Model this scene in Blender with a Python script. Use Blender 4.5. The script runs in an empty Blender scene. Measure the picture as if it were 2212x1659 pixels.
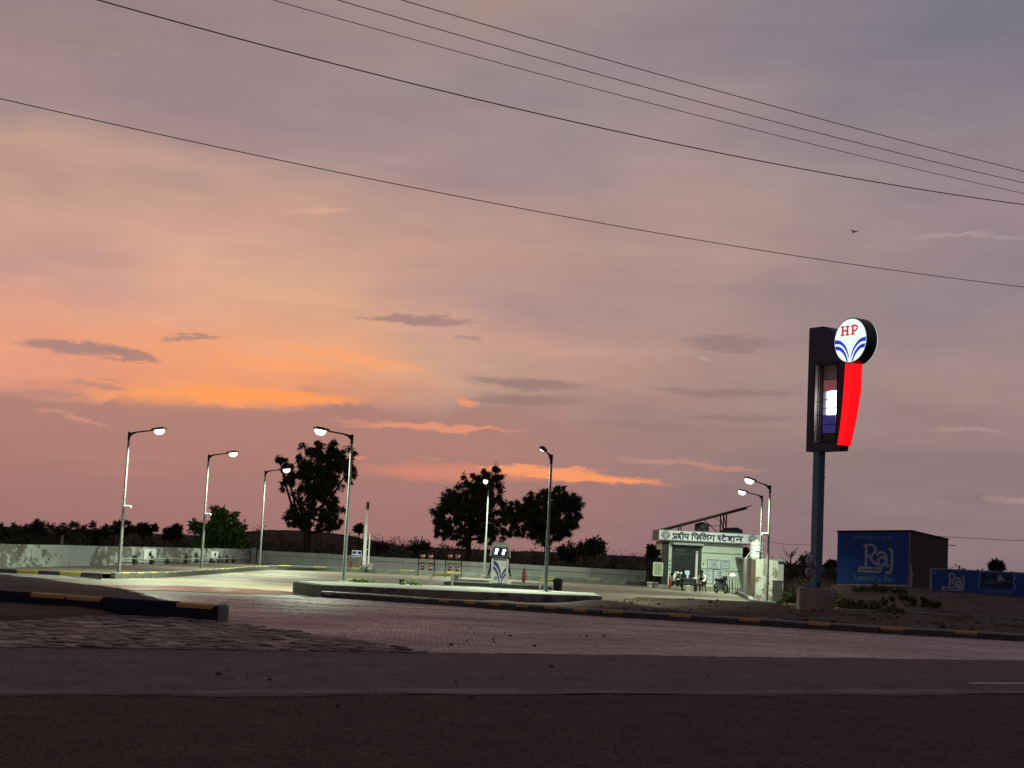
import bpy, bmesh, math, random
import numpy as np
from mathutils import Vector, Matrix

random.seed(7); RNG = np.random.default_rng(7)
SC = bpy.context.scene; COL = SC.collection

# ------------------------------------------------------------------ camera
CAM_H = 2.0; FPX = 3325.0; IW, IH = 2212.0, 1659.0      # focal length and frame in photo units
PITCH = math.atan(356.0/FPX); ROLL = 0.049
cam_d = bpy.data.cameras.new('camera'); cam = bpy.data.objects.new('camera', cam_d); COL.objects.link(cam)
cam_d.sensor_fit = 'HORIZONTAL'; cam_d.sensor_width = 36.0; cam_d.lens = 36.0*FPX/IW
cam_d.clip_start = 0.1; cam_d.clip_end = 3000
CAM_M = (Matrix.Translation((0, 0, CAM_H)) @ Matrix.Rotation(math.radians(90)+PITCH, 4, 'X') @ Matrix.Rotation(ROLL, 4, 'Z'))
cam.matrix_world = CAM_M
SC.camera = cam
R3 = CAM_M.to_3x3()

def ray(u, v):
    return (R3 @ Vector(((u-IW/2)/FPX, -(v-IH/2)/FPX, -1.0)))
def G(u, v, z=0.0):                       # point of the level z seen at photo position (u, v)
    d = ray(u, v); k = (z-CAM_H)/d.z
    return Vector((d.x*k, d.y*k, z))
def A(u, v, Y):                           # point at distance Y seen at (u, v)
    d = ray(u, v); k = Y/d.y
    return Vector((d.x*k, Y, CAM_H+d.z*k))
def S(x, y): return (x+0.00526*y, y)      # allow for the camera's small roll in plan positions read off by eye
def HZ(u): return 1186.0+ROLL*(u-1106)

def lin(c):
    out = []
    for x in c[:3]:
        x = x/255.0
        out.append(x/12.92 if x <= 0.04045 else ((x+0.055)/1.055)**2.4)
    return tuple(out)+(1.0,)

# ------------------------------------------------------------------ sky
world = bpy.data.worlds.new('World'); SC.world = world; world.use_nodes = True
WT = world.node_tree; WT.nodes.clear()
class NB:
    """small helper to wire shader nodes"""
    def __init__(s, tree): s.t = tree
    def n(s, typ, **kw):
        nd = s.t.nodes.new(typ)
        for k, v in kw.items(): setattr(nd, k, v)
        return nd
    def set(s, sock, val):
        if isinstance(val, bpy.types.NodeSocket): s.t.links.new(val, sock)
        elif val is not None:
            sock.default_value = val
    def math(s, op, a, b=None, c=None, clamp=False):
        nd = s.n('ShaderNodeMath', operation=op); nd.use_clamp = clamp
        for i, x in enumerate((a, b, c)):
            if x is not None: s.set(nd.inputs[i], x)
        return nd.outputs[0]
    def vmath(s, op, a, b=None):
        nd = s.n('ShaderNodeVectorMath', operation=op)
        s.set(nd.inputs[0], a)
        if b is not None:
            if op == 'SCALE': s.set(nd.inputs['Scale'], b)
            else: s.set(nd.inputs[1], b)
        return nd.outputs[0]
    def mix(s, f, a, b, blend='MIX'):
        nd = s.n('ShaderNodeMix', data_type='RGBA', blend_type=blend)
        s.set(nd.inputs[0], f); s.set(nd.inputs[6], a); s.set(nd.inputs[7], b)
        return nd.outputs[2]
    def mrange(s, v, a, b, c=0.0, d=1.0, kind='LINEAR'):
        nd = s.n('ShaderNodeMapRange', interpolation_type=kind); nd.clamp = True
        for i, x in enumerate((v, a, b, c, d)): s.set(nd.inputs[i], x)
        return nd.outputs[0]
    def noise(s, vec, scale, detail=3.0, rough=0.5, dist=0.0):
        nd = s.n('ShaderNodeTexNoise')
        if vec is not None: s.set(nd.inputs['Vector'], vec)
        nd.inputs['Scale'].default_value = scale; nd.inputs['Detail'].default_value = detail
        nd.inputs['Roughness'].default_value = rough; nd.inputs['Distortion'].default_value = dist
        return nd
    def ramp(s, f, stops, kind='LINEAR'):
        nd = s.n('ShaderNodeValToRGB'); cr = nd.color_ramp; cr.interpolation = kind
        while len(cr.elements) > 1: cr.elements.remove(cr.elements[-1])
        for i, (p, c) in enumerate(stops):
            e = cr.elements[0] if i == 0 else cr.elements.new(p)
            e.position = p; e.color = c
        s.set(nd.inputs[0], f)
        return nd.outputs[0]

def azel(u, v):
    d = ray(u, v).normalized()
    return math.degrees(math.atan2(d.x, d.y)), math.degrees(math.asin(d.z))

W = NB(WT)
tc = W.n('ShaderNodeTexCoord'); DIR = tc.outputs['Generated']
sx = W.n('ShaderNodeSeparateXYZ'); WT.links.new(DIR, sx.inputs[0])
RAD = 180/math.pi
AZ0 = W.math('MULTIPLY', W.math('ARCTAN2', sx.outputs[0], sx.outputs[1]), RAD)
EL0 = W.math('MULTIPLY', W.math('ARCSINE', sx.outputs[2]), RAD)
stretch = W.vmath('MULTIPLY', DIR, (1.0, 1.0, 3.2))
n1 = W.noise(stretch, 9.0, 4.0, 0.55); n2 = W.noise(stretch, 42.0, 4.0, 0.6)
w1 = W.vmath('SUBTRACT', n1.outputs['Color'], (0.5, 0.5, 0.5)); w2 = W.vmath('SUBTRACT', n2.outputs['Color'], (0.5, 0.5, 0.5))
s1 = W.n('ShaderNodeSeparateXYZ'); WT.links.new(w1, s1.inputs[0])
s2 = W.n('ShaderNodeSeparateXYZ'); WT.links.new(w2, s2.inputs[0])
# broad warp for the soft colour fields, fine warp for the streaks
ELB = W.math('ADD', EL0, W.math('ADD', W.math('MULTIPLY', s1.outputs[0], 3.2), W.math('MULTIPLY', s2.outputs[0], 0.5)))
AZB = W.math('ADD', AZ0, W.math('MULTIPLY', s1.outputs[1], 9.0))
n3 = W.noise(W.vmath('MULTIPLY', DIR, (1.0, 1.0, 4.5)), 120.0, 3.0, 0.6)
ELS = W.math('ADD', EL0, W.math('ADD', W.math('MULTIPLY', s1.outputs[2], 0.55), W.math('MULTIPLY', s2.outputs[0], 0.55)))
ELS = W.math('ADD', ELS, W.math('MULTIPLY', W.math('SUBTRACT', n3.outputs['Fac'], 0.5), 0.30))
AZS = W.math('ADD', AZ0, W.math('MULTIPLY', s1.outputs[0], 1.8))

COLS = [
 (60,  [(0,(150,131,131)),(120,(160,137,132)),(240,(163,140,138)),(300,(194,156,138)),(380,(186,150,137)),(470,(206,162,140)),(590,(198,154,142)),(660,(222,160,136)),(720,(230,158,128)),(820,(228,155,128)),(860,(200,142,124)),(930,(172,127,116)),(1010,(174,126,116)),(1060,(165,121,114)),(1125,(158,117,112))]),
 (410, [(0,(151,132,134)),(190,(154,132,136)),(320,(166,140,139)),(400,(198,157,141)),(480,(207,161,142)),(570,(218,170,145)),(660,(228,168,138)),(750,(238,163,122)),(830,(244,160,112)),(890,(230,152,114)),(920,(174,128,118)),(1000,(172,125,116)),(1150,(160,116,112))]),
 (685, [(0,(158,138,135)),(190,(155,135,138)),(350,(168,144,141)),(470,(200,158,140)),(570,(208,165,140)),(690,(225,170,137)),(785,(238,165,120)),(850,(238,158,115)),(910,(176,129,119)),(1000,(172,125,118)),(1160,(158,116,113))]),
 (960, [(0,(166,143,135)),(190,(155,137,140)),(380,(164,140,140)),(540,(200,157,140)),(650,(192,152,140)),(720,(204,160,140)),(790,(206,164,139)),(880,(178,140,130)),(1000,(172,126,118)),(1170,(154,115,113))]),
 (1234,[(0,(155,137,138)),(220,(154,137,140)),(380,(160,140,140)),(540,(180,147,138)),(660,(176,145,140)),(690,(186,148,139)),(750,(200,156,140)),(820,(186,147,134)),(900,(164,130,124)),(1000,(164,124,120)),(1180,(152,115,115))]),
 (1508,[(0,(141,128,135)),(130,(146,131,138)),(320,(166,144,141)),(450,(176,148,140)),(620,(175,146,139)),(750,(176,143,135)),(900,(162,131,125)),(1200,(145,112,114))]),
 (1783,[(0,(136,127,135)),(250,(140,128,136)),(370,(158,141,140)),(500,(165,142,138)),(620,(155,135,135)),(800,(164,139,134)),(1000,(146,124,122)),(1220,(140,115,118))]),
 (2100,[(0,(120,119,132)),(130,(130,123,134)),(330,(148,132,138)),(460,(155,135,140)),(600,(146,130,138)),(730,(155,135,136)),(860,(164,138,132)),(960,(148,125,125)),(1060,(145,124,127)),(1240,(138,118,122))]),
]
ELN = W.math('DIVIDE', ELB, 60.0)
far_ramp = W.ramp(ELN, [(0.0, lin((104,90,95))), (0.2, lin((102,92,99))), (1.0, lin((112,104,113)))])
prev = far_ramp; prev_az = -75.0
for (u, st) in COLS:
    stops = [(1.0, lin((116,107,116)))]
    for v, c in st:
        stops.append((max(0.0, azel(u, v)[1])/60.0, lin(c)))
    stops.sort(key=lambda t: t[0])
    r = W.ramp(ELN, stops)
    az = azel(u, 600)[0]
    f = W.mrange(AZB, prev_az, az, kind='SMOOTHSTEP' if prev_az < -70 else 'LINEAR')
    prev = W.mix(f, prev, r); prev_az = az
prev = W.mix(W.mrange(AZB, prev_az, 80.0, kind='SMOOTHSTEP'), prev, far_ramp)
# soft mottling of the overcast
diag = W.n('ShaderNodeMapping'); WT.links.new(stretch, diag.inputs[0]); diag.inputs['Rotation'].default_value = (0, math.radians(14), 0); diag.inputs['Scale'].default_value = (0.8, 0.8, 2.6)
mott = W.math('ADD', W.math('MULTIPLY', W.noise(stretch, 16.0, 5.0, 0.55).outputs['Fac'], 0.6), W.math('MULTIPLY', W.noise(diag.outputs[0], 7.0, 6.0, 0.6, 0.6).outputs['Fac'], 0.8))
mf = W.mrange(mott, 0.45, 0.95)
prev = W.mix(1.0, prev, W.mix(mf, (0.925, 0.915, 0.955, 1), (1.075, 1.07, 1.05, 1)), 'MULTIPLY')

# the edge of the low cloud bank: a curve of elevation over azimuth
edge_px = [(-300,870),(0,858),(120,866),(215,872),(240,852),(330,855),(400,862),(480,876),(560,884),(650,888),(700,876),(745,868),(800,873),(840,890),(930,905),(1000,880),(1120,878),(1235,885),(1255,915),(1350,932),(1600,935),(2300,940)]
fc = W.n('ShaderNodeFloatCurve'); cv = fc.mapping.curves[0]
pts = []
for u, v in edge_px:
    a, e = azel(u, v); pts.append(((a+30)/60.0, e/20.0))
cv.points[0].location = (0.0, pts[0][1]); cv.points[1].location = (1.0, pts[-1][1])
for p in pts:
    q = cv.points.new(p[0], p[1]); q.handle_type = 'AUTO'
fc.mapping.update()
W.set(fc.inputs['Value'], W.mrange(AZS, -30.0, 30.0))
edge_el = W.math('MULTIPLY', fc.outputs[0], 20.0)
below = W.mrange(W.math('SUBTRACT', edge_el, ELS), -0.10, 0.16, kind='SMOOTHSTEP')
bank_f = W.math('MULTIPLY', below, W.mrange(AZ0, azel(880, 900)[0], azel(1500, 900)[0], 1.0, 0.0, 'SMOOTHSTEP'))
bank_f = W.math('MULTIPLY', bank_f, W.mrange(AZ0, -60.0, -24.0, 0.0, 1.0, 'SMOOTHSTEP'))
bank_c = W.ramp(W.math('DIVIDE', EL0, 10.0), [(0.0, lin((158,115,112))), (0.22, lin((168,122,115))), (0.36, lin((176,128,117))), (0.55, lin((172,128,119)))])
prev = W.mix(W.math('MULTIPLY', bank_f, 0.92), prev, bank_c)

# one streak of cloud: a soft spindle between two directions
gt = bpy.data.node_groups.new('cloud_streak', 'ShaderNodeTree')
for nm, ty in (('Base','NodeSocketColor'),('Az','NodeSocketFloat'),('El','NodeSocketFloat'),('CAz','NodeSocketFloat'),('CEl','NodeSocketFloat'),('IHalfW','NodeSocketFloat'),('IHalfH','NodeSocketFloat'),('Slope','NodeSocketFloat'),('Soft','NodeSocketFloat'),('Opacity','NodeSocketFloat'),('Colour','NodeSocketColor')):
    gt.interface.new_socket(nm, in_out='INPUT', socket_type=ty)
gt.interface.new_socket('Out', in_out='OUTPUT', socket_type='NodeSocketColor')
g = NB(gt); gi = g.n('NodeGroupInput'); go = g.n('NodeGroupOutput'); I = gi.outputs
da = g.math('SUBTRACT', I['Az'], I['CAz'])
de = g.math('SUBTRACT', g.math('SUBTRACT', I['El'], I['CEl']), g.math('MULTIPLY', da, I['Slope']))
xa = g.math('MULTIPLY', da, I['IHalfW']); ya = g.math('MULTIPLY', de, I['IHalfH'])
rr = g.math('ADD', g.math('POWER', g.math('ABSOLUTE', xa), 2.0), g.math('POWER', g.math('ABSOLUTE', ya), 1.5))
mk = g.mrange(rr, 1.12, g.math('MULTIPLY', g.math('SUBTRACT', 1.0, I['Soft']), 0.7), 0.0, 1.0, 'SMOOTHSTEP')
gt.links.new(g.mix(g.math('MULTIPLY', mk, I['Opacity']), I['Base'], I['Colour']), go.inputs[0])
STREAKS = [  # u1, v1, u2, v2, half thickness, softness, opacity, colour
 (150,842,720,868,34,0.95,0.75,(252,160,98)),
 (330,842,810,868,17,0.7,0.9,(255,160,92)),
 (560,735,940,806,15,0.9,0.75,(250,166,112)),
 (420,760,820,812,22,0.95,0.55,(252,163,108)),
 (30,737,300,762,19,0.55,0.9,(168,130,124)),
 (170,752,345,775,13,0.6,0.85,(168,130,124)),
 (90,738,210,744,10,0.7,0.7,(174,134,126)),
 (320,733,492,731,8,0.5,0.9,(184,138,122)),
 (745,679,1050,698,10,0.65,0.9,(166,131,126)),
 (965,729,1036,731,8,0.7,0.7,(172,136,128)),
 (205,815,265,817,5,0.7,0.6,(190,140,122)),
 (110,826,300,838,6,0.7,0.7,(182,136,122)),
 (-40,848,200,857,9,0.7,0.7,(182,134,122)),
 (990,816,1290,838,17,0.8,0.85,(152,122,118)),
 (985,858,1270,870,15,0.8,0.85,(154,122,118)),
 (880,842,1010,850,10,0.9,0.6,(205,150,128)),
 (1470,736,1700,744,22,0.85,0.8,(148,124,124)),
 (1500,752,1640,756,8,0.9,0.5,(146,122,123)),
 (1380,834,1760,852,12,0.85,0.7,(144,118,117)),
 (1440,896,1760,910,9,0.9,0.6,(142,116,115)),
 (1240,912,1800,938,14,0.95,0.35,(146,118,118)),
 (985,862,1040,870,9,0.9,0.85,(245,150,108)),
 (715,914,1150,930,9,0.75,0.85,(232,150,118)),
 (700,902,900,915,7,0.9,0.5,(225,148,122)),
 (765,986,815,990,5,0.8,0.8,(228,140,112)),
 (895,990,970,992,4,0.8,0.5,(196,140,122)),
 (740,1014,1240,1030,24,0.95,0.7,(222,138,112)),
 (1030,1012,1470,1046,13,0.6,0.95,(252,156,104)),
 (1000,1006,1340,1020,8,0.8,0.8,(250,160,112)),
 (1330,994,1560,1006,9,0.7,0.7,(190,142,126)),
 (1480,1004,1660,1022,9,0.8,0.7,(200,136,122)),
 (1955,521,2145,506,6,0.8,0.7,(176,154,152)),
 (2050,508,2240,520,6,0.8,0.6,(172,152,152)),
 (2010,926,2190,932,6,0.7,0.7,(176,146,136)),
 (2105,1076,2260,1078,7,0.7,0.7,(178,150,140)),
 (1980,1070,2240,1082,12,0.9,0.4,(130,110,114)),
 (60,884,160,895,7,0.9,0.6,(212,146,124)),
 (110,896,245,925,6,0.8,0.75,(208,146,126)),
 (590,457,775,450,8,0.9,0.6,(224,172,150)),
 (0,598,130,606,7,0.95,0.5,(214,168,156)),
 (815,351,895,352,4,0.9,0.4,(182,156,148)),
 (1500,772,1540,778,3,0.8,0.25,(200,190,180)),
 (0,985,520,1000,14,0.95,0.35,(186,130,118)),
 (100,1015,420,1024,12,0.95,0.35,(186,128,118)),
]
for (u1, v1, u2, v2, h, soft, op, c) in STREAKS:
    a1, e1 = azel(u1, v1); a2, e2 = azel(u2, v2)
    nd = W.n('ShaderNodeGroup'); nd.node_tree = gt
    W.set(nd.inputs['Base'], prev); W.set(nd.inputs['Az'], AZS); W.set(nd.inputs['El'], ELS)
    for k, x in (('CAz',(a1+a2)/2),('CEl',(e1+e2)/2),('IHalfW',2.0/abs(a2-a1)),('IHalfH',FPX*math.pi/180/h),('Slope',(e2-e1)/(a2-a1)),('Soft',soft),('Opacity',op),('Colour',lin(c))):
        nd.inputs[k].default_value = x
    prev = nd.outputs[0]
# below the horizon the dome simply goes on as dim ground glow
prev = W.mix(W.mrange(EL0, -3.0, -0.3), lin((70,55,55)), prev)
world.cycles.sampling_method = 'MANUAL'; world.cycles.sample_map_resolution = 512
SUN_EL, SUN_AZ = 1.5, -13.0
skyt = W.n('ShaderNodeTexSky', sky_type='NISHITA'); skyt.sun_disc = False
skyt.sun_elevation = math.radians(SUN_EL); skyt.sun_rotation = math.radians(SUN_AZ)
bgA = W.n('ShaderNodeBackground'); W.set(bgA.inputs[0], prev); bgA.inputs[1].default_value = 1.0
bgB = W.n('ShaderNodeBackground'); W.set(bgB.inputs[0], skyt.outputs[0]); bgB.inputs[1].default_value = 0.0004
add = W.n('ShaderNodeAddShader'); WT.links.new(bgA.outputs[0], add.inputs[0]); WT.links.new(bgB.outputs[0], add.inputs[1])
wo = W.n('ShaderNodeOutputWorld'); WT.links.new(add.outputs[0], wo.inputs[0])

sun_d = bpy.data.lights.new('sun', 'SUN'); sun_o = bpy.data.objects.new('sun', sun_d); COL.objects.link(sun_o)
sun_d.energy = 0.03; sun_d.angle = math.radians(25); sun_d.color = (1.0, 0.62, 0.4)
sd = Vector((math.sin(math.radians(SUN_AZ))*math.cos(math.radians(SUN_EL)), math.cos(math.radians(SUN_AZ))*math.cos(math.radians(SUN_EL)), math.sin(math.radians(SUN_EL))))
sun_o.rotation_euler = sd.to_track_quat('Z', 'Y').to_euler()
SC.view_settings.view_transform = 'Standard'; SC.view_settings.look = 'None'
SC.view_settings.exposure = 0.0; SC.view_settings.gamma = 1.0; SC.view_settings.use_curve_mapping = False
SC.cycles.use_denoising = True
SC.cycles.max_bounces = 6; SC.cycles.diffuse_bounces = 3; SC.cycles.glossy_bounces = 3
SC.cycles.sample_clamp_indirect = 4.0

# ------------------------------------------------------------------ materials
MATS = {}
def mat(name, col, rough=0.7, var=0.25, scale=4.0, bump=0.0, bscale=40.0, metal=0.0, col2=None, emit=None, estr=0.0, spec=0.5, coords='Object', thr=None, stretch=None):
    if name in MATS: return MATS[name]
    m = bpy.data.materials.new(name); m.use_nodes = True; t = m.node_tree; n = NB(t)
    b = t.nodes['Principled BSDF']
    c = tuple(col)+(1.0,) if len(col) == 3 else col
    tcn = n.n('ShaderNodeTexCoord'); vec = tcn.outputs[coords]
    if stretch: vec = n.vmath('MULTIPLY', vec, stretch)
    nz = n.noise(vec, scale, 5.0, 0.6)
    if col2 is not None:
        a, bb = thr or (0.35, 0.65)
        f = n.mrange(nz.outputs['Fac'], a, bb)
        base = n.mix(f, c, tuple(col2)+(1.0,))
    else:
        f = n.mrange(nz.outputs['Fac'], 0.3, 0.7, 1.0-var, 1.0+var)
        base = n.mix(1.0, c, f, 'MULTIPLY')
    n.set(b.inputs['Base Color'], base)
    n.set(b.inputs['Roughness'], n.mrange(nz.outputs['Fac'], 0.3, 0.7, max(0.03, rough-0.08), min(1, rough+0.08)))
    b.inputs['Metallic'].default_value = metal
    b.inputs['Specular IOR Level'].default_value = spec
    if bump > 0:
        bn = n.n('ShaderNodeBump'); bn.inputs['Strength'].default_value = 1.0; bn.inputs['Distance'].default_value = bump
        n.set(bn.inputs['Height'], n.noise(vec, bscale, 4.0, 0.6).outputs['Fac']); n.set(b.inputs['Normal'], bn.outputs[0])
    if emit:
        b.inputs['Emission Color'].default_value = tuple(emit)+(1.0,); b.inputs['Emission Strength'].default_value = estr
    MATS[name] = m
    return m

def asphalt(name, c1, c2, rough, bump, streak):
    m = bpy.data.materials.new(name); m.use_nodes = True; t = m.node_tree; n = NB(t); b = t.nodes['Principled BSDF']
    tcn = n.n('ShaderNodeTexCoord'); mp = n.n('ShaderNodeMapping'); t.links.new(tcn.outputs['Object'], mp.inputs[0])
    mp.inputs['Rotation'].default_value = (0, 0, -math.radians(27.7))
    along = n.vmath('MULTIPLY', mp.outputs[0], (0.05, 0.55, 1.0))
    big = n.noise(along, streak, 4, 0.55); med = n.noise(mp.outputs[0], 1.3, 5, 0.6); fine = n.noise(mp.outputs[0], 30.0, 3, 0.7)
    grit = n.n('ShaderNodeTexVoronoi'); n.set(grit.inputs['Vector'], mp.outputs[0]); grit.inputs['Scale'].default_value = 26
    col = n.mix(n.mrange(big.outputs['Fac'], 0.35, 0.68), c1+(1,), c2+(1,))
    col = n.mix(1.0, col, n.mrange(med.outputs['Fac'], 0.3, 0.72, 0.72, 1.28), 'MULTIPLY')
    col = n.mix(1.0, col, n.mrange(grit.outputs['Distance'], 0.05, 0.6, 1.55, 0.5), 'MULTIPLY')
    col = n.mix(1.0, col, n.mrange(n.noise(mp.outputs[0], 9.0, 4, 0.7).outputs['Fac'], 0.3, 0.7, 0.55, 1.5), 'MULTIPLY')
    col = n.mix(1.0, col, n.mrange(fine.outputs['Fac'], 0.3, 0.7, 0.6, 1.5), 'MULTIPLY')
    n.set(b.inputs['Base Color'], col)
    n.set(b.inputs['Roughness'], n.mrange(big.outputs['Fac'], 0.3, 0.7, rough-0.07, rough+0.08)); b.inputs['Specular IOR Level'].default_value = 0.15
    bn = n.n('ShaderNodeBump'); bn.inputs['Distance'].default_value = bump; bn.inputs['Strength'].default_value = 1.0
    n.set(bn.inputs['Height'], n.math('ADD', fine.outputs['Fac'], n.math('MULTIPLY', grit.outputs['Distance'], 0.6))); n.set(b.inputs['Normal'], bn.outputs[0])
    MATS[name] = m; return m

def paver_mat(name, cols, rough, islands=True, spec=0.5):
    """colour differs from paver to paver (each mesh island), plus stains and grit"""
    m = bpy.data.materials.new(name); m.use_nodes = True; t = m.node_tree; n = NB(t); b = t.nodes['Principled BSDF']
    geo = n.n('ShaderNodeNewGeometry'); tcn = n.n('ShaderNodeTexCoord')
    pos = geo.outputs['Position']
    cell = n.n('ShaderNodeTexWhiteNoise', noise_dimensions='3D')
    oi = n.n('ShaderNodeObjectInfo')
    rnd = n.math('FRACT', n.math('ADD', geo.outputs['Random Per Island'], oi.outputs['Random']))
    c = n.ramp(rnd, [(i/max(1, len(cols)-1), cc+(1,)) for i, cc in enumerate(cols)])
    st = n.noise(pos, 0.45, 5, 0.6); gr = n.noise(pos, 60, 3, 0.6)
    c = n.mix(1.0, c, n.mrange(st.outputs['Fac'], 0.3, 0.7, 0.62, 1.3), 'MULTIPLY')
    c = n.mix(1.0, c, n.mrange(gr.outputs['Fac'], 0.25, 0.75, 0.8, 1.2), 'MULTIPLY')
    n.set(b.inputs['Base Color'], c)
    wet = n.noise(pos, 0.22, 4, 0.6)
    n.set(b.inputs['Roughness'], n.math('ADD', n.mrange(wet.outputs['Fac'], 0.35, 0.65, rough-0.12, rough+0.14), n.math('MULTIPLY', rnd, 0.12)))
    b.inputs['Specular IOR Level'].default_value = spec
    bn = n.n('ShaderNodeBump'); bn.inputs['Distance'].default_value = 0.003; n.set(bn.inputs['Height'], gr.outputs['Fac']); n.set(b.inputs['Normal'], bn.outputs[0])
    MATS[name] = m; return m

def forecourt_mat():
    m = bpy.data.materials.new('forecourt_pavers'); m.use_nodes = True; t = m.node_tree; n = NB(t); b = t.nodes['Principled BSDF']
    tcn = n.n('ShaderNodeTexCoord'); mp = n.n('ShaderNodeMapping'); t.links.new(tcn.outputs['Object'], mp.inputs[0]); mp.inputs['Rotation'].default_value = (0, 0, math.radians(-4))
    br = n.n('ShaderNodeTexBrick'); n.set(br.inputs['Vector'], mp.outputs[0])
    br.inputs['Scale'].default_value = 1.0; br.inputs['Brick Width'].default_value = 0.24; br.inputs['Row Height'].default_value = 0.12
    br.inputs['Mortar Size'].default_value = 0.008; br.inputs['Mortar Smooth'].default_value = 0.3; br.inputs['Bias'].default_value = 0.0
    br.inputs['Color1'].default_value = (0.275, 0.245, 0.165, 1); br.inputs['Color2'].default_value = (0.19, 0.155, 0.105, 1); br.inputs['Mortar'].default_value = (0.09, 0.075, 0.06, 1)
    st = n.noise(n.vmath('MULTIPLY', mp.outputs[0], (0.10, 0.42, 1)), 1.0, 6, 0.62)
    st2 = n.noise(mp.outputs[0], 0.6, 4, 0.6)
    c = n.mix(1.0, br.outputs['Color'], n.mrange(st.outputs['Fac'], 0.32, 0.68, 0.42, 1.45), 'MULTIPLY')
    c = n.mix(n.mrange(st2.outputs['Fac'], 0.5, 0.68, 0.0, 0.75), c, (0.19, 0.105, 0.08, 1))
    n.set(b.inputs['Base Color'], c)
    n.set(b.inputs['Roughness'], n.mrange(st.outputs['Fac'], 0.3, 0.7, 0.42, 0.72))
    bn = n.n('ShaderNodeBump'); bn.inputs['Distance'].default_value = 0.03
    n.set(bn.inputs['Height'], n.math('ADD', n.math('MULTIPLY', br.outputs['Fac'], -0.5), n.math('MULTIPLY', n.noise(n.vmath('MULTIPLY', mp.outputs[0], (0.35, 1.0, 1)), 1.6, 5, 0.62).outputs['Fac'], 3.0))); n.set(b.inputs['Normal'], bn.outputs[0])
    MATS['forecourt_pavers'] = m; return m

def peel_mat(name, paint, bare, lo, hi, scale=1.0, st=(1, 1, 1), rough=0.8):
    """whitewash flaking off a bare wall in patches"""
    m = bpy.data.materials.new(name); m.use_nodes = True; t = m.node_tree; n = NB(t); b = t.nodes['Principled BSDF']
    geo = n.n('ShaderNodeNewGeometry'); p = n.vmath('MULTIPLY', geo.outputs['Position'], st)
    p = n.vmath('MULTIPLY', p, (1.0, 0.5, 1.0)); a = n.noise(p, 0.16*scale, 2, 0.5); d = n.noise(p, 2.3*scale, 6, 0.66); fine = n.noise(p, 9*scale, 3, 0.6)
    z = n.n('ShaderNodeSeparateXYZ'); t.links.new(geo.outputs['Position'], z.inputs[0])
    s = n.math('ADD', n.math('MULTIPLY', a.outputs['Fac'], 0.75), n.math('MULTIPLY', d.outputs['Fac'], 0.65))
    f = n.mrange(s, lo, hi)
    pc = n.mix(1.0, paint+(1,), n.mrange(n.noise(p, 0.7*scale, 5, 0.65).outputs['Fac'], 0.3, 0.7, 0.78, 1.12), 'MULTIPLY')
    pc = n.mix(1.0, pc, n.mrange(fine.outputs['Fac'], 0.3, 0.7, 0.93, 1.05), 'MULTIPLY')
    bc = n.mix(1.0, bare+(1,), n.mrange(fine.outputs['Fac'], 0.3, 0.7, 0.75, 1.3), 'MULTIPLY')
    n.set(b.inputs['Base Color'], n.mix(f, pc, bc)); b.inputs['Roughness'].default_value = rough
    bn = n.n('ShaderNodeBump'); bn.inputs['Distance'].default_value = 0.01
    n.set(bn.inputs['Height'], n.math('SUBTRACT', n.math('MULTIPLY', fine.outputs['Fac'], 0.4), f)); n.set(b.inputs['Normal'], bn.outputs[0])
    MATS[name] = m; return m

def emat(name, col, strength, rough=0.4):
    m = bpy.data.materials.new(name); m.use_nodes = True; b = m.node_tree.nodes['Principled BSDF']
    b.inputs['Base Color'].default_value = tuple(min(1, 0.8*x) for x in col)+(1,); b.inputs['Roughness'].default_value = rough
    b.inputs['Emission Color'].default_value = tuple(col)+(1,); b.inputs['Emission Strength'].default_value = strength
    m.cycles.emission_sampling = 'NONE'
    MATS[name] = m; return m

def leaf_mat(name, c1, c2):
    m = bpy.data.materials.new(name); m.use_nodes = True; t = m.node_tree; n = NB(t); b = t.nodes['Principled BSDF']
    geo = n.n('ShaderNodeNewGeometry')
    nz = n.noise(geo.outputs['Position'], 0.9, 3, 0.6)
    f = n.math('ADD', n.math('MULTIPLY', geo.outputs['Random Per Island'], 0.5), n.math('MULTIPLY', n.mrange(nz.outputs['Fac'], 0.3, 0.7), 0.5))
    n.set(b.inputs['Base Color'], n.mix(f, c1+(1,), c2+(1,))); b.inputs['Roughness'].default_value = 0.6; b.inputs['Specular IOR Level'].default_value = 0.25
    MATS[name] = m; return m

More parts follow.
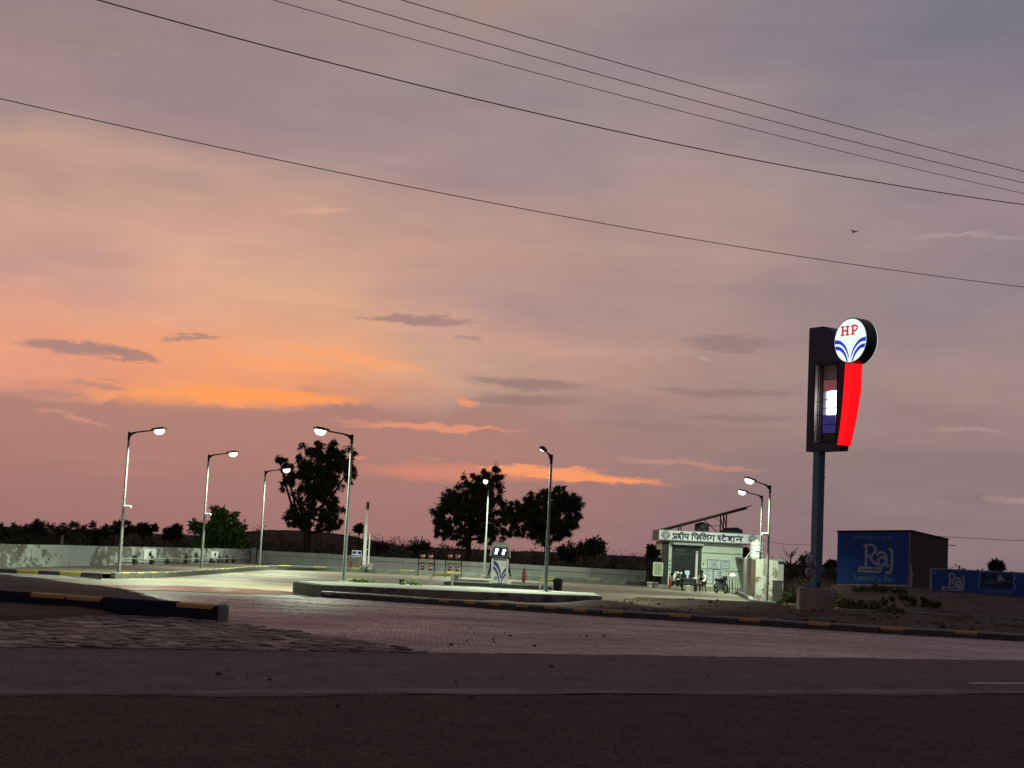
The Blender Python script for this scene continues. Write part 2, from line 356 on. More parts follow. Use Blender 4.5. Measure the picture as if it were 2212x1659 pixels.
# ------------------------------------------------------------------ mesh helpers
class MB:
    def __init__(s): s.v = []; s.f = []; s.m = []; s.sm = []
    def add(s, vs, fs, mi=0, smooth=False, M=None):
        o = len(s.v)
        s.v += [tuple((M @ Vector(p)) if M is not None else p) for p in vs]
        s.f += [tuple(o+i for i in f) for f in fs]; s.m += [mi]*len(fs); s.sm += [smooth]*len(fs)
        return s
    def box(s, c, d, mi=0, M=None, rz=0.0, ins=0.0):
        x, y, z = d[0]/2, d[1]/2, d[2]/2
        vs = [(-x,-y,-z),(x,-y,-z),(x,y,-z),(-x,y,-z),(-x+ins,-y+ins,z),(x-ins,-y+ins,z),(x-ins,y-ins,z),(-x+ins,y-ins,z)]
        if rz: cs, sn = math.cos(rz), math.sin(rz); vs = [(p[0]*cs-p[1]*sn, p[0]*sn+p[1]*cs, p[2]) for p in vs]
        vs = [(p[0]+c[0], p[1]+c[1], p[2]+c[2]) for p in vs]
        return s.add(vs, [(0,3,2,1),(4,5,6,7),(0,1,5,4),(1,2,6,5),(2,3,7,6),(3,0,4,7)], mi, False, M)
    def bevbox(s, c, d, r=0.02, mi=0, M=None):
        """box with chamfered vertical and top edges"""
        x, y, z = d[0]/2, d[1]/2, d[2]/2
        r = min(r, x*0.9, y*0.9, z*0.9)
        def ring(xx, yy, zz): return [(-xx+r,-yy,zz),(xx-r,-yy,zz),(xx,-yy+r,zz),(xx,yy-r,zz),(xx-r,yy,zz),(-xx+r,yy,zz),(-xx,yy-r,zz),(-xx,-yy+r,zz)]
        vs = ring(x, y, -z)+ring(x, y, z-r)+ring(x-r, y-r, z)
        fs = [tuple(reversed(range(8))), tuple(range(16, 24))]
        for k in range(2):
            for i in range(8):
                j = (i+1) % 8; fs.append((k*8+i, k*8+j, k*8+8+j, k*8+8+i))
        vs = [(p[0]+c[0], p[1]+c[1], p[2]+c[2]) for p in vs]
        return s.add(vs, fs, mi, False, M)
    def tube(s, pts, r, n=8, mi=0, cap=True, M=None, smooth=True):
        pts = [Vector(p) for p in pts]; rs = r if isinstance(r, (list, tuple)) else [r]*len(pts)
        vs = []; up = Vector((0, 0, 1)); prev_a = None
        for i, p in enumerate(pts):
            d = (pts[min(i+1, len(pts)-1)]-pts[max(i-1, 0)])
            d = d.normalized() if d.length > 1e-9 else Vector((0, 0, 1))
            if prev_a is None:
                a = d.cross(up)
                if a.length < 1e-3: a = d.cross(Vector((0, 1, 0)))
            else: a = prev_a-d*prev_a.dot(d)
            a.normalize(); prev_a = a; b = d.cross(a)
            for k in range(n):
                t = 2*math.pi*k/n; vs.append(tuple(p+(a*math.cos(t)+b*math.sin(t))*rs[i]))
        fs = []
        for i in range(len(pts)-1):
            for k in range(n):
                j = (k+1) % n; fs.append((i*n+k, i*n+j, (i+1)*n+j, (i+1)*n+k))
        s.add(vs, fs, mi, smooth, M)
        if cap:
            o = len(pts)-1
            s.add([vs[k] for k in range(n)], [tuple(range(n))], mi, False, M); s.add([vs[o*n+k] for k in range(n)], [tuple(reversed(range(n)))], mi, False, M)
        return s
    def bar(s, p0, p1, w, h=None, mi=0, M=None):
        h = h or w; p0, p1 = Vector(p0), Vector(p1); d = (p1-p0).normalized()
        a = d.cross(Vector((0, 0, 1)))
        if a.length < 1e-3: a = Vector((1, 0, 0))
        a.normalize(); b = a.cross(d).normalized()
        vs = []
        for p in (p0, p1):
            for (i, j) in ((-1,-1),(1,-1),(1,1),(-1,1)): vs.append(tuple(p+a*(i*w/2)+b*(j*h/2)))
        return s.add(vs, [(0,1,2,3),(7,6,5,4),(0,4,5,1),(1,5,6,2),(2,6,7,3),(3,7,4,0)], mi, False, M)
    def lathe(s, prof, c=(0,0,0), n=20, mi=0, M=None, smooth=True):
        vs = []; fs = []
        for (r, z) in prof:
            for k in range(n):
                t = 2*math.pi*k/n; vs.append((c[0]+r*math.cos(t), c[1]+r*math.sin(t), c[2]+z))
        for i in range(len(prof)-1):
            for k in range(n):
                j = (k+1) % n; fs.append((i*n+k, i*n+j, (i+1)*n+j, (i+1)*n+k))
        fs.append(tuple(reversed(range(n)))); fs.append(tuple((len(prof)-1)*n+k for k in range(n)))
        return s.add(vs, fs, mi, smooth, M)
    def prism(s, poly, z0, z1, mi=0, M=None):
        """upright prism over an anticlockwise outline (x, y)"""
        n = len(poly); vs = [(p[0], p[1], z0) for p in poly]+[(p[0], p[1], z1) for p in poly]
        fs = [tuple(reversed(range(n))), tuple(range(n, 2*n))]+[(i, (i+1) % n, n+(i+1) % n, n+i) for i in range(n)]
        return s.add(vs, fs, mi, False, M)
    def slab(s, poly, y0, y1, mi=0, M=None):
        """prism over an outline in the (x, z) plane, from y0 (front) to y1 (back)"""
        n = len(poly); vs = [(p[0], y0, p[1]) for p in poly]+[(p[0], y1, p[1]) for p in poly]
        fs = [tuple(range(n)), tuple(reversed(range(n, 2*n)))]+[((i+1) % n, i, n+i, n+(i+1) % n) for i in range(n)]
        return s.add(vs, fs, mi, False, M)
    def stroke(s, pts, w, y0, y1, mi=0, M=None):
        """a flat brush stroke in the (x, z) plane"""
        pts = [Vector((p[0], p[1])) for p in pts]
        s.lift = (getattr(s, 'lift', 0)+1) % 24; y0 -= 0.0004*s.lift          # crossing strokes never share a plane
        L = []; Rr = []
        for i, p in enumerate(pts):
            d = pts[min(i+1, len(pts)-1)]-pts[max(i-1, 0)]
            d = d.normalized() if d.length > 1e-9 else Vector((1, 0)); nn = Vector((-d.y, d.x))*(w/2)
            q = p
            if i == 0: q = p-d*(w*0.3)
            if i == len(pts)-1: q = p+d*(w*0.3)
            L.append(q+nn); Rr.append(q-nn)
        for i in range(len(pts)-1):
            s.slab([Rr[i], Rr[i+1], L[i+1], L[i]], y0, y1, mi, M)
        return s
    def build(s, name, mats, parent=None, loc=None, rz=0.0):
        me = bpy.data.meshes.new(name); me.from_pydata(s.v, [], s.f)
        mats = mats if isinstance(mats, (list, tuple)) else [mats]
        for m in mats: me.materials.append(m)
        me.polygons.foreach_set('material_index', s.m); me.polygons.foreach_set('use_smooth', s.sm)
        me.update()
        o = bpy.data.objects.new(name, me); COL.objects.link(o)
        if parent is not None: o.parent = parent
        if loc is not None: o.location = loc
        if rz: o.rotation_euler = (0, 0, rz)
        return o

def curve_pts(pts, n=6):
    """smooth polyline through 2-D or 3-D points"""
    P = [Vector(tuple(p)+(0,)) if len(p) == 2 else Vector(p) for p in pts]; out = []
    for i in range(len(P)-1):
        p0, p1, p2, p3 = P[max(i-1, 0)], P[i], P[i+1], P[min(i+2, len(P)-1)]
        for k in range(n):
            t = k/n
            out.append(0.5*((2*p1)+(p2-p0)*t+(2*p0-5*p1+4*p2-p3)*t*t+(3*p1-p0-3*p2+p3)*t**3))
    out.append(P[-1]); return out

def tag(o, label=None, cat=None, group=None, kind=None):
    if label: o['label'] = label
    if cat: o['category'] = cat
    if group: o['group'] = group
    if kind: o['kind'] = kind
    return o
def thing(name, label, cat, loc, rz=0.0, group=None):
    o = bpy.data.objects.new(name, None); COL.objects.link(o); o.location = loc; o.rotation_euler = (0, 0, rz); o.empty_display_size = 0.2
    return tag(o, label, cat, group)
def struct_root(name, label=None):
    o = bpy.data.objects.new(name, None); COL.objects.link(o); return tag(o, label, None, None, 'structure')
def copy_tree(o, parent=None):
    c = o.copy(); COL.objects.link(c)
    if parent is not None: c.parent = parent
    for ch in list(o.children): copy_tree(ch, c)
    return c
def in_poly(x, y, poly):
    ins = False; n = len(poly); j = n-1
    for i in range(n):
        xi, yi = poly[i][0], poly[i][1]; xj, yj = poly[j][0], poly[j][1]
        if (yi > y) != (yj > y) and x < (xj-xi)*(y-yi)/(yj-yi)+xi: ins = not ins
        j = i
    return ins
def text_mesh(txt, size, name, m, parent, M, depth=0.004, bold=0.0):
    cu = bpy.data.curves.new(name, 'FONT'); cu.body = txt; cu.size = size; cu.align_x = 'CENTER'; cu.align_y = 'CENTER'; cu.extrude = depth; cu.offset = bold; cu.resolution_u = 3
    to = bpy.data.objects.new(name, cu); COL.objects.link(to)
    bpy.context.view_layer.update()
    me = bpy.data.meshes.new_from_object(to.evaluated_get(bpy.context.evaluated_depsgraph_get()))
    bpy.data.objects.remove(to); bpy.data.curves.remove(cu)
    me.transform(M); me.materials.clear(); me.materials.append(m)
    o = bpy.data.objects.new(name, me); COL.objects.link(o); o.parent = parent
    return o
def upright(x, y, z):       # text lying in the (x, z) plane, read from -y
    return Matrix.Translation((x, y, z)) @ Matrix.Rotation(math.radians(90), 4, 'X')
# ================================================================== SETTING
# --- ground surfaces
RD = Vector((math.cos(math.radians(27.7)), math.sin(math.radians(27.7)), 0)); RN = Vector((-RD.y, RD.x, 0))
def rp(s, t, z=0.0): return (RD.x*s+RN.x*t, RD.y*s+RN.y*t, z)
m_chip = asphalt('coarse_asphalt', (0.086, 0.047, 0.046), (0.108, 0.062, 0.060), 0.93, 0.010, 1.0)
m_shoulder = asphalt('smooth_asphalt', (0.140, 0.088, 0.094), (0.180, 0.128, 0.136), 0.82, 0.004, 1.6)
m_dirt = mat('red_dirt', (0.040, 0.0185, 0.0130), 0.95, scale=0.7, bump=0.05, bscale=2.5, col2=(0.088, 0.047, 0.032), thr=(0.42, 0.66), stretch=(0.35, 1.6, 1))
m_field = mat('dry_scrub_ground', (0.026, 0.017, 0.012), 0.95, scale=0.08, bump=0.25, bscale=0.6, col2=(0.040, 0.024, 0.018), spec=0.1)
m_pav = forecourt_mat()
m_paver = paver_mat('red_pavers', [(0.26, 0.155, 0.14), (0.34, 0.22, 0.20), (0.43, 0.30, 0.275), (0.38, 0.31, 0.29)], 0.36)
m_block = paver_mat('grey_red_blocks', [(0.09, 0.062, 0.058), (0.17, 0.108, 0.098), (0.22, 0.15, 0.135), (0.19, 0.16, 0.15), (0.29, 0.21, 0.185), (0.48, 0.37, 0.32)], 0.60, spec=0.3)
m_bed = mat('paver_joint_sand', (0.055, 0.032, 0.026), 0.95, scale=6)
m_conc = mat('grey_concrete', (0.26, 0.245, 0.22), 0.85, var=0.3, scale=2.0, bump=0.006, bscale=18)
m_yel = mat('yellow_kerb_paint', (0.46, 0.27, 0.07), 0.55, scale=5.0, col2=(0.24, 0.17, 0.10), thr=(0.5, 0.72), bump=0.004, bscale=25)
m_blk = mat('dark_kerb_paint', (0.030, 0.030, 0.040), 0.5, scale=5.0, col2=(0.085, 0.078, 0.074), thr=(0.5, 0.75), bump=0.004, bscale=25)
m_navy = mat('navy_kerb_paint', (0.008, 0.009, 0.028), 0.6, spec=0.2, scale=6.0, col2=(0.022, 0.020, 0.028), thr=(0.5, 0.75), bump=0.004, bscale=25)
m_grykerb = mat('grey_kerb_paint', (0.16, 0.175, 0.155), 0.6, scale=5.0, col2=(0.10, 0.105, 0.095), thr=(0.45, 0.7), bump=0.004, bscale=25)
m_yel2 = mat('bright_yellow_kerb_paint', (0.42, 0.35, 0.06), 0.55, var=0.3, scale=6)
m_whitekerb = mat('worn_white_kerb_top', (0.42, 0.40, 0.34), 0.5, var=0.3, scale=6, bump=0.004, bscale=25)

def sheet(name, pts, m, z=None):
    mb = MB(); mb.add([(p[0], p[1], p[2] if z is None else z) for p in pts], [tuple(range(len(pts)))]); return mb.build(name, m)

# polygons of the paved places (real ground positions)
RAMP = 0.22                                                        # how far the near block paving climbs to the island kerb
K_L = [G(0, 1307, RAMP), G(465, 1339, RAMP)]
for p in K_L: p.z = 0.0                                   # front foot of the left island kerb
KR = [G(u, v) for (u, v) in ((695, 1291), (900, 1304), (1106, 1319), (1300, 1332), (1646, 1353), (1900, 1369), (2212, 1386))]
KR.append(KR[-1]+(KR[-1]-KR[-2]).normalized()*8)
ISL = [K_L[1], K_L[0], K_L[0]+Vector((-6, 2.2, 0)), G(0, 1262)+Vector((-5, 2.5, 0)), G(0, 1262), G(268, 1297)]   # traffic island outline
def smooth(x, a, b):
    t = np.clip((x-a)/(b-a), 0, 1); return t*t*(3-2*t)
def vnoise(x, y, s, seed=0):
    """cheap smooth value noise on arrays"""
    x = np.asarray(x)/s; y = np.asarray(y)/s; xi = np.floor(x).astype(int); yi = np.floor(y).astype(int); fx = x-xi; fy = y-yi
    def h(i, j):
        n = (i*374761393+j*668265263+seed*974711) & 0x7fffffff
        n = ((n ^ (n >> 13))*1274126177) & 0x7fffffff
        return ((n ^ (n >> 16)) & 0xffff)/65535.0
    fx = fx*fx*(3-2*fx); fy = fy*fy*(3-2*fy)
    return (h(xi, yi)*(1-fx)+h(xi+1, yi)*fx)*(1-fy)+(h(xi, yi+1)*(1-fx)+h(xi+1, yi+1)*fx)*fy

def H_land(x, y):
    """height of the open land around the station"""
    x = np.asarray(x, float); y = np.asarray(y, float)
    base = -0.12+0*x
    far = smooth(y, 112, 160)
    hill = 3.1*np.exp(-((x+31)/np.where(x > -31, 17.0, 14.0))**2-((y-232)/55)**2)
    hill2 = 1.2*np.exp(-((x-2)/14.0)**2-((y-190)/30)**2)
    r = smooth(x, 15.5, 20.5)*smooth(y, 67, 93)*0.82
    lump = (vnoise(x, y, 9, 1)-0.5)*0.9*smooth(y, 115, 170)+(vnoise(x, y, 3.0, 2)-0.5)*0.25*smooth(y, 112, 130)
    rl = smooth(x, 14, 17)*smooth(y, 66, 70)*((vnoise(x*0.35, y*1.6, 2.2, 5)-0.45)*0.22+(vnoise(x, y, 0.8, 6)-0.5)*0.07)
    return base+far*(hill+hill2)+r+lump+rl*(1-smooth(y, 100, 120))
xs = np.concatenate([np.linspace(-420, -80, 30), np.linspace(-75, 14, 90), np.arange(14.4, 42, 0.35), np.linspace(43, 90, 40), np.linspace(96, 460, 30)])
ys = np.concatenate([np.linspace(-60, 60, 12), np.arange(62, 104, 0.5), np.linspace(105, 320, 110), np.linspace(330, 1500, 26)])
X, Y = np.meshgrid(xs, ys); Z = H_land(X, Y); nx, ny = len(xs), len(ys)
me = bpy.data.meshes.new('ground'); V = np.stack([X.ravel(), Y.ravel(), Z.ravel()], 1)
ii = np.arange(nx*ny).reshape(ny, nx); F = np.stack([ii[:-1,:-1].ravel(), ii[:-1,1:].ravel(), ii[1:,1:].ravel(), ii[1:,:-1].ravel()], 1)
me.from_pydata(V.tolist(), [], F.tolist())
cx = X[:-1,:-1].ravel(); cy = Y[:-1,:-1].ravel()
me.materials.append(m_field); me.materials.append(m_dirt)
me.polygons.foreach_set('material_index', ((cy < 104) & (cx > 11)).astype(int).tolist()); me.polygons.foreach_set('use_smooth', [True]*len(F))
o = bpy.data.objects.new('ground', me); COL.objects.link(o); tag(o, kind='structure')

sheet('road', [rp(-160, -12), rp(220, -12), rp(220, 18.95), rp(-160, 18.95)], m_chip, 0.004); tag(bpy.data.objects['road'], kind='structure')
# shoulder with a ragged worn lip over the carriageway
sh = [rp(s, 26.25+0.12*math.sin(s*0.9)+0.1*math.sin(s*2.3)) for s in np.arange(60, -61, -0.5)]
edge = [rp(s, 18.9+0.10*math.sin(s*1.7)+0.12*math.sin(s*0.63+1)+0.05*math.sin(s*5.1)) for s in np.arange(-60, 60.1, 0.4)]
mb = MB(); mb.add([(p[0], p[1], 0.014) for p in edge]+[(p[0], p[1], 0.014) for p in sh]+[(p[0], p[1], -0.05) for p in edge],
                  [tuple(range(len(edge)+len(sh)))]+[(i+1, i, len(edge)+len(sh)+i, len(edge)+len(sh)+i+1) for i in range(len(edge)-1)])
tag(mb.build('road_shoulder', m_shoulder), kind='structure')
m_line = mat('worn_white_line', (0.72, 0.68, 0.66), 0.6, scale=5, col2=(0.16, 0.12, 0.12), thr=(0.52, 0.68))
p0 = G(2092, 1477.5); t0 = p0.x*RN.x+p0.y*RN.y; s0 = p0.x*RD.x+p0.y*RD.y
lr = np.arange(0, 7, 0.25)
mb = MB(); mb.add([rp(s0+s, t0-0.07-0.015*random.random(), 0.019) for s in lr]+[rp(s0+s, t0+0.07+0.015*random.random(), 0.019) for s in lr[::-1]], [tuple(range(2*len(lr)))])
tag(mb.build('road_line', m_line), 'short worn white painted line on the dark road at the right edge', 'road marking', kind='structure')
m_dust = mat('dusty_edge_strip', (0.17, 0.135, 0.145), 0.9, scale=0.9, col2=(0.12, 0.08, 0.082), thr=(0.42, 0.6), bump=0.004, bscale=25)
lr = np.arange(-30, 45, 0.4)
mb = MB(); mb.add([rp(s, 19.02+0.08*math.sin(s*1.7), 0.018) for s in lr]+[rp(s, 19.55+0.16*math.sin(s*0.8)+0.06*math.sin(s*3.1), 0.018) for s in lr[::-1]], [tuple(range(2*len(lr)))])
tag(mb.build('dust_strip', m_dust), kind='structure')
# sand drifted over the shoulder edge
mb = MB(); n = 60
pts = []
for i in range(n):
    s = -20+i*0.42; w = 0.75*max(0, math.sin(math.pi*i/(n-1)))**0.5
    pts.append((s, w))
mb.add([rp(s, 26.15, 0.018) for s, w in pts]+[rp(s, 26.15-w*(1+0.25*math.sin(s*2.1)), 0.018) for s, w in reversed(pts)], [tuple(range(2*n))])
m_sand = mat('drifted_sand', (0.095, 0.050, 0.040), 0.95, scale=1.5, bump=0.01, bscale=12)
tag(mb.build('sand_drift', m_sand), kind='structure')

# forecourt
FE_R = [G(1309, 1290), G(1371, 1297.5), G(1629, 1310.5)]           # its front edge on the right
fc_poly = [(-60, 36), (-16, 40)]+[(-9.9, 38.7), (-5.6, 34.5), (0, 40), (6, 42), (6, 48), (-6.4, 52.6), (-7.7, 56.2), (-4.8, 60), (3.4, 62.5), S(3.6, 58.2), FE_R[1][:2], FE_R[2][:2], S(11.6, 69.4), S(11.3, 71.8), S(13.0, 88), S(13.6, 108), (-60, 108)]
mb = MB(); mb.add([(p[0], p[1], 0.0) for p in fc_poly], [tuple(range(len(fc_poly)))])
tag(mb.build('forecourt', m_pav), kind='structure')

sheet('forecourt_base', [(-30, 33), (-10, 33), (13, 42), (13, 107), (-30, 107)], m_bed, -0.02); tag(bpy.data.objects['forecourt_base'], kind='structure')
# apron of red pavers between the road and the forecourt: every paver is a small bevelled block
sheet('apron_bed', [(-9, 24), (30, 44), (30, 48), (-7, 54), (-16, 48), (-10, 38.5)], m_bed, -0.012); tag(bpy.data.objects['apron_bed'], kind='structure')
def paver_field(rootname, name, poly, ang, w, d, h, ztop, m, gap, jit, tilt, label, split=300, wave=0.0, zfun=None):
    root = struct_root(rootname)
    c, s = math.cos(ang), math.sin(ang)
    P = [(p[0]*c+p[1]*s, -p[0]*s+p[1]*c) for p in poly]
    x0, x1 = min(p[0] for p in P), max(p[0] for p in P); y0, y1 = min(p[1] for p in P), max(p[1] for p in P)
    out = []
    row = 0; yy = y0
    while yy < y1:
        xx = x0+(0.5*w if row % 2 else 0)
        while xx < x1:
            if in_poly(xx, yy, P): out.append((xx*c-yy*s, xx*s+yy*c))
            xx += w
        yy += d; row += 1
    def size(p):      # how large it shows
        return -(p[0]**2+p[1]**2)
    def seen(p):
        q = CAM_M.inverted() @ Vector((p[0], p[1], ztop)); return abs(q.x/-q.z) < 0.33 and q.z < 0 and abs(q.y/-q.z) < 0.25
    vis = sorted([p for p in out if seen(p)], key=size, reverse=True)[:split]; vs = set(vis)
    bev = min(0.012, d*0.12)
    def block(mb, x, y, z, rx, ry, rz):
        M = Matrix.Translation((x, y, z)) @ Matrix.Rotation(ang+rz, 4, 'Z') @ Matrix.Rotation(rx, 4, 'X') @ Matrix.Rotation(ry, 4, 'Y')
        ww, dd = (w-gap)/2, (d-gap)/2
        v = [(-ww,-dd,-h),(ww,-dd,-h),(ww,dd,-h),(-ww,dd,-h),(-ww,-dd,-bev),(ww,-dd,-bev),(ww,dd,-bev),(-ww,dd,-bev),(-ww+bev,-dd+bev,0),(ww-bev,-dd+bev,0),(ww-bev,dd-bev,0),(-ww+bev,dd-bev,0)]
        f = [(8,9,10,11)]+[(a, (a+1) % 4, 4+(a+1) % 4, 4+a) for a in range(4)]+[(4+a, 4+(a+1) % 4, 8+(a+1) % 4, 8+a) for a in range(4)]
        mb.add(v, f, 0, False, M)
    def rnd(p):
        e = 0.15; f = lambda a, b: float(vnoise(a*0.45, b*1.5, 1.1, 31))+0.5*float(vnoise(a*0.6, b*2.2, 0.55, 32))
        return (random.uniform(-jit, jit), random.gauss(0, tilt)+wave*(f(p[0], p[1])-0.75)*2, random.gauss(0, tilt), random.gauss(0, 0.012))
    rest = MB(); first = None
    for p in out:
        dz, rx, ry, rz = rnd(p)
        if zfun: dz += zfun(p[0], p[1])-ztop
        if p in vs:
            if first is None:
                b = MB(); 
                ang0 = ang; 
                M0 = Matrix.Identity(4)
                ww, dd = (w-gap)/2, (d-gap)/2
                v = [(-ww,-dd,-h),(ww,-dd,-h),(ww,dd,-h),(-ww,dd,-h),(-ww,-dd,-bev),(ww,-dd,-bev),(ww,dd,-bev),(-ww,dd,-bev),(-ww+bev,-dd+bev,0),(ww-bev,-dd+bev,0),(ww-bev,dd-bev,0),(-ww+bev,dd-bev,0)]
                f = [(8,9,10,11)]+[(a, (a+1) % 4, 4+(a+1) % 4, 4+a) for a in range(4)]+[(4+a, 4+(a+1) % 4, 8+(a+1) % 4, 8+a) for a in range(4)]
                b.add(v, f); first = b.build(name, m, root); oo = first
            else:
                oo = first.copy(); COL.objects.link(oo)
            oo.location = (p[0], p[1], ztop+dz); oo.rotation_euler = (rx, ry, ang+rz)
        else: block(rest, p[0], p[1], ztop+dz, rx, ry, rz)
    r = rest.build(name+'s', m, root); r['kind'] = 'stuff'
    return root
bl_edge = [G(940, 1410, 0.03), G(700, 1376, 0.11), G(560, 1353, 0.18), G(465, 1340.5, RAMP)]
def block_z(x, y):
    t_ = x*RN.x+y*RN.y; d_ = K_L[0]-K_L[1]; n_ = Vector((d_.y, -d_.x, 0)).normalized(); far_ = abs((Vector((x, y, 0))-K_L[1]).dot(n_)); near_ = max(0.0, t_-26.1)
    return 0.045+(RAMP-0.045)*min(1.0, near_/(near_+far_+1e-3))
road_lip = [Vector(rp(s, 26.15)) for s in np.arange(-16, 9, 0.5)]
blocks_poly = [tuple(Vector(rp(s, 26.1))[:2]) for s in (-22, bl_edge[0].x*RD.x+bl_edge[0].y*RD.y)]+[p[:2] for p in bl_edge]+[K_L[1][:2], tuple((K_L[0]+Vector((-0.2, -1.0, 0)))[:2]), (-22, 34)]
paver_field('shoulder_paving', 'paving_block', blocks_poly, math.radians(-9), 0.31, 0.25, 0.28, 0.045, m_block, 0.020, 0.014, 0.030, None, zfun=block_z)
apron_poly = [p[:2] for p in bl_edge]+[(-5.6, 36.3), (-9.5, 39.4), (-12.5, 44.0), (-12.5, 48.9), (-9.0, 50.9), (-6.9, 52.2)]+[tuple((p+Vector((0, -0.1, 0)))[:2]) for p in KR]+[tuple(rp(s, 26.35)[:2]) for s in (34, 24, 14, 5)]
paver_field('apron', 'paver', apron_poly, math.radians(3), 0.225, 0.1125, 0.07, 0.012, m_paver, 0.008, 0.0035, 0.011, None, wave=0.016)

# island fill, dirt in front of the island
def mound(name, poly, zfun, m, step=0.3):
    """a ground patch over an outline with its own relief"""
    bm = bmesh.new(); xsv = [p[0] for p in poly]; ysv = [p[1] for p in poly]
    gx = np.arange(min(xsv), max(xsv)+step, step); gy = np.arange(min(ysv), max(ysv)+step, step)
    vm = {}
    for i, x in enumerate(gx):
        for j, y in enumerate(gy):
            if in_poly(x, y, poly): vm[(i, j)] = bm.verts.new((x, y, zfun(x, y)))
    for (i, j) in list(vm):
        k = [(i, j), (i+1, j), (i+1, j+1), (i, j+1)]
        if all(q in vm for q in k):
            fce = bm.faces.new([vm[q] for q in k]); fce.smooth = True
    me = bpy.data.meshes.new(name); bm.to_mesh(me); bm.free(); me.materials.append(m)
    o = bpy.data.objects.new(name, me); COL.objects.link(o); return tag(o, kind='structure')
m_darkdirt = mat('dark_island_soil', (0.060, 0.036, 0.028), 0.95, scale=1.2, bump=0.04, bscale=5)
def edge_dist(x, y, poly):
    d = 9e9; n = len(poly); p = Vector((x, y))
    for i in range(n):
        a, b = Vector(poly[i][:2]), Vector(poly[(i+1) % n][:2]); ab = b-a; t_ = max(0, min(1, (p-a).dot(ab)/ab.length_squared)); d = min(d, (p-a-ab*t_).length)
    return d
mound('island_soil', [p[:2] for p in ISL], lambda x, y: 0.26+0.12*float(vnoise(x, y, 1.3, 3)), m_darkdirt, 0.25)
fdp = [G(u_, v_, 0.2) for u_, v_ in ((-140, 1318), (-60, 1340), (70, 1336), (190, 1332), (300, 1331), (200, 1319), (0, 1305), (-140, 1297))]
fc_ = sum((p for p in fdp), Vector())/len(fdp)
mound('loose_red_dirt', [p[:2] for p in fdp], lambda x, y: block_z(x, y)-0.05+(0.10+0.05*float(vnoise(x, y, 0.5, 4)))*float(smooth(edge_dist(x, y, fdp), 0.0, 0.7)), m_dirt, 0.12)
# dirt between the long kerb and the station
vp = [tuple((p+Vector((0, 0.12, 0)))[:2]) for p in KR]+[(34, 64.2), S(17.5, 65.3), S(13.6, 65.3), S(12.5, 67.7), S(10.7, 67.9), S(5.4, 67.5), S(3.7, 57.4), S(3.0, 57.2), (-6.3, 53.3)]
def verge_z(x, y):
    f = 0.13+0.10*(float(vnoise(x, y, 1.7, 8))-0.5)+0.10*(float(vnoise(x*0.5, y*1.5, 0.8, 9))-0.5)
    hump = 0.18*math.exp(-((x-3.9)/1.6)**2-((y-55.2)/1.5)**2)+0.22*math.exp(-((x-8)/2.2)**2-((y-60)/2.5)**2)+0.16*math.exp(-((x-14.5)/3)**2-((y-57)/3)**2)
    ridge = 0.10*math.exp(-((y-66.8)/0.5)**2)*(1 if 4.5 < x < 12 else 0)
    return f+hump+ridge
mound('dirt_verge', vp, verge_z, m_dirt, 0.22)

# puddle along the forecourt
pl = []
top = [(60, 1268), (150, 1263.5), (260, 1264), (400, 1266), (520, 1271), (600, 1276), (660, 1281)]
bot = [(640, 1284.5), (560, 1283), (480, 1281), (400, 1277.5), (330, 1275), (260, 1275.5), (180, 1273), (110, 1271)]
for a in (top, bot):
    cp = curve_pts([tuple(G(u, v, 0.012)) for u, v in a], 7); pl += cp
mb = MB(); mb.add([(p.x+0.10*math.sin(i*1.9), p.y+0.16*math.sin(i*1.3), 0.016) for i, p in enumerate(pl)], [tuple(range(len(pl)))])
m_water = bpy.data.materials.new('standing_water'); m_water.use_nodes = True
b = m_water.node_tree.nodes['Principled BSDF']; b.inputs['Base Color'].default_value = (0.035, 0.03, 0.024, 1); b.inputs['Roughness'].default_value = 0.02; b.inputs['IOR'].default_value = 1.33
nn = NB(m_water.node_tree); gg = nn.n('ShaderNodeNewGeometry'); nn.set(b.inputs['Roughness'], nn.mrange(nn.noise(gg.outputs['Position'], 0.8, 3).outputs['Fac'], 0.35, 0.7, 0.16, 0.28))
tag(mb.build('puddle', m_water), kind='structure')

# --- kerbs: every stone is a block of its own
def stone_mesh(L, D, Hh, r, m, n=3, cap=0.0):
    """kerb stone: rounded upper edges along its length, slightly short at the ends"""
    prof = [(-D/2, -0.30), (D/2, -0.30)]+([(D/2, Hh-cap)] if cap > r else [])+[(D/2, Hh-r)]
    for k in range(1, n+1):
        t = math.pi/2*k/n; prof.append((D/2-r+r*math.cos(t), Hh-r+r*math.sin(t)))
    for k in range(0, n+1):
        t = math.pi/2*k/n; prof.append((-D/2+r-r*math.sin(t), Hh-r+r*math.cos(t)))
    if cap > r: prof.append((-D/2, Hh-cap))
    q = []
    for p in prof:
        if not q or (abs(q[-1][0]-p[0])+abs(q[-1][1]-p[1])) > 1e-5: q.append(p)
    k = len(q); mb = MB()
    g = 0.012
    xsn = [-L/2+g*0.4, -L/2+g*2, L/2-g*2, L/2-g*0.4]; sc = [0.93, 1, 1, 0.93]
    vs = [(x, p[0]*s, p[1]*(s if p[1] > 0 else 1)) for x, s in zip(xsn, sc) for p in q]
    fs = [tuple(range(k)), tuple(reversed(range(3*k, 4*k)))]
    for j in range(3):
        for i in range(k):
            i2 = (i+1) % k; fs.append((j*k+i2, j*k+i, (j+1)*k+i, (j+1)*k+i2))
    mb.add(vs, fs)
    if cap > 0:
        for fi, f in enumerate(mb.f):
            if len(f) == 4 and min(mb.v[i][2] for i in f) > Hh-cap-1e-4: mb.m[fi] = 1
    return mb
